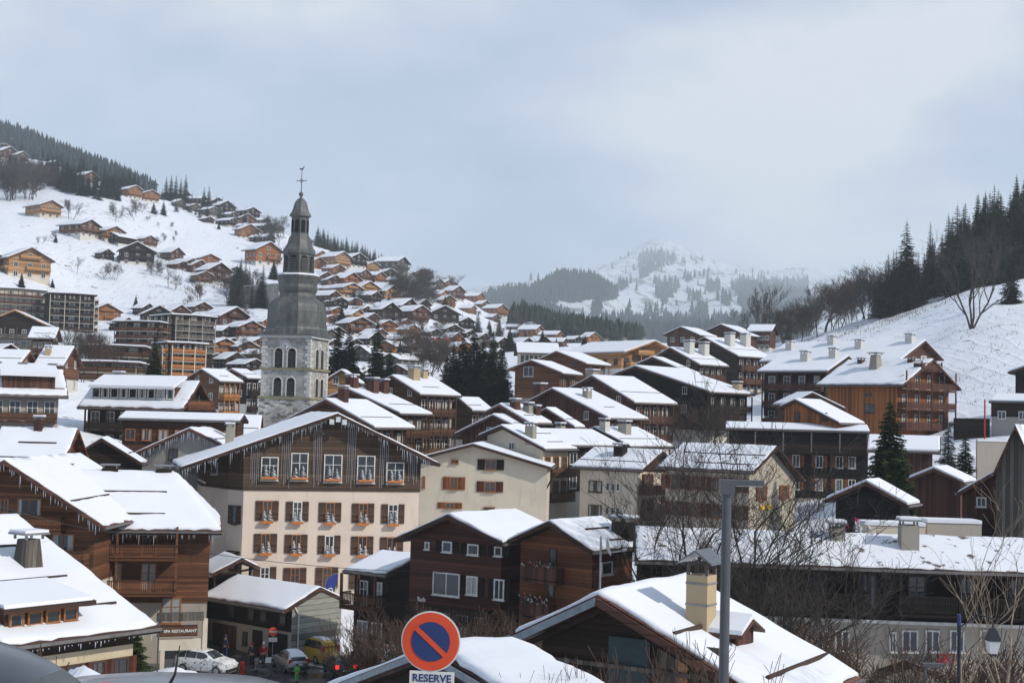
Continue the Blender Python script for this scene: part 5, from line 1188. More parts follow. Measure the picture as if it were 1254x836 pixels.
# zone: (phrase, [(px, base row, width px, colour, yaw), ...])
ZONES = [
 ('in the top left cluster below the misty wood', [(12, 178, 18, 'brown', 50), (27, 182, 14, 'orange', 40), (8, 195, 24, 'red', 60), (24, 198, 20, 'grey', 55), (3, 184, 16, 'dark', 30), (64, 204, 15, 'dark', 60), (22, 214, 16, 'grey', 40)]),
 ('among the dark spruces above the upper left snowfield', [(106, 224, 26, 'brown', 60), (160, 242, 26, 'orange', 50), (181, 246, 27, 'orange', 40), (178, 228, 22, 'grey', 55)]),
 ('on the upper left snowfield', [(53, 265, 36, 'honey', 40), (97, 288, 38, 'brown', 52), (133, 294, 34, 'orange', 48), (147, 299, 28, 'dark', -25), (177, 300, 26, 'brown', 45), (128, 316, 17, 'dark', 50)]),
 ('at the middle of the left slope', [(166, 322, 36, 'pale', 20), (30, 338, 50, 'honey', 42), (-8, 330, 30, 'brown', 42)]),
 ('in the tight clump left of the church spire', [(226, 329, 24, 'red', 45), (241, 334, 24, 'red', 50), (253, 326, 28, 'orange', 30), (262, 345, 34, 'red', 42), (247, 345, 24, 'brown', 40), (217, 328, 16, 'brown', 50)]),
 ('in the row along the left skyline', [(207, 240, 18, 'grey', 60), (222, 239, 22, 'dark', 55), (240, 245, 22, 'dark', 60), (250, 252, 20, 'dark', 58), (218, 253, 16, 'grey', 50), (263, 255, 22, 'dark', 52), (277, 250, 22, 'dark', 60), (273, 262, 26, 'dark', 50), (298, 258, 18, 'grey', 55), (301, 268, 27, 'dark', 52), (236, 258, 18, 'grey', 50), (252, 272, 16, 'dark', 40)]),
 ('just left of the spire, below the skyline row', [(319, 274, 18, 'brown', 60), (318, 284, 24, 'red', 60), (338, 276, 15, 'grey', 60), (302, 291, 28, 'orange', 45), (321, 297, 24, 'dark', 55), (322, 323, 38, 'orange', 45), (345, 340, 16, 'orange', 40), (332, 308, 16, 'dark', 50)]),
 ('high on the slope right of the church spire', [(390, 320, 20, 'orange', 50), (411, 327, 30, 'honey', 48), (431, 326, 28, 'pale', 40), (480, 333, 34, 'grey', 60), (440, 342, 22, 'brown', 55), (455, 345, 24, 'orange', 50), (474, 342, 22, 'dark', 40), (396, 345, 20, 'red', 50), (408, 350, 22, 'red', 35), (424, 352, 30, 'orange', 50), (478, 350, 22, 'red', 70)]),
 ('in the dense slope village right of the onion dome', [(448, 362, 26, 'honey', 40), (461, 360, 30, 'red', 60), (400, 372, 28, 'red', 50), (412, 376, 24, 'pale', 30), (430, 374, 18, 'brown', 45), (421, 362, 32, 'honey', 45), (441, 385, 24, 'red', 50), (478, 376, 22, 'dark', 55), (493, 388, 34, 'dark', 55), (470, 392, 34, 'dark', 50), (505, 394, 34, 'brown', 50), (434, 408, 38, 'brown', 35), (472, 406, 26, 'orange', 30), (452, 395, 22, 'red', 50)]),
 ('on the lower slope above the spruce groups', [(541, 395, 32, 'pale', 20), (565, 402, 26, 'pale', 35), (545, 411, 30, 'pale', 40), (524, 412, 24, 'dark', 50), (570, 413, 20, 'dark', 40), (588, 419, 16, 'dark', 45), (455, 424, 28, 'dark', 50), (482, 432, 30, 'orange', -30), (493, 420, 22, 'dark', 45), (450, 440, 26, 'grey', -35), (491, 446, 26, 'grey', -30), (508, 432, 20, 'dark', 40), (400, 430, 22, 'red', 50), (408, 445, 24, 'dark', 40)]),
 ('stepping down the right end of the hill', [(517, 338, 22, 'orange', 20), (541, 345, 20, 'brown', 50), (552, 352, 18, 'red', 45), (556, 366, 24, 'red', 45), (580, 370, 22, 'orange', 55), (591, 378, 18, 'brown', 50), (606, 386, 24, 'orange', 50), (618, 386, 14, 'orange', 40), (528, 352, 22, 'grey', 50)]),
 ('on the low rise in the valley centre', [(633, 412, 18, 'dark', 50), (650, 412, 26, 'orange', 55), (669, 402, 24, 'brown', 60), (682, 424, 24, 'brown', 65), (640, 427, 18, 'dark', 45), (705, 408, 20, 'brown', 70), (722, 412, 16, 'red', 60), (660, 424, 22, 'dark', 40), (702, 420, 16, 'dark', 50)]),
 ('among the close packed roofs left of the church clock', [(192, 398, 34, 'dark', 30), (216, 390, 26, 'red', 40), (241, 386, 30, 'red', 45), (250, 400, 36, 'red', 52), (277, 404, 46, 'red', 48), (298, 412, 36, 'brown', 42), (262, 434, 40, 'orange', 46), (281, 432, 30, 'orange', 25), (293, 434, 34, 'brown', 46), (309, 424, 26, 'brown', 45), (282, 448, 26, 'dark', 55), (302, 452, 22, 'dark', 45), (316, 440, 30, 'red', 50), (318, 478, 20, 'dark', 45), (176, 384, 22, 'dark', 60)]),
 ('near the balcony blocks on the left', [(127, 392, 32, 'orange', 30), (8, 425, 24, 'brown', 50), (150, 404, 26, 'dark', 60), (2, 450, 20, 'dark', 50)]),
 ('between the church tower and the spruces', [(412, 470, 22, 'red', -30), (405, 440, 20, 'dark', -30), (445, 470, 26, 'dark', -35), (500, 462, 24, 'brown', -35), (528, 440, 30, 'pale', 60), (600, 440, 24, 'pale', 60), (610, 426, 20, 'dark', 50)]),
]
ORD = ['leftmost', 'second from left', 'third from left', 'fourth from left', 'fifth from left', 'sixth from left', 'seventh from left', 'eighth from left', 'ninth from left', 'tenth from left']
HILL = []
_fr = random.Random(21)
def _fill(zi, poly, n, wr, cols, md):
    lst = ZONES[zi][1]; k = 0; t = 0
    while k < n and t < 4000:
        t += 1; px, py = _fr.uniform(min(p[0] for p in poly), max(p[0] for p in poly)), _fr.uniform(min(p[1] for p in poly), max(p[1] for p in poly)); c = False; j = len(poly) - 1
        for i in range(len(poly)):
            if (poly[i][1] > py) != (poly[j][1] > py) and px < (poly[j][0] - poly[i][0]) * (py - poly[i][1]) / (poly[j][1] - poly[i][1]) + poly[i][0]: c = not c
            j = i
        if not c or any(abs(px - q[0]) < md * 1.5 and abs(py - q[1]) < md * .62 for z in ZONES for q in z[1]): continue
        lst.append((px, py, _fr.uniform(*wr), _fr.choice(cols), _fr.choice((35, 45, 50, 58)))); k += 1
_fill(7, [(385, 316), (480, 336), (490, 350), (385, 345)], 4, (20, 26), ['orange', 'brown', 'dark', 'honey'], 13)
_fill(8, [(395, 345), (490, 355), (530, 395), (500, 410), (400, 400)], 12, (20, 28), ['orange', 'brown', 'dark', 'red', 'honey'], 12)
_fill(9, [(400, 405), (520, 400), (600, 415), (600, 432), (520, 440), (400, 440)], 9, (22, 28), ['brown', 'dark', 'orange', 'grey'], 14)
_fill(5, [(205, 243), (300, 258), (330, 285), (310, 290), (240, 262)], 8, (16, 22), ['dark', 'grey', 'brown'], 11)
_fill(12, [(180, 380), (320, 392), (318, 450), (250, 445), (180, 400)], 8, (24, 32), ['brown', 'red', 'orange', 'dark'], 15)
_fill(10, [(520, 340), (560, 355), (620, 385), (600, 395), (540, 375)], 5, (16, 22), ['orange', 'brown', 'red'], 11)
_fill(11, [(630, 402), (740, 408), (735, 425), (640, 428)], 5, (16, 22), ['orange', 'brown', 'dark', 'pale'], 12)
_fill(4, [(205, 318), (275, 318), (285, 350), (225, 350)], 3, (20, 26), ['red', 'orange'], 12)
rn = random.Random(3)
for phrase, lst in ZONES:
    by = {}
    for it in lst: by.setdefault(it[3], []).append(it)
    for col, its in by.items():
        its.sort(key=lambda q: q[0])
        for i, (px, py, w, c_, yaw) in enumerate(its):
            g = hit_near(px, py, 100)
            far = g.y > 620; pr = (PR_FAR if far else PR)[c_][rn.randrange(3)]
            o = copy_tree(pr); s = max(.55, min(1.5, w * g.y / F_PX / (11.9 if py > 300 else 13.2)))
            o.location = (g.x, g.y, H(g.x, g.y) - 1.6); o.rotation_euler = (0, 0, R(yaw + (4 if yaw > 0 else -4) + rn.uniform(-8, 8))); o.scale = (s, s, s * rn.uniform(.92, 1.08))
            o['label'] = (('only ' if len(its) == 1 else '') + WORD[c_] + ' chalet ' + phrase + ('' if len(its) == 1 else ', ' + ((ORD + ['eleventh from left', 'twelfth from left', 'thirteenth from left'])[i] if i < 13 else 'last')))
            if len(its) == 1: o['label'] = 'the one ' + WORD[c_] + ' chalet ' + phrase
            o['category'] = 'chalet'; o['group'] = 'chalets ' + phrase; HILL.append(o)
_dead = []
def _collect(t):
    _dead.append(t[0]); KIDS.pop(t[0].name, None)
    for k in t[1]: _collect(k)
for P_ in (PR, PR_FAR):
    for l in P_.values():
        for t in l: _collect(t)
bpy.data.batch_remove(_dead)
# ------------------------------------------------------------------ apartment blocks with stacked balconies
def block(label, px0, px1, ytop, ybase, d, yaw, n, mat, rail, roofk='flat', side='F', depth=12, nb=4, base_h=0, pane='c', postm=None):
    c = at((px0 + px1) / 2, ybase, d); zt_ = at((px0 + px1) / 2, ytop, d).z; w = (px1 - px0) / F_PX * d; zb = H(c.x, c.y) - 1
    root = empty('apartment_building', (c.x, c.y, zb), R(yaw), label, 'apartment building'); Hh = zt_ - zb; st = (zt_ - at((px0 + px1) / 2, ybase, d).z) / n
    wf = w / (abs(math.cos(R(yaw))) + .35 * abs(math.sin(R(yaw)))); dp = min(depth, wf)
    h = House('x', 'x', '', dims=(dp + 1.6, wf / 2 + .8, wf / 2 + .8, .02, .02, Hh + .6, R(yaw)), root=root, og=.8, os=.8)
    h.walls(mat, None).roof(M_ROOF, sn=.35, guards=0, gutter=False)
    for f in ('F', side):
        W_ = h.fw(f); nn = max(3, int(W_ / 3.6))
        for i in range(n):
            z = Hh - st * (i + 1)
            h.balcony(f, .1, W_ - .1, z, 1.3, rail, posts=nn + 1, postm=postm or T['dark'], drop=st - .15, slab=M_CONC)
            h.row(f, nn, z + .05, w=1.8, h=2.0, style='w' if i % 2 else 'b', pane=pane)
    return h
block('tall block with a pale side wall and wooden balconies, at the far left edge', -18, 49, 357, 400, 455, 30, 5, P['cream'], T['redbr'], nb=5, side='R')
block('dark curved block with dense scaffold-like balconies, beside the pale sided block on the left', 56, 112, 363, 405, 448, 24, 5, T['black'], T['dark'], side='R', postm=P['cream'])
block('block of stacked pale posts and balconies in the middle of the left side roofs', 196, 250, 390, 432, 352, 40, 5, T['dark'], T['grey'], side='L', postm=P['dim'])
block('low block with orange balcony panels right behind the lone spruce on the left', 196, 242, 424, 462, 285, 35, 4, T['dark'], T['orange'], side='L', postm=P['cream'])
block('dark stepped block with a broad snow roof left of the pale post block', 150, 205, 398, 425, 345, -8, 3, T['black'], T['redbr'], side='R')
block('long weathered block with two balcony lines, behind the bare trees left of the lone spruce', 112, 178, 428, 448, 270, 8, 2, T['dark'], T['brown'], side='R')
block('long low block with pale walls behind the bare trees, below the weathered one', 104, 172, 448, 466, 235, 6, 2, P['dim'], T['brown'], side='R')
h = FH('apartment_building', 'apartment house with a long timber clad gable edge, below the balcony blocks at far left', dict(r0=(18, 379), L0=(-30, 398), R0=(57, 397)), 330, 10, 9, .45, 12, cat='apartment building')
h.walls(T['dark'], P['dim'], 3).roof(T['honey'], sn=.12, guards=0).storeys('F', 2.7, 3, 5, True, T['grey'], posts=6)
# ------------------------------------------------------------------ trees
def needle_mat(name, c1, c2):
    def f(nt, b):
        n = noise(nt, coords(nt), 1.1, 3); r = obj_random(nt)
        base = ramp(nt, math_n(nt, 'ADD', math_n(nt, 'MULTIPLY', n, .7), math_n(nt, 'MULTIPLY', r, .3)), [(.3, c1), (.7, c2)])
        nt.links.new(base, b.inputs['Base Color']); b.inputs['Roughness'].default_value = .85; b.inputs['Specular IOR Level'].default_value = .1
    return mk(name, f)
M_ND = needle_mat('needles_dark', (.012, .024, .012), (.032, .054, .022))
M_NG = needle_mat('needles_green', (.022, .038, .014), (.065, .085, .028))
M_NS = needle_mat('needles_frosted', (.05, .07, .06), (.20, .23, .23))
M_BK = plain('bark_conifer', (.045, .032, .022), .9)
M_BB = plain('bark_bare', (.042, .034, .029), .9, 0, .3)
M_BR = plain('bark_reddish_twigs', (.075, .048, .036), .9, 0, .3)
M_BI = plain('bark_birch', (.24, .19, .14), .85, 0, .4)
M_BG = plain('bark_grey', (.075, .066, .058), .9, 0, .3)
def conifer_mesh(seed, hgt, rad, lay, nb, spr, shape=1.0):
    rn = random.Random(seed); m = MB()
    for i in range(lay):
        u = (i + .3) / lay; z = hgt * (.06 + .93 * u); r = rad * (1 - u) ** shape * rn.uniform(.78, 1.1) + .12
        k = max(3, int(nb * (1 - u * .55)))
        for j in range(k):
            a = 6.283 * (j + rn.random() * .8) / k + i * 1.9; rr = r * rn.uniform(.7, 1.12); dz = -rr * rn.uniform(.18, .42)
            d = Vector((math.cos(a), math.sin(a), 0)); s = Vector((-d.y, d.x, 0)); b0 = Vector((0, 0, z + rn.uniform(-.15, .15)))
            tip = b0 + d * rr + Vector((0, 0, dz + rr * .12)); w = rr * .2 + .06
            mid = b0 + d * rr * .55 + Vector((0, 0, dz * .45))
            m.add([b0 + s * .04, mid + s * w, tip, mid - s * w, b0 - s * .04], [(0, 1, 2, 3, 4)])
            for q in range(spr):
                t = rn.uniform(.2, .97); sg = 1 if q % 2 else -1; p = b0.lerp(tip, t) + Vector((0, 0, (dz * .1) * math.sin(t * 3)))
                l = rr * (.40 - .24 * t) + .1; e = p + (s * sg * l + d * l * .6) * rn.uniform(.7, 1.1) + Vector((0, 0, -l * rn.uniform(.2, .75)))
                n_ = d * (l * .22 + .02); m.add([p + n_, p - n_, e], [(0, 1, 2)])
    top = hgt; m.tube([(0, 0, hgt * .93), (0, 0, top + hgt * .02)], [.07, .01], 4)
    return m
CON = {}
def conifer_proto(key, seed, hgt, rad, lay, nb, spr, mat, shape=.9):
    cm = conifer_mesh(seed, hgt, rad, lay, nb, spr, shape).mesh('crown', mat, fix=False)
    tm = MB().tube([(0, 0, -2), (0, 0, hgt * .5), (0, 0, hgt * .97)], [hgt * .016, hgt * .01, .02], 7).mesh('trunk', M_BK)
    CON[key] = (cm, tm, hgt)
for i in range(4): conifer_proto('far%d' % i, i, 20, 4.1 + .5 * (i % 3), 34, 15, 6, M_ND if i != 1 else M_NG, .85 + .1 * (i % 2))
for i in range(3): conifer_proto('mid%d' % i, 20 + i, 15, 3.1 + .4 * i, 46, 19, 10, M_ND if i else M_NG)
conifer_proto('near', 40, 11, 2.9, 56, 20, 12, M_NG, .8)
conifer_proto('frost', 41, 8, 1.9, 40, 16, 9, M_NS, .85)
conifer_proto('slim', 42, 18, 2.3, 34, 12, 5, M_ND, .8)
def conifer(x, y, hgt, key, label, group=None, wide=1.0, rz=None, name='spruce_tree', sink=.3):
    cm, tm, h0 = CON[key]; s = hgt / h0; o = empty(name, (x, y, H(x, y) - sink), random.uniform(0, 6.28) if rz is None else rz, label, 'spruce', group); o.scale = (s * wide, s * wide, s)
    put('crown', cm, o); put('trunk', tm, o); return o
def bare_mesh(seed, hgt, stems=1, spread=.5, depth=6, thick=.02, kids=3, lean=.25, up=.25, twig=.008, start=.3):
    rn = random.Random(seed); tr = MB(); cr = MB()
    def grow(p, d, l, r, lv):
        n = 3 if lv > 1 else 5; pts = [p]; q = p; dd = d.copy(); steps = 3 if lv < depth - 1 else 2
        for i in range(steps):
            dd = (dd + Vector((rn.gauss(0, .19), rn.gauss(0, .19), rn.gauss(0, .12) + up * .16))).normalized(); q = q + dd * (l / steps); pts.append(q)
        r1 = max(r * .6, twig); rs = [r + (r1 - r) * i / steps for i in range(steps + 1)]
        (tr if lv == 0 else cr).tube(pts, rs, 6 if lv == 0 else 4 if lv == 1 else 3, cap=False)
        if lv >= depth: return
        k = kids + (1 if rn.random() < .4 else 0) + (2 if lv == 0 else 0)
        for j in range(k):
            t = rn.uniform(start, 1) if j else 1.0; i = min(int(t * steps), steps - 1); b = pts[i].lerp(pts[i + 1], t * steps - i)
            a = rn.uniform(0, 6.28); side = Vector((math.cos(a), math.sin(a), 0)); nd = (dd * (1 - spread * .6) + side * spread * rn.uniform(.6, 1.3) + Vector((0, 0, up * .4))).normalized()
            grow(b, nd, l * rn.uniform(.52, .78), max(r * rn.uniform(.42, .62), twig), lv + 1)
    for s in range(stems):
        a = 6.28 * s / max(stems, 1) + rn.random(); d = Vector((math.cos(a) * lean * (stems > 1), math.sin(a) * lean * (stems > 1), 1)).normalized()
        grow(Vector((math.cos(a) * .15 * (stems > 1), math.sin(a) * .15 * (stems > 1), -.3)), d, hgt * rn.uniform(.36, .44), hgt * thick * (1 if stems == 1 else .7), 0)
    return tr, cr
BARE = {}
def bare_proto(key, mat, matt=None, **k):
    tr, cr = bare_mesh(**k); BARE[key] = (tr.mesh('trunk', matt or mat, fix=False), cr.mesh('branches', mat, fix=False), k['hgt'])
bare_proto('a', M_BG, seed=1, hgt=14, stems=1, depth=5, kids=3, spread=.55, up=.15, twig=.02, thick=.013)
bare_proto('b', M_BB, seed=2, hgt=14, stems=2, depth=5, kids=3, spread=.5, up=.2, twig=.02, lean=.15, thick=.012)
bare_proto('c', M_BR, seed=3, hgt=12, stems=2, depth=5, kids=3, spread=.5, twig=.02, lean=.25, thick=.012)
bare_proto('d', M_BG, seed=4, hgt=16, stems=1, depth=5, kids=3, spread=.3, up=.5, twig=.022, thick=.012)
bare_proto('bush', M_BR, seed=5, hgt=4, stems=6, depth=3, kids=3, spread=.45, twig=.012, lean=.6, thick=.010)
bare_proto('bigmulti', M_BG, seed=8, hgt=19, stems=4, depth=6, kids=2, spread=.45, twig=.015, lean=.32, up=.3, thick=.016, start=.35)
bare_proto('nearbig', M_BB, seed=12, hgt=11, stems=6, depth=6, kids=2, spread=.50, twig=.007, lean=.5, up=.3, thick=.013, start=.35)
bare_proto('nearbig2', M_BB, seed=14, hgt=9, stems=4, depth=4, kids=3, spread=.55, twig=.007, lean=.7, up=.3, thick=.011, start=.15)
bare_proto('pollard', M_BR, seed=16, hgt=4.5, stems=3, depth=4, kids=4, spread=.42, twig=.006, lean=.25, up=.8, thick=.016, start=.35)
bare_proto('birch', M_BI, seed=18, hgt=9, stems=1, depth=4, kids=2, spread=.4, twig=.005, up=.4, thick=.0065, start=.3)
bare_proto('twigs', M_BR, seed=19, hgt=3, stems=14, depth=3, kids=3, spread=.35, twig=.004, lean=.35, up=.5, thick=.004)
def bare(x, y, hgt, key, label, group=None, name='bare_tree', z=None, wide=1.0, rz=None):
    tm, cm, h0 = BARE[key]; s = hgt / h0; o = empty(name, (x, y, (H(x, y) if z is None else z) - .1), random.uniform(0, 6.28) if rz is None else rz, label, 'tree' if name != 'bare_shrub' else 'shrub', group); o.scale = (s * wide, s * wide, s)
    put('trunk', tm, o); put('branches', cm, o); return o
rn = random.Random(11)
def by_px(px, d): return (px - CX) / F_PX * d, d
# right hand forest above the slope
G1 = 'dark spruces of the wood above the right slope'; G1L = 'one of the dark spruces crowded in the wood above the right slope'
for (px, top, d, w, lab) in ((1110, 268, 412, 1.0, 'tallest lone pointed spruce at the left end of the right hand wood'), (1139, 270, 430, .8, 'slim spruce second from the left end of the right hand wood'),
        (1172, 249, 420, 1.25, 'broad dark spruce in the middle of the right hand wood'), (1207, 237, 425, 1.1, 'tall spruce left of the twin in the right hand wood skyline'), (1226, 237, 432, 1.05, 'tall spruce right of the twin in the right hand wood skyline')):
    x, y = by_px(px, d); z = H(x, y); hh = at(px, top, d).z - z; conifer(x, y, hh, 'far%d' % (px % 4), lab, 'spruces of the right hand wood skyline', w)
for i in range(122):
    px = rn.uniform(1075, 1275) if i % 4 else rn.uniform(1150, 1275); d = rn.uniform(398, 480); x, y = by_px(px, d)
    hh = rn.uniform(17, 27) * (.72 + .36 * max(0, (px - 1090) / 130)); conifer(x, y, hh, 'far%d' % rn.randrange(4), G1L, G1, rn.uniform(.8, 1.3))
G2 = 'bare trees of the wood edge on the right'; G2L = 'one of the bare grey-brown trees crowded along the right wood edge'
for i in range(52):
    px = 958 + 300 * ((i + rn.random()) / 52) ** 1.25; d = rn.uniform(410, 470) if px > 1040 else rn.uniform(400, 520); x, y = by_px(px, d)
    bare(x, y, rn.uniform(13, 20) * (.85 if px < 1000 else 1.0 if px < 1100 else .7), rn.choice('abcd'), G2L, G2) if px < 1100 or i % 3 == 0 else None
x, y = by_px(1250, 420); bare(x, y, 30, 'a', 'tall bare crown rising above the spruces at the right edge', None)
g = ground_hit(1190, 402); bare(g.x, g.y, 21, 'bigmulti', 'large bare tree with several stems from one foot, alone on the right snow slope')
g = ground_hit(1238, 372) or hit_near(1238, 372); conifer(g.x, g.y, 12, 'far2', 'spruce leaning over the snow slope at the right edge', None)
for px, hh in ((925, 20), (938, 22), (912, 15)): x, y = by_px(px, 425); bare(x, y, hh, 'd' if px != 912 else 'a', 'bare tree beside the far reddish chalets, ' + {925: 'middle of the three', 938: 'tallest of the three', 912: 'shortest of the three'}[px])
for px in (905, 965): x, y = by_px(px, 408); conifer(x, y, 9, 'far1', 'small green spruce ' + ('in front of' if px == 905 else 'right of') + ' the far reddish chalets')
# single spruces placed by eye
def con_at(px, base, top, key, label, group=None, d=None, wide=1.0, name='spruce_tree'):
    g = hit_near(px, base, 100) if d is None else Vector(((px - CX) / F_PX * d, d, 0)); z = H(g.x, g.y)
    zt_ = at(px, top, g.y).z; return conifer(g.x, g.y, max(2.5, zt_ - z), key, label, group, wide, name=name)
con_at(190, 468, 408, 'mid0', 'lone dark green spruce in front of the balcony blocks on the left', d=205, wide=1.25)
con_at(414, 476, 397, 'mid1', 'dark spruce right of the church tower, leftmost of the group', d=225, wide=1.1)
con_at(428, 476, 398, 'mid2', 'dark spruce right of the church tower, second in the group', d=232, wide=1.1)
con_at(462, 478, 390, 'mid0', 'tallest spruce of the group right of the church tower', d=236, wide=1.0)
con_at(478, 478, 425, 'mid1', 'lower spruce at the right end of the group beside the church tower', d=228, wide=1.2)
for px, top, key in ((556, 418, 'mid1'), (568, 405, 'mid2'), (581, 398, 'mid1'), (592, 412, 'mid2'), (604, 402, 'mid0'), (616, 418, 'mid0'), (548, 432, 'mid2')):
    con_at(px, 490, top, key, 'spruce of the dark clump left of the orange modern chalet, ' + {548: 'leftmost and shortest', 556: 'second from left', 568: 'third from left', 581: 'tallest in the middle', 592: 'just right of the tallest', 604: 'greenest one', 616: 'rightmost'}[px], 'spruces of the clump left of the modern chalet', d=236 + px % 7, wide=1.15)
con_at(1092, 610, 487, 'near', 'big green spruce in front of the large red-brown balcony chalet', d=134, wide=1.0)
con_at(1163, 600, 516, 'frost', 'frosted blue-grey spruce, left of the small pair on the right', d=138)
con_at(1184, 600, 521, 'mid1', 'dark green small spruce, right of the frosted one', d=136)
con_at(1012, 505, 478, 'mid1', 'small spruce between the white posted chalet and the red-brown balcony chalet', d=206)
for i, (px, b_, t_) in enumerate(((12, 200, 186), (47, 222, 196), (56, 225, 198), (62, 228, 200), (70, 230, 205), (76, 232, 198), (84, 233, 203), (90, 236, 204), (98, 240, 212), (50, 214, 192), (108, 240, 216), (116, 240, 214), (124, 240, 218), (131, 242, 208), (136, 240, 210), (144, 246, 224), (80, 222, 196), (64, 215, 190), (92, 226, 206), (140, 236, 218))):
    con_at(px, b_, t_, 'far%d' % (i % 4), 'one of the dark spruces massed above the upper left snowfield', 'dark spruces above the upper left snowfield', wide=1.4)
for i, (px, b_, t_) in enumerate(((143, 226, 206), (150, 228, 202), (156, 228, 207), (161, 230, 212), (196, 232, 215), (202, 233, 213), (208, 233, 214), (214, 234, 217), (220, 234, 213), (243, 238, 228), (249, 240, 227), (258, 244, 238), (266, 248, 240))):
    con_at(px, b_, t_, 'slim', 'one of the misty spruces standing on the left skyline', 'misty spruces on the left skyline', d=900, wide=1.5)
for i in range(30):
    px = 384 + i * 3.3 + rn.uniform(-1, 1); yb_ = 300 + (px - 384) * .34; x, y = by_px(px, rn.uniform(845, 880)); z = H(x, y); top = 274 + (px - 384) * .42 + rn.uniform(-3, 6); hh = max(8, at(px, top, y).z - z)
    conifer(x, y, hh, 'far%d' % rn.randrange(4), 'one of the dark spruces lined up on the ridge right of the spire', 'dark spruces on the ridge right of the spire', rn.uniform(.8, 1.1))
for (px, b_, t_, key, lab) in ((68, 297, 283, 'far0', 'spruce beside the honey coloured chalet on the upper snowfield'), (166, 380, 360, 'mid0', 'lone little spruce on the snow above the close packed roofs'), (26, 352, 332, 'mid0', 'spruce in front of the honey chalet at the left edge'), (64, 352, 340, 'mid1', 'low spruce right of the honey chalet at the left edge'),
        (308, 378, 345, 'slim', 'slim spruce left of the onion dome'), (292, 376, 335, 'far1', 'broad brownish spruce left of the onion dome'), (328, 372, 352, 'mid1', 'small spruce touching the dome outline on its left'), (335, 342, 318, 'mid2', 'spruce by the orange chalet left of the upper lantern'), (297, 285, 270, 'far3', 'small spruce above the orange chalet left of the spire'), (200, 264, 244, 'far0', 'spruce under the left end of the skyline row'), (188, 262, 246, 'far2', 'spruce at the corner of the upper snowfield'),
        (275, 275, 262, 'far0', 'spruce under the middle of the skyline row, left one'), (284, 277, 264, 'far2', 'spruce under the middle of the skyline row, right one'), (268, 280, 270, 'far1', 'low spruce at the edge of the upper snowfield'), (306, 282, 268, 'far3', 'spruce between the dark and the orange skyline chalets'), (434, 378, 352, 'slim', 'dark column shaped conifer in the slope village'), (409, 332, 318, 'far1', 'small spruce under the highest honey chalet'), (516, 350, 325, 'far2', 'spruce left of the orange chalet at the hill end'), (529, 352, 328, 'far1', 'spruce right of the orange chalet at the hill end'),
        (585, 408, 380, 'far1', 'spruce below the orange chalets at the right hill end, left'), (611, 412, 390, 'far2', 'spruce below the orange chalets at the right hill end, right'), (600, 418, 396, 'mid1', 'spruce just over the dark clump'), (664, 428, 402, 'mid2', 'spruce between the chalets of the low rise'), (681, 436, 412, 'mid0', 'leaning spruce below the low rise chalets'), (418, 396, 372, 'mid0', 'spruce in the slope village beside the dome'), (624, 430, 400, 'mid2', 'spruce left of the low rise chalets')):
    con_at(px, b_, t_, key, lab, wide=1.3)
# bare trees on the slopes
LB = [(95, 334, 312), (127, 342, 318), (141, 344, 319), (46, 301, 287), (52, 299, 286), (63, 293, 281), (238, 374, 340), (245, 374, 342), (206, 352, 325), (214, 356, 332), (262, 352, 334), (84, 268, 240), (90, 270, 244), (86, 262, 242)]
for i, (px, b_, t_) in enumerate(LB):
    g = hit_near(px, b_, 100); hh = at(px, t_, g.y).z - H(g.x, g.y)
    bare(g.x, g.y, hh, 'abcd'[i % 4], 'bare tree on the open left snowfield, ' + ['above the honey chalet roof', 'left of the dark hut', 'right of the pair by the dark hut', 'leftmost thin sapling', 'second thin sapling', 'thin sapling below the honey chalet', 'left of two under the chalet clump', 'right of two under the chalet clump', 'below the white and dark chalet', 'at the garden edge of the white chalet', 'below the red chalet clump', 'left of the three above the brown chalet', 'right of the three above the brown chalet', 'middle of the three above the brown chalet'][i], 'bare trees on the left snowfield')
def thicket(lst, label, group, keys='abc', n=10, h=(6, 10), d=None):
    for (x0, x1, y0, y1) in lst:
        for i in range(n):
            px, py = rn.uniform(x0, x1), rn.uniform(y0, y1); g = ground_hit(px, py, 100)
            if g is None: continue
            bare(g.x, g.y, rn.uniform(*h), rn.choice(keys), label, group, wide=rn.uniform(.8, 1.3))
thicket([(2, 52, 226, 248)], 'one of the bare grey-brown trees of the small wood at the top left', 'bare trees of the top left wood', 'abd', 34, (14, 22))
thicket([(138, 178, 258, 272)], 'one of the bare trees in the middle of the upper snowfield', 'bare trees in the middle of the upper snowfield', 'ab', 11, (6, 9))
thicket([(178, 210, 318, 345)], 'one of the bare bushes around the white and dark chalet', 'bare bushes around the white and dark chalet', 'cb', 9, (4, 7))
thicket([(268, 330, 345, 382)], 'one of the bare trees of the hedge line left of the onion dome', 'bare trees left of the onion dome', 'abc', 22, (6, 10))
thicket([(318, 352, 278, 312)], 'one of the bare trees behind the spire lanterns', 'bare trees behind the spire lanterns', 'abd', 14, (9, 14))
thicket([(482, 530, 352, 384)], 'one of the bare trees of the brown wood on the slope right of the ridge', 'bare trees of the brown slope wood', 'abc', 34, (9, 15))
thicket([(545, 575, 352, 362)], 'one of the bare trees on the skyline at the right hill end', 'bare trees on the right hill end skyline', 'ad', 9, (9, 14))
thicket([(500, 555, 435, 470)], 'one of the bare brown trees between the two spruce groups', 'bare trees between the spruce groups', 'ac', 14, (8, 11))
thicket([(640, 665, 402, 410), (690, 735, 404, 416)], 'one of the bare trees scattered over the low rise', 'bare trees on the low rise', 'ac', 8, (6, 10))
thicket([(90, 150, 442, 468)], 'one of the bare trees in front of the low blocks on the left', 'bare trees before the low blocks', 'acb', 12, (7, 10))
thicket([(800, 900, 520, 560)], 'one of the dark bare trees under the long black chalet', 'bare trees under the long black chalet', 'abc', 12, (6, 9))
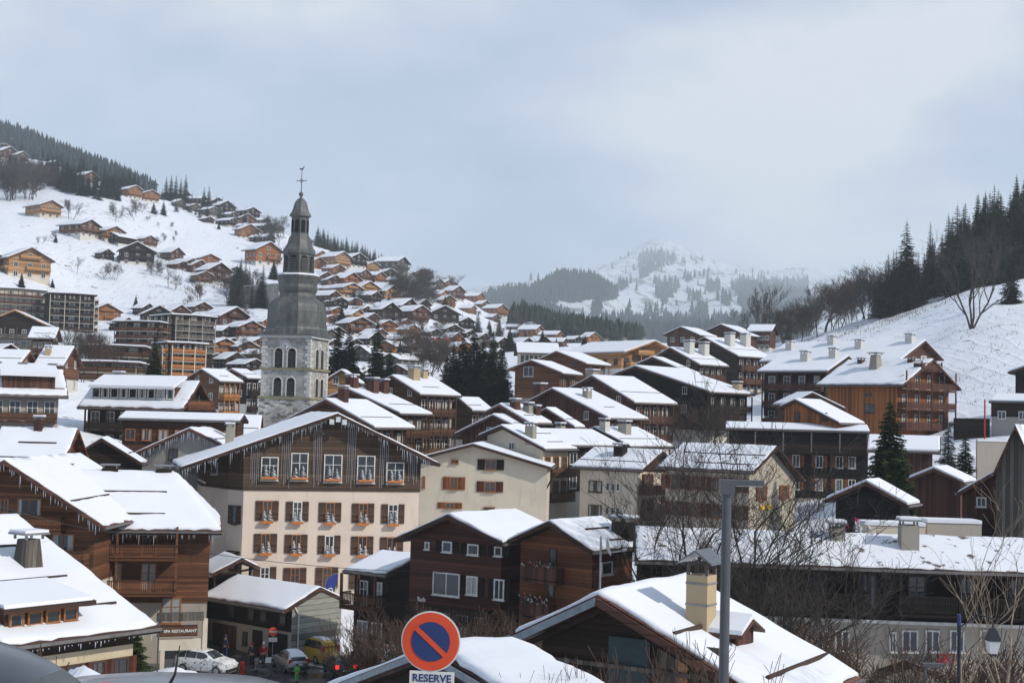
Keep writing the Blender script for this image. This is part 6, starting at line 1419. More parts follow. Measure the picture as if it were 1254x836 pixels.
thicket([(395, 520, 372, 430)], 'one of the bare garden trees in the dense slope village', 'bare garden trees in the slope village', 'abc', 16, (5, 8))
# big bare trees near us
def near(px, d, base_z, top, key, label, wide=1.0, name='bare_tree', rz=0, grp=None):
    zt_ = at(px, top, d).z; x = (at(px, 600, d)).x; return bare(x, d, zt_ - base_z, key, label, grp, name=name, z=base_z, wide=wide, rz=rz)
near(885, 78, -14.5, 505, 'nearbig', 'large many stemmed bare tree right behind the tall modern lamp post', 1.15, rz=.6)
near(852, 84, -15, 520, 'nearbig', 'second many stemmed bare tree, left of the tall lamp post and behind the yellow chimney', .95, rz=3.4)
near(960, 70, -14, 610, 'nearbig2', 'spreading bare tree over the patchy snow roof right of the tall lamp post', 1.3, rz=2.2)
near(845, 72, -14, 590, 'nearbig2', 'bare bush tree left of the tall lamp post, above the yellow chimney', .9, rz=1.2)
near(1030, 66, -14, 640, 'nearbig2', 'bare tree in front of the shop house, right of the spreading one', 1.0, rz=4)
near(1182, 44, -9.5, 590, 'birch', 'thin pale stemmed young tree before the patchy snow roof, left one', 1.2, rz=1)
near(1228, 42, -9.2, 598, 'birch', 'thin pale stemmed young tree near the right edge, right of the other one', 1.3, rz=3)
for i, px in enumerate((496, 520, 545, 571, 597, 622)):
    near(px, 80 - i, -17.6, 722 + (i % 3) * 5, 'pollard', 'pollarded bare lime in the row before the dark brown chalet, ' + ['leftmost', 'second from left', 'third from left', 'fourth from left', 'fifth from left', 'rightmost'][i], 1.25, rz=i * 1.3, grp='pollarded trees before the dark brown chalet')
for i, (px, d, top, nm) in enumerate(((985, 56, 762, 'leftmost'), (1030, 60, 772, 'second from left'), (1075, 60, 792, 'middle one'), (1160, 60, 778, 'second from right'), (1225, 58, 758, 'rightmost'))):
    near(px, d, -13.2, top, 'bush', 'leafless reddish shrub in the hedge before the shop house, ' + nm, 1.3, 'bare_shrub', i, 'leafless shrubs before the shop house')
for i, (px, d, top) in enumerate(((1015, 52, 742), (1120, 50, 812), (1195, 50, 748), (1240, 48, 730), (960, 54, 735))):
    near(px, d, -12.4, top, 'twigs', 'fine brown twiggy shrub between the hedge and the shop house, ' + ['second from left', 'middle one', 'second from right', 'rightmost', 'leftmost'][i], 1.6, 'bare_shrub', i, 'fine twiggy shrubs before the shop house')
near(700, 30, -9.2, 770, 'twigs', 'thin twiggy shrub before the dark foreground gable, left one', .9, 'bare_shrub'); near(835, 31, -9.2, 735, 'twigs', 'thin twiggy shrub over the foreground snow roof, right one', 1.1, 'bare_shrub')
near(66, 24, -8.2, 768, 'bush', 'dark leafless shrub behind the snow bank at the lower left', .8, 'bare_shrub'); near(-2, 24, -7.6, 745, 'bush', 'leafless shrub at the left edge over the lower left roof', .7, 'bare_shrub')
con_at(178, 850, 745, 'near', 'dark green conifer between the signboard and the yellow walled chalet', d=72)
# gardens of the slope village
def merged(name, label, items, seed=5):
    me0 = conifer_mesh(77, 20, 4.2, 24, 10, 3, .9); V0 = np.array(me0.v); F0 = me0.f; r = random.Random(seed); V = []; Fc = []
    for (x, y, h_) in items:
        a = r.random() * 6.28; s = h_ / 20; c_, s_ = math.cos(a), math.sin(a); Q = V0 * s; W_ = np.empty_like(Q)
        W_[:, 0] = Q[:, 0] * c_ - Q[:, 1] * s_ + x; W_[:, 1] = Q[:, 0] * s_ + Q[:, 1] * c_ + y; W_[:, 2] = Q[:, 2] + H(x, y) - .3
        o = sum(len(v) for v in V); V.append(W_); Fc += [tuple(i + o for i in f) for f in F0]
    me = bpy.data.meshes.new(name); me.from_pydata(np.concatenate(V).tolist(), [], Fc); me.materials.append(M_ND); me.update()
    tag(put(name, me), label, 'wood', kind='stuff')
def dot(poly, n, label, group, h=(3, 7), keys=('far0', 'far1', 'mid0', 'slim'), stuff=None):
    if stuff:
        items = []
        while len(items) < n:
            px, py = rn.uniform(min(p[0] for p in poly), max(p[0] for p in poly)), rn.uniform(min(p[1] for p in poly), max(p[1] for p in poly))
            if in_poly(px, py, poly): g = hit_near(px, py, 150); items.append((g.x, g.y, rn.uniform(*h)))
        return merged(stuff, label, items)
    for i in range(n):
        while True:
            px, py = rn.uniform(min(p[0] for p in poly), max(p[0] for p in poly)), rn.uniform(min(p[1] for p in poly), max(p[1] for p in poly))
            if in_poly(px, py, poly): break
        g = hit_near(px, py, 150)
        if keys: conifer(g.x, g.y, rn.uniform(*h), rn.choice(keys), label, group, rn.uniform(1.0, 1.6))
        else: bare(g.x, g.y, rn.uniform(*h), rn.choice('abc'), label, group)
VP = [(300, 290), (385, 300), (480, 335), (560, 365), (620, 400), (600, 440), (480, 440), (400, 430), (390, 340), (330, 330)]
def in_poly(x, y, p):
    c = False; j = len(p) - 1
    for i in range(len(p)):
        if (p[i][1] > y) != (p[j][1] > y) and x < (p[j][0] - p[i][0]) * (y - p[i][1]) / (p[j][1] - p[i][1]) + p[i][0]: c = not c
        j = i
    return c
dot(VP, 28, 'one of the small garden spruces dotted between the chalets of the slope village', 'garden spruces of the slope village')
dot(VP, 60, 'one of the bare garden trees dotted between the chalets of the slope village', 'bare garden trees of the slope village', (4, 8), None)
dot([(50, 192), (85, 206), (140, 216), (168, 240), (120, 246), (62, 232)], 60, 'dark spruce wood behind the spruces above the upper left snowfield', None, (10, 17), stuff='dark_wood')
dot([(190, 238), (330, 275), (330, 292), (200, 256)], 50, 'dark little spruces filling the gaps between the chalets of the left skyline row', None, (5, 12), stuff='skyline_wood')
dot([(270, 345), (330, 360), (335, 385), (275, 372)], 14, 'one of the dark spruces of the hedge line left of the onion dome', 'dark spruces left of the onion dome', (8, 14), ('far1', 'slim', 'far0'))
dot([(170, 375), (320, 385), (318, 460), (240, 455), (170, 420)], 22, 'one of the bare garden trees between the close packed roofs left of the church', 'bare garden trees left of the church', (4, 7), None)
dot([(640, 400), (740, 405), (720, 430), (640, 425)], 10, 'one of the small garden spruces of the low rise', 'garden spruces of the low rise', (3, 6))
dot([(140, 268), (190, 262), (230, 290), (200, 310), (150, 285)], 10, 'one of the bare trees loosely spread over the snowfield behind the dark brown chalet', 'bare trees behind the dark brown chalet', (3, 5), None)
# distant wood masses (nobody could count them)
def wood(name, label, pts, mat, hit, seed, hh=(12, 18), wr=.22):
    rn = random.Random(seed); m = MB()
    for (px, py) in pts:
        g = hit(px, py)
        if g is None: continue
        h_ = rn.uniform(*hh); r_ = h_ * wr * rn.uniform(.8, 1.3); z = (HF if hit is far_hit else H)(g.x, g.y) - 1; n = 5; a0 = rn.random() * 6
        tipz = z + h_; prev = None
        for (f0, f1, k) in ((.05, .5, 1.0), (.35, .8, .7), (.62, 1.0, .42)):
            vs = [(g.x + math.cos(a0 + 6.283 * j / n) * r_ * k * rn.uniform(.7, 1.2), g.y + math.sin(a0 + 6.283 * j / n) * r_ * k * rn.uniform(.7, 1.2), z + h_ * (f0 + rn.uniform(-.03, .03))) for j in range(n)] + [(g.x, g.y, z + h_ * f1)]
            m.add(vs, [(j, (j + 1) % n, n) for j in range(n)])
    return tag(m.build(name, mat, fix=False), label, 'wood', kind='stuff')
def in_poly(x, y, p):
    c = False; j = len(p) - 1
    for i in range(len(p)):
        if (p[i][1] > y) != (p[j][1] > y) and x < (p[j][0] - p[i][0]) * (y - p[i][1]) / (p[j][1] - p[i][1]) + p[i][0]: c = not c
        j = i
    return c
def scatter(polys, dens, seed):
    rn = random.Random(seed); o = []
    for p, k in polys:
        x0, x1 = min(q[0] for q in p), max(q[0] for q in p); y0, y1 = min(q[1] for q in p), max(q[1] for q in p)
        for _ in range(int((x1 - x0) * (y1 - y0) * dens * k)):
            x, y = rn.uniform(x0, x1), rn.uniform(y0, y1)
            if in_poly(x, y, p): o.append((x, y))
    return o
M_FW = needle_mat('far_wood_needles', (.016, .024, .022), (.035, .046, .036))
knob = [(648, 366), (660, 356), (672, 352), (683, 345), (690, 344), (700, 346), (705, 345), (725, 346), (738, 352), (745, 358), (757, 362), (752, 368), (735, 370), (722, 367), (700, 372), (684, 368), (668, 370)]
band = [(585, 378), (600, 368), (620, 364), (640, 362), (655, 367), (636, 374), (660, 384), (690, 395), (712, 408), (700, 412), (640, 405), (600, 394)]
p1 = [(782, 322), (786, 312), (800, 306), (812, 307), (822, 314), (830, 318), (826, 324), (808, 330), (796, 336), (788, 343), (783, 341)]
p2 = [(800, 342), (812, 346), (826, 344), (832, 352), (828, 362), (818, 368), (812, 378), (804, 366)]
p3 = [(896, 352), (905, 345), (930, 346), (990, 342), (990, 402), (930, 402), (918, 392), (908, 380)]
base = [(725, 406), (750, 398), (780, 398), (820, 396), (870, 398), (940, 390), (990, 394), (990, 428), (740, 425)]
bits = [[(864, 345), (882, 348), (880, 360), (866, 358)], [(844, 362), (858, 364), (856, 370), (846, 368)], [(752, 347), (764, 349), (766, 355), (756, 356)], [(845, 384), (858, 378), (868, 386), (866, 394), (848, 394)], [(725, 382), (733, 376), (736, 384), (726, 392)], [(836, 336), (848, 340), (846, 348), (838, 346)], [(884, 362), (896, 366), (892, 376), (884, 374)]]
pts = scatter([(knob, 1.0), (band, .8), (p1, .28), (p2, .22), (p3, .3), (base, .22)] + [(b_, .25) for b_ in bits], .8, 5)
pts += scatter([([(640, 310), (990, 310), (990, 404), (640, 404)], .004)], .85, 6)
_r = random.Random(2)
for _ in range(16):      # little groups straggling over the open snow
    cx_, cy_ = _r.uniform(760, 985), _r.uniform(322, 400)
    pts += [(cx_ + _r.gauss(0, 3), cy_ + _r.gauss(0, 3)) for _ in range(_r.randrange(1, 6))]
wood('far_wood', 'distant blue-grey conifer wood on the misty mountain in the valley gap', pts, M_FW, far_hit, 9, (22, 40), .22)
tl = [(-40, 148), (0, 156), (40, 172), (90, 196), (130, 216), (150, 228), (120, 222), (60, 200), (20, 188), (-40, 178)]
M_FW2 = needle_mat('hazed_wood_needles', (.045, .06, .065), (.12, .14, .15))  # needles paled and greyed: distance haze painted into their colour
wood('misty_wood', 'misty conifer wood on the crest at the top left', scatter([(tl, .45), ([(90, 196), (190, 226), (190, 240), (100, 215)], .5)], .75, 8), M_FW2, lambda a, b_: ground_hit(a, b_, 500), 12, (9, 14), .2)
wood('slope_wood', 'distant brown-green wood on the valley side behind the low rise', scatter([([(622, 398), (640, 385), (700, 400), (760, 412), (800, 418), (740, 425), (690, 412)], 1)], .3, 9), M_FW, lambda a, b_: ground_hit(a, b_, 700) or far_hit(a, b_), 13, (9, 14), .25)

# dry grass and brushwood poking through the snow
def tufts(name, label, poly, n, hmin, hmax, seed):
    r = random.Random(seed); m = MB(); x0, x1 = min(p[0] for p in poly), max(p[0] for p in poly); y0, y1 = min(p[1] for p in poly), max(p[1] for p in poly); k = 0
    while k < n:
        cx_, cy_ = r.uniform(x0, x1), r.uniform(y0, y1)
        if not in_poly(cx_, cy_, poly): continue
        g = ground_hit(cx_, cy_, 90); k += 1
        if g is None: continue
        for _ in range(r.randrange(2, 12)):
            x, y = g.x + r.gauss(0, 1.1), g.y + r.gauss(0, 1.1); z = H(x, y) - .05; h_ = r.uniform(hmin, hmax); a = r.random() * 6.28; w_ = .05
            m.add([(x - w_ * math.cos(a), y - w_ * math.sin(a), z), (x + w_ * math.cos(a), y + w_ * math.sin(a), z), (x + r.gauss(0, .2), y + r.gauss(0, .2), z + h_)], [(0, 1, 2)])
    tag(m.build(name, plain('dry_grass', (.16, .11, .06), .9, 0, .3), fix=False), label, 'dry grass', kind='stuff')
tufts('dry_grass', 'dry brown grass and twigs poking through the snow of the right hand slope', [(985, 425), (1100, 392), (1200, 355), (1254, 352), (1254, 500), (1180, 500), (1150, 440), (1010, 440)], 150, .25, .7, 3)
tufts('dry_brush', 'dry brown brush along the banks of the left hand slope', [(0, 345), (60, 300), (130, 305), (250, 360), (330, 350), (500, 440), (250, 400), (120, 380), (40, 360)], 220, .4, 1.1, 4)
tufts('dry_brush', 'dark brushwood line under the wood edge on the right hand slope', [(960, 424), (1060, 398), (1150, 368), (1200, 356), (1200, 362), (1150, 376), (1060, 408), (970, 432)], 160, .4, 1.2, 5)
# ------------------------------------------------------------------ street, vehicles, people, signs
def asphalt(nt, b):
    n = noise(nt, coords(nt), .5, 6, .65); n2 = noise(nt, coords(nt), 40, 2)
    wet = ramp(nt, n, [(.42, (.028, .029, .032)), (.55, (.05, .05, .052)), (.64, (.16, .165, .17)), (.72, (.5, .51, .54))])
    nt.links.new(wet, b.inputs['Base Color']); nt.links.new(ramp(nt, n, [(.4, (.12,) * 3), (.6, (.6,) * 3)]), b.inputs['Roughness']); bump(nt, b, n2, .2, .01)
M_ASP = mk('wet_asphalt', asphalt)
def strip(name, path, width, mat, lift, kind='structure'):
    m = MB(); P_ = []
    pts = []
    for a, c in zip(path, path[1:]):
        n = max(2, int((Vector(c) - Vector(a)).length / 1.5))
        for i in range(n): pts.append(Vector(a).lerp(Vector(c), i / n))
    pts.append(Vector(path[-1])); k = 13
    for i, p in enumerate(pts):
        d = (pts[min(i + 1, len(pts) - 1)] - pts[max(i - 1, 0)]).normalized(); s = Vector((d.y, -d.x))
        for j in range(k):
            q = p + s * width * (j / (k - 1) - .5); m.v.append((q.x, q.y, H(q.x, q.y) + lift))
    for i in range(len(pts) - 1):
        for j in range(k - 1): m.f.append((i * k + j, i * k + j + 1, (i + 1) * k + j + 1, (i + 1) * k + j)); m.m.append(0)
    return tag(m.build(name, mat, smooth=True), kind=kind)
strip('road', [(-27, 124), (-24, 112), (-20, 104), (-14, 99), (-4, 96), (8, 93)], 9, M_ASP, .10)
strip('parking_area', [(-26.5, 84), (-25, 104)], 7, M_ASP, .16)
def paint(name, col, rough=.3, metal=.3, dirt=.2):
    def f(nt, b):
        n = noise(nt, coords(nt), 2.2, 5); nt.links.new(mix(nt, col, (.35, .34, .32), math_n(nt, 'MULTIPLY', ramp(nt, n, [(.5, (0, 0, 0)), (.75, (1, 1, 1))]), dirt)), b.inputs['Base Color'])
        b.inputs['Roughness'].default_value = rough; b.inputs['Metallic'].default_value = metal; b.inputs['Coat Weight'].default_value = .5; b.inputs['Coat Roughness'].default_value = .12
    return mk(name, f)
M_TY = plain('tyre_rubber', (.015, .015, .015), .85); M_RIM = plain('wheel_rim', (.35, .35, .36), .35, .8); M_CG = glass('car_glass', (.010, .012, .014), .05)
M_TL = mk('tail_light', lambda nt, b: (b.inputs['Base Color'].__setattr__('default_value', (.45, .01, .01, 1)), b.inputs['Roughness'].__setattr__('default_value', .2)))
M_TLL = mk('tail_light_lit', lambda nt, b: (b.inputs['Base Color'].__setattr__('default_value', (.5, .01, .01, 1)), b.inputs['Emission Color'].__setattr__('default_value', (1, .03, .02, 1)), b.inputs['Emission Strength'].__setattr__('default_value', 1.5)))
M_HL = plain('head_light', (.6, .62, .65), .1); M_PLT = plain('number_plate', (.6, .6, .56), .5); M_TRIM = plain('car_plastic', (.02, .02, .02), .6)
CARS = {  # L, W, H, belt, points: roof line (x from nose as fraction, z), glass range
 'hatch': dict(L=4.0, W=1.72, Hh=1.47, belt=.92, top=[(0, .55), (.03, .68), (.10, .78), (.26, .90), (.34, 1.12), (.46, 1.42), (.60, 1.47), (.78, 1.44), (.90, 1.28), (.97, .98), (1, .70)]),
 'suv':   dict(L=4.35, W=1.84, Hh=1.62, belt=1.02, top=[(0, .62), (.03, .82), (.10, .95), (.25, 1.04), (.32, 1.24), (.43, 1.56), (.60, 1.62), (.80, 1.60), (.92, 1.44), (.975, 1.08), (1, .75)]),
 'van':   dict(L=4.1, W=1.72, Hh=1.82, belt=1.08, top=[(0, .62), (.03, .80), (.10, .92), (.20, 1.03), (.27, 1.30), (.38, 1.72), (.52, 1.82), (.80, 1.82), (.95, 1.78), (.985, 1.10), (1, .75)]),
}
def car(kind, mat, x, y, heading, label, cat='car', snowy=0, z=None, name='parked_car', lit=False, tall=0, antenna=False, rack=False, pattern=None, tum=.24):
    c = CARS[kind]; L, W = c['L'], c['W']; root = empty(name, (x, y, H(x, y) + .12 if z is None else z), heading, label, cat)
    xs = np.linspace(0, 1, 37); tx, tzs = zip(*c['top']); tops = np.interp(xs, tx, tzs)
    tops = np.convolve(np.concatenate([[tops[0]] * 2, tops, [tops[-1]] * 2]), [.1, .2, .4, .2, .1], 'valid'); belt = c['belt']
    def sec(u, top):
        wb = W / 2 * (1 - .32 * max(0, (.12 - u) / .12) ** 2 - .22 * max(0, (u - .90) / .10) ** 2); bl = min(belt, top - .03)
        g = max(0, (top - belt)) / (c['Hh'] - belt); wr = wb * (1 - tum * g) - .03
        return [(wb * .82, .20), (wb * .97, .32), (wb, .55), (wb * .985, (bl + .62) / 2 if bl > .62 else bl * .95), (wb * .95, bl), (wr * 1.0 + .01, bl + (top - bl) * .6 + .0), (wr * .93, top - .05 * min(1, (top - bl) * 4 + .2)), (wr * .72, top - .01), (0, top + .012)]
    V = []; k = 9
    for u, t in zip(xs, tops):
        s = sec(u, t); row = [(w_, z_) for w_, z_ in s]; full = [(-w_, z_) for w_, z_ in row] + [(w_, z_) for w_, z_ in reversed(row[:-1])]
        for (w_, z_) in full: V.append((u * L - L / 2, w_, z_))
    n = 17; m = MB(); m.v = V
    for i in range(36):
        for j in range(n - 1): m.f.append((i * n + j, i * n + j + 1, (i + 1) * n + j + 1, (i + 1) * n + j))
        m.f.append((i * n, (i + 1) * n, (i + 1) * n + n - 1, i * n + n - 1))
    m.f += [tuple(range(n)), tuple(reversed(range(36 * n, 37 * n)))]; m.m = [0] * len(m.f)
    bo = m.build('body', mat, root, smooth=True)
    def topz(u): return float(np.interp(u, xs, tops))
    def side_pt(u, f, sg, out):
        t = topz(u); s = sec(u, t); a, b_ = s[4], s[6]; w_ = a[0] + (b_[0] - a[0]) * f; return (u * L - L / 2, sg * (w_ + out), a[1] + (b_[1] - a[1]) * f)
    u0 = next(u for u in np.linspace(.2, .6, 200) if topz(u) > belt + .22); u1 = [u for u in np.linspace(.6, 1, 200) if topz(u) > belt + .26][-1]
    for sg in (-1, 1):
        spl = [(u0 + .045, .56), (.575, .76), (.775, u1 - .01)]
        for a, b_ in spl:
            g = MB(); us = np.linspace(a, b_, 7)
            for u in us:
                lo, hi = .12, .88
                if u < u0 + .13: hi = .88
                g.v += [side_pt(u, lo, sg, .012), side_pt(u, hi, sg, .018)]
            for i in range(6): g.f.append((2 * i, 2 * i + 1, 2 * i + 3, 2 * i + 2)); g.m.append(0)
            g.build('side_window', M_CG, root)
    def cross(uA, uB, ws, nm, up=.014):
        g = MB()
        for u in np.linspace(uA, uB, 6):
            t = topz(u); s = sec(u, t); wv = s[7][0] * ws
            for q in (-1, -.5, 0, .5, 1): g.v.append((u * L - L / 2 + (-.012 if uA < .5 else .014), q * wv, t + up + (-.02 * abs(q))))
        for i in range(5):
            for j in range(4): g.f.append((i * 5 + j, i * 5 + j + 1, i * 5 + j + 6, i * 5 + j + 5)); g.m.append(0)
        g.build(nm, M_CG, root, smooth=True)
    cross(u0 - .055, u0 + (.105 if kind != 'van' else .11), 1.05, 'windscreen'); cross(u1 + .0, min(.975, u1 + .085), 1.0, 'rear_window', .02)
    wr_ = .33 if kind != 'hatch' else .30
    for u in (.18, .80):
        for sg in (-1, 1):
            wh = MB(); pr = [(wr_ * .45, -.11), (wr_ * .95, -.11), (wr_, -.08), (wr_, .08), (wr_ * .95, .11), (wr_ * .45, .11)]; wh.lathe(pr, 20)
            w_ = wh.build('wheel', M_TY, root, (u * L - L / 2, sg * (W / 2 - .10), wr_)); w_.rotation_euler = (R(90), 0, 0)
            rr = MB().lathe([(wr_ * .62, -.115), (wr_ * .62, .115), (wr_ * .1, .12)], 12); rr.build('rim', M_RIM, w_)
    for sg in (-1, 1):
        MB().box(L / 2 - .12, sg * W * .30, belt - .22, L / 2 - .02, sg * W * .44, belt + (.12 if kind != 'van' else .35)).build('tail_light', M_TLL if lit else M_TL, root)
        MB().box(-L / 2 + .02, sg * W * .24, .62, -L / 2 + .16, sg * W * .41, .76).build('head_light', M_HL, root)
        MB().box(u0 * L - L / 2 + .1, sg * W * .48, belt, u0 * L - L / 2 + .24, sg * (W * .48 + .2), belt + .14).build('mirror', mat, root)
    MB().box(L / 2 - .06, -W * .42, .30, L / 2 + .04, W * .42, .50).build('rear_bumper', M_TRIM, root); MB().box(-L / 2 - .03, -W * .42, .26, -L / 2 + .08, W * .42, .46).build('front_bumper', M_TRIM, root)
    MB().box(L / 2 + .0, -.26, .60, L / 2 + .03, .26, .71).build('number_plate', M_PLT, root)
    if antenna: MB().tube([(.55, 0, c['Hh'] + .0), (.62, 0, c['Hh'] + .10), (.80, 0, c['Hh'] + .38)], [.022, .014, .004], 6).build('antenna', M_TRIM, root)
    if rack:
        for sg in (-1, 1): MB().bar((-.3, sg * W * .34, c['Hh'] + .03), (L * .35, sg * W * .34, c['Hh'] + .0), .05, .05).build('roof_rail', M_RIM, root)
    if snowy:
        g = MB(); rn = random.Random(int(x * 10) + 5)
        us = np.linspace(.06, .93, 16)
        for u in us:
            t = topz(u); s = sec(u, t); wv = s[7][0] * 1.05
            for q in (-1, -.6, -.2, .2, .6, 1): g.v.append((u * L - L / 2, q * wv + rn.uniform(-.03, .03), t + snowy * (.4 if abs(q) == 1 else 1) * rn.uniform(.5, 1.2) * (0.1 if (u0 - .06 < u < u0 + .1) else 1)))
        for i in range(15):
            for j in range(5): g.f.append((i * 6 + j, i * 6 + j + 1, i * 6 + j + 7, i * 6 + j + 6)); g.m.append(0)
        g.build('snow_cover', SN, root, smooth=True)
    return root
def gp(px, py, d): p = at(px, py, d); return p.x, p.y
PA = lambda n, c, **k: paint('paint_' + n, c, **k)
def speckle(nt, b):
    n = noise(nt, coords(nt, 'Object', (1, 1, 1)), 6, 3, .6); nt.links.new(ramp(nt, n, [(.56, (.66, .66, .66)), (.60, (.12, .12, .13))]), b.inputs['Base Color']); b.inputs['Roughness'].default_value = .35
M_SPK = mk('white_car_patterned_wrap', speckle)
x, y = gp(252, 815, 100); car('suv', M_SPK, x, y, R(160), 'white car with a dark speckled pattern on its side, beside the barn forecourt', z=-18.45)
x, y = gp(355, 815, 103); car('hatch', PA('silver', (.42, .43, .45), metal=.7), x, y, R(-62), 'silver hatchback seen from behind, left of the yellow van', z=-18.65, snowy=.06)
x, y = gp(387, 812, 107); car('van', PA('yellow', (.55, .36, .02)), x, y, R(-50), 'yellow van parked against the concrete barn wall', 'van', z=-18.7, snowy=.04)
x, y = gp(416, 820, 101); car('hatch', PA('black', (.012, .012, .013)), x, y, R(-140 + 70), 'black car with glowing tail lights, right of the yellow van', z=-18.6, lit=True)
x, y = gp(246, 742, 133); car('hatch', PA('dark_blue', (.03, .04, .07)), x, y, R(-60), 'dark car with red tail lights, glimpsed between the big chalet and the barn, upper one', z=at(246, 752, 133).z, lit=True)
x, y = gp(252, 765, 124); car('hatch', PA('white', (.6, .6, .6)), x, y, R(-60), 'snowy white car glimpsed between the signboard gate and the barn', z=at(252, 776, 124).z, snowy=.12)
x, y = gp(258, 772, 117); car('hatch', PA('black2', (.014, .014, .016)), x, y, R(-60), 'black car half hidden at the left corner of the barn', z=at(258, 785, 117).z)
for i, (px, py, d, nm, cc) in enumerate(((141, 418, 300, 'blue', (.05, .10, .22)), (152, 424, 292, 'blue', (.05, .10, .22)), (130, 422, 296, 'white', (.6, .6, .6)))):
    x, y = gp(px, py, d); car('hatch', PA(nm, cc), x, y, R(20 + i * 14), ['blue car', 'snow dusted blue car', 'snow covered white car'][i] + ' on the parking terrace left of the lone spruce, ' + ['middle one', 'right one', 'left one'][i], snowy=.08)
# two cars next to the camera: only a roof and a corner reach into the picture
c1 = at(205, 842, 11.2); car('suv', PA('blue_grey', (.16, .18, .21), metal=.7, dirt=.1), c1.x - .75, c1.y + .35, R(4), 'grey car of which only its roof and short antenna show, at the bottom left', z=c1.z - 1.64, antenna=False, rack=False)
rt = children_of(COL.objects[-1])  # noqa
c2 = at(8, 790, 10.2); car('hatch', PA('anthracite', (.05, .055, .06), metal=.6, dirt=.1), at(6, 784, 10.2).x - 1.42, c2.y + .1, R(-3), 'dark grey car cut off by the left edge with a side window in view', tum=.46, z=at(6, 782, 10.2).z - 1.47)
for o in list(COL.objects):
    if o.name.startswith('parked_car') and 'only its roof' in o.get('label', ''):
        MB().tube([(-.05, 0, 1.64), (-.01, 0, 1.72), (.02, 0, 1.95)], [.014, .010, .004], 8).build('antenna', M_TRIM, o, (at(200, 836, 11).x - o.location.x + .0, -.25, 0))
# snow banks
def snow_heap(label, x, y, rx, ry, h_, seed, z=None, rough=.3, name='snow_bank'):
    rn = random.Random(seed); m = MB(); n = 26; ph = [rn.random() * 6 for _ in range(6)]
    for i in range(n + 1):
        for j in range(n + 1):
            u, v = i / n * 2 - 1, j / n * 2 - 1; r = math.sqrt(u * u + v * v); b_ = max(0, 1 - r ** 2.2)
            zz = h_ * b_ ** .7 * (1 + rough * .35 * (math.sin(u * 5 + ph[0]) * math.cos(v * 4 + ph[1]) + .6 * math.sin(u * 11 + ph[2] + v * 9) + .35 * math.sin(v * 19 + u * 17 + ph[3]))) + rn.uniform(-.03, .03) * b_
            m.v.append((u * rx, v * ry, zz - .25))
    for i in range(n):
        for j in range(n): a = i * (n + 1) + j; m.f.append((a, a + 1, a + n + 2, a + n + 1)); m.m.append(0)
    o = m.build(name, M_GSNOW if False else SN, None, (x, y, H(x, y) if z is None else z), smooth=True); return tag(o, label, 'snow bank')
p = at(80, 836, 15); snow_heap('larger snow heap between the dark car and the grey car roof, bottom left', p.x, p.y, 1.2, 1.2, .6, 1, p.z - .32)
p = at(118, 832, 16); snow_heap('low snow heap just left of the grey car roof, behind the larger heap', p.x, p.y, .9, 1.0, .5, 2, p.z - .35)
p = at(414, 805, 110.5); snow_heap('ploughed snow heap against the foot of the concrete barn wall', p.x, p.y - .5, 3.0, 1.6, 2.3, 3, -18.9, .5)
p = at(215, 806, 97); snow_heap('long snow ridge along the signboard gate, left of the speckled car', p.x, p.y, 3.5, 1.2, 1.3, 4, -18.9, .4)
p = at(338, 812, 105); snow_heap('dirty snow strip before the barn door, left of the silver hatchback', p.x, p.y + 1.2, 2.0, .8, .7, 5, -18.85, .4)
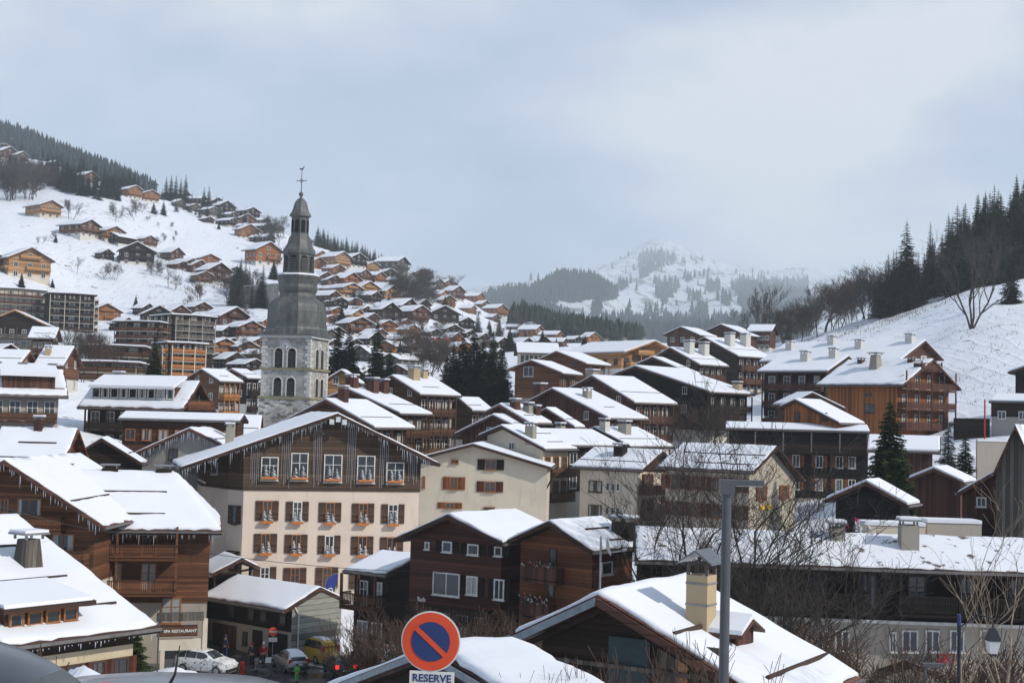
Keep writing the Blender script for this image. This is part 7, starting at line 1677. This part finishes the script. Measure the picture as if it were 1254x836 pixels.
# people -----------------------------------------------------------
def skin_obj(name, joints, edges, mat, parent, sub=1):
    me = bpy.data.meshes.new(name); me.from_pydata([j[0] for j in joints], edges, []); me.materials.append(mat); me.update()
    o = put(name, me, parent); md = o.modifiers.new('skin', 'SKIN'); md.use_smooth_shade = True
    for i, j in enumerate(joints):
        sv = me.skin_vertices[0].data[i]; sv.radius = (j[1], j[2] if len(j) > 2 else j[1]); sv.use_root = (i == 0)
    s = o.modifiers.new('sub', 'SUBSURF'); s.levels = sub; s.render_levels = sub; return o
M_SKIN = plain('skin', (.42, .24, .17), .6, 0, .05)
def person(x, y, z, rz, label, jacket, trousers, hat, hgt=1.72, stride=.12, hold=None, boots=None):
    root = empty('person', (x, y, z), rz, label, 'person'); k = hgt / 1.75; S = lambda *p: tuple(v * k for v in p)
    J = [(S(0, 0, .95), .13 * k, .11 * k), (S(0, 0, 1.15), .13 * k, .10 * k), (S(0, 0, 1.38), .15 * k, .10 * k), (S(0, 0, 1.50), .055 * k), (S(0, -.01, 1.60), .085 * k, .095 * k), (S(0, -.005, 1.72), .06 * k, .075 * k)]
    E = [(0, 1), (1, 2), (2, 3), (3, 4), (4, 5)]
    for s in (-1, 1):
        b = len(J); ya = s * stride
        J += [(S(s * .19, 0, 1.40), .06 * k), (S(s * .25, .03 - ya * .3, 1.14), .045 * k), (S(s * .23, -.12 - ya * .4, .93), .035 * k), (S(s * .22, -.17 - ya * .4, .86), .03 * k)]
        E += [(2, b), (b, b + 1), (b + 1, b + 2), (b + 2, b + 3)]
        b = len(J); J += [(S(s * .10, 0, .86), .085 * k), (S(s * .10, -.03 + ya * .7, .48), .06 * k), (S(s * .10, ya * 1.3 + .03, .10), .045 * k), (S(s * .10, ya * 1.3 - .12, .05), .04 * k)]
        E += [(0, b), (b, b + 1), (b + 1, b + 2), (b + 2, b + 3)]
    skin_obj('body', J, E, M_SKIN, root)
    g = 1.22
    Jj = [(S(0, 0, .98), .16 * k, .13 * k), (S(0, 0, 1.18), .155 * k, .125 * k), (S(0, 0, 1.40), .16 * k, .115 * k), (S(0, 0, 1.50), .075 * k)]; Ee = [(0, 1), (1, 2), (2, 3)]
    for s in (-1, 1):
        b = len(Jj); ya = s * stride; Jj += [(S(s * .19, 0, 1.40), .08 * k), (S(s * .25, .03 - ya * .3, 1.14), .065 * k), (S(s * .235, -.11 - ya * .4, .95), .052 * k)]; Ee += [(2, b), (b, b + 1), (b + 1, b + 2)]
    skin_obj('jacket', Jj, Ee, jacket, root)
    Jt = [(S(0, 0, .97), .14 * k, .12 * k)]; Et = []
    for s in (-1, 1):
        b = len(Jt); ya = s * stride; Jt += [(S(s * .10, 0, .84), .10 * k), (S(s * .10, -.03 + ya * .7, .48), .075 * k), (S(s * .10, ya * 1.3 + .03, .13), .062 * k)]; Et += [(0, b), (b, b + 1), (b + 1, b + 2)]
    skin_obj('trousers', Jt, Et, trousers, root)
    for s in (-1, 1): MB().box(-.055, -.2, 0, .055, .09, .11).build('boot', boots or M_TRIM, root, S(s * .10, s * stride * 1.3 + .02, -.01))
    MB().lathe([(.105 * k, 1.62 * k), (.112 * k, 1.68 * k), (.095 * k, 1.77 * k), (.05 * k, 1.82 * k), (.03 * k, 1.86 * k), (.001, 1.87 * k)], 12).build('hat', hat, root, smooth=True)
    return root
C = lambda n, c: plain('cloth_' + n, c, .85, 0, .12)
red, dk, wht, navy, blk = C('red', (.42, .015, .02)), C('charcoal', (.03, .03, .035)), C('white', (.6, .6, .6)), C('navy', (.02, .03, .07)), C('black', (.012, .012, .013))
grn = C('green', (.08, .45, .05))
def pp(px, py, d): p = at(px, py, d); return p.x, p.y, H(p.x, p.y) + .12
person(*pp(322, 819, 104), R(25), 'person in a red jacket and white bobble hat walking by the barn, from behind', red, blk, wht, 1.72)
person(*pp(308, 818, 103.5), R(190), 'person in a dark coat and red hat walking beside the one in the red jacket', dk, blk, C('red_hat', (.3, .02, .02)), 1.75)
person(*pp(314, 822, 102), R(190), 'small child in a grey snowsuit between the two walkers', C('grey', (.25, .25, .27)), C('grey', (.25, .25, .27)), dk, 1.1, .06)
person(*pp(275, 812, 106.5), R(140), 'person in dark blue clothes standing in front of the red barn door', navy, navy, navy, 1.75, .04)
person(*pp(366, 806, 108), R(60), 'person in a long red coat at the corner of the concrete barn wall', red, red, dk, 1.78, .03)
person(*pp(363.5, 828, 98), R(200), 'child in a bright green snowsuit between the silver hatchback and the yellow van', grn, grn, blk, 1.25, .05)
p = at(296.5, 822, 101); m = MB().lathe([(.18, 0), (.18, .75), (.14, .85), (.001, .9)], 14); tag(m.build('bollard', plain('bollard_red', (.6, .04, .02), .5), None, (p.x, p.y, H(p.x, p.y) + .1)), 'bright red roadside post standing on the wet street, left of the walkers', 'bollard')
# signs ------------------------------------------------------------
def disc(m, r, y, n=48, mi=0, th=.01): return m.prism([(r * math.cos(6.28318 * i / n), r * math.sin(6.28318 * i / n)) for i in range(n)], 'y', y, y + th, mi)
c = at(527.5, 785, 14.2); rt = empty('parking_sign', (c.x, c.y, c.z), R(-6), 'round red and blue no parking sign above a RESERVE plate', 'road sign')
M_SR = plain('sign_red', (.62, .075, .03), .4, 0, .06); M_SB = plain('sign_blue', (.025, .045, .14), .4, 0, .06); M_SW = plain('sign_white', (.62, .63, .60), .45, 0, .05); M_SG = plain('sign_grey_back', (.3, .3, .3), .5, .5)
rr = .30
disc(MB(), rr, 0, th=.012).build('sign_rim', M_SW, rt); disc(MB(), rr * .955, -.005, th=.003).build('sign_ring', M_SR, rt); disc(MB(), rr * .65, -.010, th=.003).build('sign_centre', M_SB, rt)
w_ = .05; m = MB(); a = R(-45 + 6); L_ = rr * .66
dx_, dz_ = math.cos(R(-41)), math.sin(R(-41)); m.prism([(-dx_ * L_ - dz_ * w_ / 2 * -1, -dz_ * L_ + -dx_ * w_ / 2 * -1), (dx_ * L_ + dz_ * w_ / 2, dz_ * L_ + dx_ * w_ / 2), (dx_ * L_ - dz_ * w_ / 2, dz_ * L_ - dx_ * w_ / 2), (-dx_ * L_ - dz_ * w_ / 2, -dz_ * L_ - dx_ * w_ / 2)], 'y', -.015, -.012)
m = MB(); m.bar((-dx_ * L_, -.0135, -dz_ * L_), (dx_ * L_, -.0135, dz_ * L_), w_, .003, up=(0, 1, 0)); m.build('diagonal_bar', M_SR, rt)
pl = MB().box(-.225, 0, -.55, .225, .012, -.295).build('sign_plate', M_SW, rt, (.02, 0, 0))
put('lettering', text_mesh('RESERVE', .105, M_SB, .002, bold=.002), pl, (0, -.003, -.365)); put('lettering', text_mesh('AUX LIVRAISONS', .05, M_SB, .002), pl, (0, -.003, -.47))
MB().tube([(0, .045, -3.0), (0, .045, .26)], .03, 12).build('post', M_SG, rt)
# modern lamp post
c = at(884, 836, 16.5); top = at(890, 590, 16.5); zb = H(c.x, c.y) - .3; rt = empty('street_lamp', (c.x + .02, c.y, zb), 0, 'tall grey modern street lamp post with a flat horizontal head, right of centre', 'street lamp')
MLP = plain('lamp_post_grey', (.095, .10, .11), .45, .5, .08); hz = top.z - zb
MB().tube([(0, 0, 0), (0, 0, hz - .02)], [.062, .054], 14).build('pole', MLP, rt)
MB().box(-.085, -.08, hz - .14, .085, .08, hz + .03).box(.085, -.07, hz - .035, .42, .07, hz + .03).build('lamp_head', MLP, rt)
MB().box(.10, -.055, hz - .045, .40, .055, hz - .036).build('lamp_glass', M_HL, rt)
# old style lantern
def lantern_post(px, ytop, d, s, label, arm=True, lit=False):
    t = at(px, ytop, d); zb = H(t.x, t.y) - .5; rt = empty('street_lantern', (t.x, t.y, zb), 0, label, 'street lamp'); hz = t.z - zb
    m = MB()
    if arm: m.tube([(-.95 * s, 0, 0), (-.95 * s, 0, hz + .05 * s)], .05 * s, 8); m.tube([(-.95 * s, 0, hz * .98 + .1 * s), (-.4 * s, 0, hz + .35 * s), (0, 0, hz + .25 * s), (0, 0, hz + .0 * s)], .025 * s, 6)
    else: m.tube([(0, 0, 0), (0, 0, hz - .75 * s)], .05 * s, 8)
    m.build('pole', plain('lantern_black', (.012, .014, .022), .5), rt)
    MB().lathe([(.06, 0), (.12, -.05), (.25, -.32), (.27, -.36), (.001, -.362)][::-1], 4, (0, 0, hz), rot=math.pi / 4).build('lantern_roof', plain('lantern_black', (.012, .014, .022), .5), rt)
    MB().lathe([(.14, -.72), (.24, -.365)], 4, (0, 0, hz), rot=math.pi / 4).build('lantern_glass', plain('lantern_milk_glass', (.45, .46, .46), .3, 0, .05), rt)
    MB().lathe([(.08, -.78), (.15, -.722)], 4, (0, 0, hz), rot=math.pi / 4).build('lantern_foot', plain('lantern_black', (.012, .014, .022), .5), rt); return rt
r_ = lantern_post(1216, 768, 40, 1.0, 'old style black street lantern with milky glass hanging from a post, lower right'); r_.scale = (1, 1, 1)
for px, y_, h_, nm, lb in ((1139, 814, 48, 'lamp', 'short grey street lamp with a flat head in front of the shop, bottom right'),):
    t = at(px - 6, y_, h_); zb = -13.5; rt = empty('street_lamp', (t.x, t.y, zb), 0, lb, 'street lamp'); hz = t.z - zb
    MB().tube([(0, 0, 0), (0, 0, hz)], .06, 10).build('pole', MLP, rt); MB().box(-.1, -.1, hz - .05, .6, .1, hz + .07).build('lamp_head', MLP, rt)
t = at(1175, 690, 50); zb = -13.4; rt = empty('utility_pole', (t.x, t.y, zb), 0, 'thin grey pole with a dark blue upper end before the shop house', 'pole'); hz = at(1175, 752, 50).z - zb
MB().tube([(0, 0, 0), (0, 0, hz - .6)], .06, 10).build('pole', MLP, rt); MB().tube([(0, 0, hz - .598), (0, 0, hz)], .07, 10).build('sleeve', M_SB, rt)
# signboard gate
a = at(196, 752, 99); rt = empty('signboard_gate', (a.x, a.y, -18.8), R(20), 'wooden gate frame with a SPA RESTAURANT board over the underpass, below the big balcony chalet', 'signboard')
hz = at(196, 752, 99).z + 18.8; s_ = 99 / F_PX; Wg = 54 * s_ / math.cos(R(20))
MB().box(Wg - .35, -.2, -1, Wg - .02, .2, hz - .35).build('post', P['cream'], rt); MB().box(.1, -.15, -1, .4, .15, hz - 2.4).build('post', P['cream'], rt)
MB().box(-.2, -.25, hz - .45, Wg - .3, .25, hz + .1).build('beam', T['grey'], rt)
bd = MB().box(-.2, -.33, hz - 1.5, Wg * .78, -.25, hz - .72).build('board', T['brown'], rt)
put('lettering', text_mesh('SPA RESTAURANT', .28, M_FRW, .01, bold=.008), bd, (Wg * .42, -.345, hz - 1.13))
MB().box(.0, -.1, hz - 2.5, Wg - .3, .1, hz - 1.7).build('lintel', P['cream'], rt)
MB().box(.4, .6, -1, Wg - .4, .7, hz - 2.2).build('garage_shutter', plain('grey_shutter', (.10, .10, .11), .5), rt)
p = at(195, 752, 97); t = MB().tube([(0, 0, 0), (0, 0, at(201, 752, 97).z + 18.8)], .05, 8)
tag(t.build('flagpole', MLP, None, (p.x, p.y, -18.8)), 'thin blue-grey pole at the left end of the signboard gate', 'pole')
# white drainpipe rail
# no entry sign
p = at(334.5, 773, 105.5); rt = empty('no_entry_sign', (p.x, p.y, p.z), R(10), 'round red no entry sign with a white plate under it, before the barn corner', 'road sign')
disc(MB(), .33, 0, 24, th=.02).build('sign_disc', M_SR, rt); MB().box(-.24, -.015, -.05, .24, -.003, .05).build('white_bar', M_SW, rt); MB().box(-.32, 0, -.75, .32, .02, -.42).build('sign_plate', M_SW, rt); MB().tube([(0, .04, -4), (0, .04, .3)], .035, 8).build('post', M_SG, rt)
p = at(477, 795, 96); rt = empty('road_sign', (p.x, p.y, p.z), 0, 'small white sign with a red band before the narrow dark house', 'road sign')
MB().box(-.4, 0, -.25, .4, .02, .35).build('sign_plate', M_SW, rt); MB().box(-.35, -.008, .08, .35, -.002, .22).build('red_band', M_SR, rt); MB().tube([(0, .04, -3), (0, .04, .3)], .035, 8).build('post', M_SG, rt)
# banners
p = at(397, 716, 113.5); rt = empty('feather_flag', (p.x, p.y, -18.6), R(15), 'curved blue and yellow feather flag rising behind the barn roof', 'flag'); hz = at(397, 701, 113.5).z + 18.6
MB().tube([(0, 0, 0), (0, 0, hz - 1.5), (.15, 0, hz - .6), (.75, 0, hz - .05), (1.1, 0, hz - .1)], .03, 6).build('pole', M_CAP, rt)
fo = [(-.02, hz - 3.0), (.5, hz - 2.9), (.95, hz - 1.1), (1.1, hz - .12), (.75, hz - .07), (.15, hz - .62), (0, hz - 1.5)]
fl = MB().prism(fo, 'y', -.01, .01).build('banner', plain('flag_blue', (.03, .045, .22), .7), rt)
MB().prism([(.45, hz - 2.9), (.62, hz - 2.85), (1.0, hz - 1.0), (.93, hz - 1.1)], 'y', -.025, -.012).build('yellow_stripe', plain('flag_yellow', (.6, .42, .03), .7), rt)
t_ = put('lettering', text_mesh('OBO', .55, M_SW, .004, bold=.01), fl, (.42, -.03, hz - 1.75)); t_.rotation_euler = (0, R(-72), 0)
p = at(459, 757, 104.5); rt = empty('banner', (p.x - .05, p.y, p.z), R(10), 'narrow vertical red and white banner at the left corner of the narrow dark house', 'banner')
MB().box(-.3, -.02, -1.6, .25, .02, .6).build('red_cloth', M_SR, rt); MB().box(-.3, -.028, .603, .25, .02, 1.3).build('white_cloth', M_SW, rt); MB().tube([(.3, 0, -2.5), (.3, 0, 1.4)], .03, 6).build('post', M_SG, rt)
# lighted pipe at the lower left chalet
# terrace, walls, rails on the right
def wall_px(label, px0, py0, px1, py1, d0, d1, h_, mat, snowcap=True, name='retaining_wall', th=.4, cat='wall'):
    a, b_ = at(px0, py0, d0), at(px1, py1, d1); rt = empty(name, ((a.x + b_.x) / 2, (a.y + b_.y) / 2, min(a.z, b_.z) - h_), math.atan2(b_.y - a.y, b_.x - a.x), label, cat)
    L_ = math.hypot(b_.x - a.x, b_.y - a.y); zz = (a.z + b_.z) / 2 - (min(a.z, b_.z) - h_)
    MB().box(-L_ / 2, -th / 2, -2, L_ / 2, th / 2, zz).build('wall', mat, rt)
    if snowcap: MB().box(-L_ / 2, -th / 2 - .06, zz + .003, L_ / 2, th / 2 + .06, zz + .22).build('snow', SN, rt)
    return rt
wall_px('pale snow capped wall behind the patchy snow roof, left of the dark chimney', 1055, 640, 1128, 644, 92, 92, 2.2, P['cream'], th=2)
wall_px('grey snow capped wall behind the patchy snow roof, right of the dark chimney', 1130, 637, 1196, 641, 93, 93, 2.2, P['dim'], th=2)
wall_px('sunlit yellow stone retaining wall below the road fence on the right', 1196, 540, 1246, 541, 150, 150, 2.2, P['dim'])
wall_px('long stone retaining wall with a snow cap on the slope left of the onion dome', 300, 346, 343, 352, 520, 505, 6, P['stone'], th=1)
rt = wall_px('wooden road fence in front of the snow slope on the right', 1168, 510, 1212, 514, 182, 178, 1.2, T['dark'], False, 'fence', .1, 'fence')
p = at(1206, 505, 168); tag(MB().tube([(0, 0, -1), (0, 0, 4.6)], .09, 8).build('pole', plain('pole_red', (.35, .03, .02), .6), None, (p.x, p.y, at(1206, 536, 168).z)), 'thin red pole by the road fence under the dark house on the slope', 'pole')
# potted winter plants with pink flowers on the terrace
p = at(1045, 650, 91); rt = empty('planter', (p.x, p.y, p.z - .3), 0, 'terrace planter with frosted stems and pink flowers behind the patchy snow roof', 'planter'); MB().box(-1.2, -.3, -.6, 1.2, .3, .1).build('tub', T['dark'], rt)
m = MB(); snowy_plants(m, -.2, 0, .1, 2.6, 3); snowy_plants(m, .6, 0, .1, 1.6, 4); m.build('frosted_plant', M_FROST, rt); g = MB(); rn = random.Random(4)
for i in range(40):
    c_ = Vector(((-.6 if i % 2 else .1) + rn.gauss(0, .12), -.25, (.65 if i % 2 else 1.0) + rn.gauss(0, .1))); g.add([c_, c_ + Vector((.08, 0, .02)), c_ + Vector((.03, 0, .08))], [(0, 1, 2)])
tag(g.build('pink_flowers', plain('flower_pink', (.6, .03, .15), .6), rt), kind='stuff')
# red parasols on the far terrace
for i, px in enumerate((523, 530, 537, 547)):
    p = at(px, 420 - (i % 2) * 2, 395); rt = empty('parasol', (p.x, p.y, p.z - 1), 0, 'closed looking small red parasol on the white terrace above the spruces, ' + ['leftmost', 'second from left', 'third from left', 'rightmost'][i], 'parasol', 'red parasols on the slope terrace')
    MB().tube([(0, 0, -1.5), (0, 0, 2.2)], .04, 6).build('pole', M_FRD, rt); MB().lathe([(1.1, 1.5), (.05, 2.2)], 8).build('canopy', plain('parasol_red', (.5, .02, .04), .7), rt)
# telephone wires between chalet and hotel
def wire(label, a, b_, sag, grp=None):
    pts = [Vector(a).lerp(Vector(b_), t) - Vector((0, 0, sag * 4 * t * (1 - t))) for t in np.linspace(0, 1, 18)]
    tag(MB().tube(pts, .018, 4).build('cable', M_TRIM, None), label, 'cable', grp)
wire('thin overhead cable crossing in front of the hotel windows', at(200, 668, 98), at(640, 700, 91), .6)
wire('thin overhead cable from the lower left chalet to the big balcony chalet', at(-30, 610, 60), at(215, 655, 92), .5)
# ------------------------------------------------------------------ light, sky, air
EL, AZ = R(36), R(118)        # sun to the right, a little behind the camera (azimuth clockwise from +Y)
sd = Vector((math.sin(AZ) * math.cos(EL), math.cos(AZ) * math.cos(EL), math.sin(EL)))
sl = bpy.data.lights.new('sun', 'SUN'); sl.energy = 3.1; sl.angle = R(1.2); sl.color = (1, .93, .84)
so = bpy.data.objects.new('sun', sl); COL.objects.link(so); so.rotation_euler = sd.to_track_quat('Z', 'Y').to_euler()
w = bpy.data.worlds.new('World'); SC.world = w; w.use_nodes = True; nt = w.node_tree; nt.nodes.clear()
out = nt.nodes.new('ShaderNodeOutputWorld'); bg = nt.nodes.new('ShaderNodeBackground')
sky = nt.nodes.new('ShaderNodeTexSky'); sky.sky_type = 'NISHITA'; sky.sun_disc = False; sky.sun_elevation = EL; sky.sun_rotation = AZ; sky.altitude = 1000; sky.air_density = 1.0; sky.dust_density = 2
tc = nt.nodes.new('ShaderNodeTexCoord'); mp = nt.nodes.new('ShaderNodeMapping'); mp.inputs['Scale'].default_value = (1, 1, 2.2); nt.links.new(tc.outputs['Generated'], mp.inputs[0])
n1 = noise(nt, mp.outputs[0], 4.5, 6, .52); n2 = noise(nt, mp.outputs[0], 7, 6, .6)
s = nt.nodes.new('ShaderNodeSeparateXYZ'); nt.links.new(tc.outputs['Generated'], s.inputs[0])
STR = .12
def K(c): return tuple(v / STR for v in c)
cl = ramp(nt, n1, [(.30, (.54, .65, .85)), (.45, (.62, .74, .94)), (.56, (.74, .83, .98)), (.70, (.95, .99, 1.05))])
def bank(px, py, rad, amp):      # a cloud bank in a fixed direction of the sky
    c = ray(px, py).normalized(); v = nt.nodes.new('ShaderNodeVectorMath'); v.operation = 'DISTANCE'; nt.links.new(tc.outputs['Generated'], v.inputs[0]); v.inputs[1].default_value = c
    g = math_n(nt, 'EXPONENT', math_n(nt, 'MULTIPLY', math_n(nt, 'POWER', math_n(nt, 'DIVIDE', v.outputs['Value'], rad), 2), -1))
    return math_n(nt, 'MULTIPLY', math_n(nt, 'MULTIPLY', g, amp), math_n(nt, 'ADD', math_n(nt, 'MULTIPLY', n2, 1.2), .4))
tot = n1
for b_ in ((930, 205, .11, .26), (330, 120, .15, .14), (1210, 60, .14, .16), (60, 40, .12, .10), (640, 300, .09, -.16), (760, 90, .13, -.08), (120, 180, .10, -.08)): tot = math_n(nt, 'ADD', tot, bank(*b_))
cl = ramp(nt, tot, [(.32, (.27, .34, .48)), (.47, (.355, .44, .59)), (.60, (.46, .53, .66)), (.80, (.70, .72, .76))])
vm = nt.nodes.new('ShaderNodeVectorMath'); vm.operation = 'SCALE'; vm.inputs['Scale'].default_value = CLOUD_GAIN / STR if 'CLOUD_GAIN' in globals() else 1 / STR; nt.links.new(cl, vm.inputs[0])
fac = ramp(nt, n2, [(.35, (.93, .93, .93)), (.7, (1, 1, 1))])
fin = mix(nt, sky.outputs[0], vm.outputs[0], fac)
nt.links.new(fin, bg.inputs[0]); bg.inputs[1].default_value = STR; nt.links.new(bg.outputs[0], out.inputs[0])
vs = SC.view_settings; vs.view_transform = 'Standard'; vs.look = 'None'; vs.exposure = .15; vs.gamma = 1; vs.use_curve_mapping = False
SC.cycles.max_bounces = 5; SC.cycles.diffuse_bounces = 3; SC.cycles.glossy_bounces = 2; SC.cycles.volume_bounces = 1; SC.cycles.transparent_max_bounces = 4
SC.cycles.caustics_reflective = False; SC.cycles.caustics_refractive = False
# the air between us and the mountain
def volume_mat(name, col, dens, aniso=.2):
    m = bpy.data.materials.new(name); m.use_nodes = True; nt = m.node_tree; nt.nodes.clear(); o = nt.nodes.new('ShaderNodeOutputMaterial'); v = nt.nodes.new('ShaderNodeVolumePrincipled')
    v.inputs['Color'].default_value = c4(col); v.inputs['Density'].default_value = dens; v.inputs['Anisotropy'].default_value = aniso; nt.links.new(v.outputs[0], o.inputs['Volume']); return m, nt, v
if USE_HAZE:
    m_, _, _ = volume_mat('haze_air', (.86, .95, 1.0), HAZE_D, 0.0)
    hz_ = MB().box(-6200, -80, -520, 6200, 10100, 1190).build('haze', m_); tag(hz_, 'thin even haze filling the valley air', 'haze', kind='stuff')
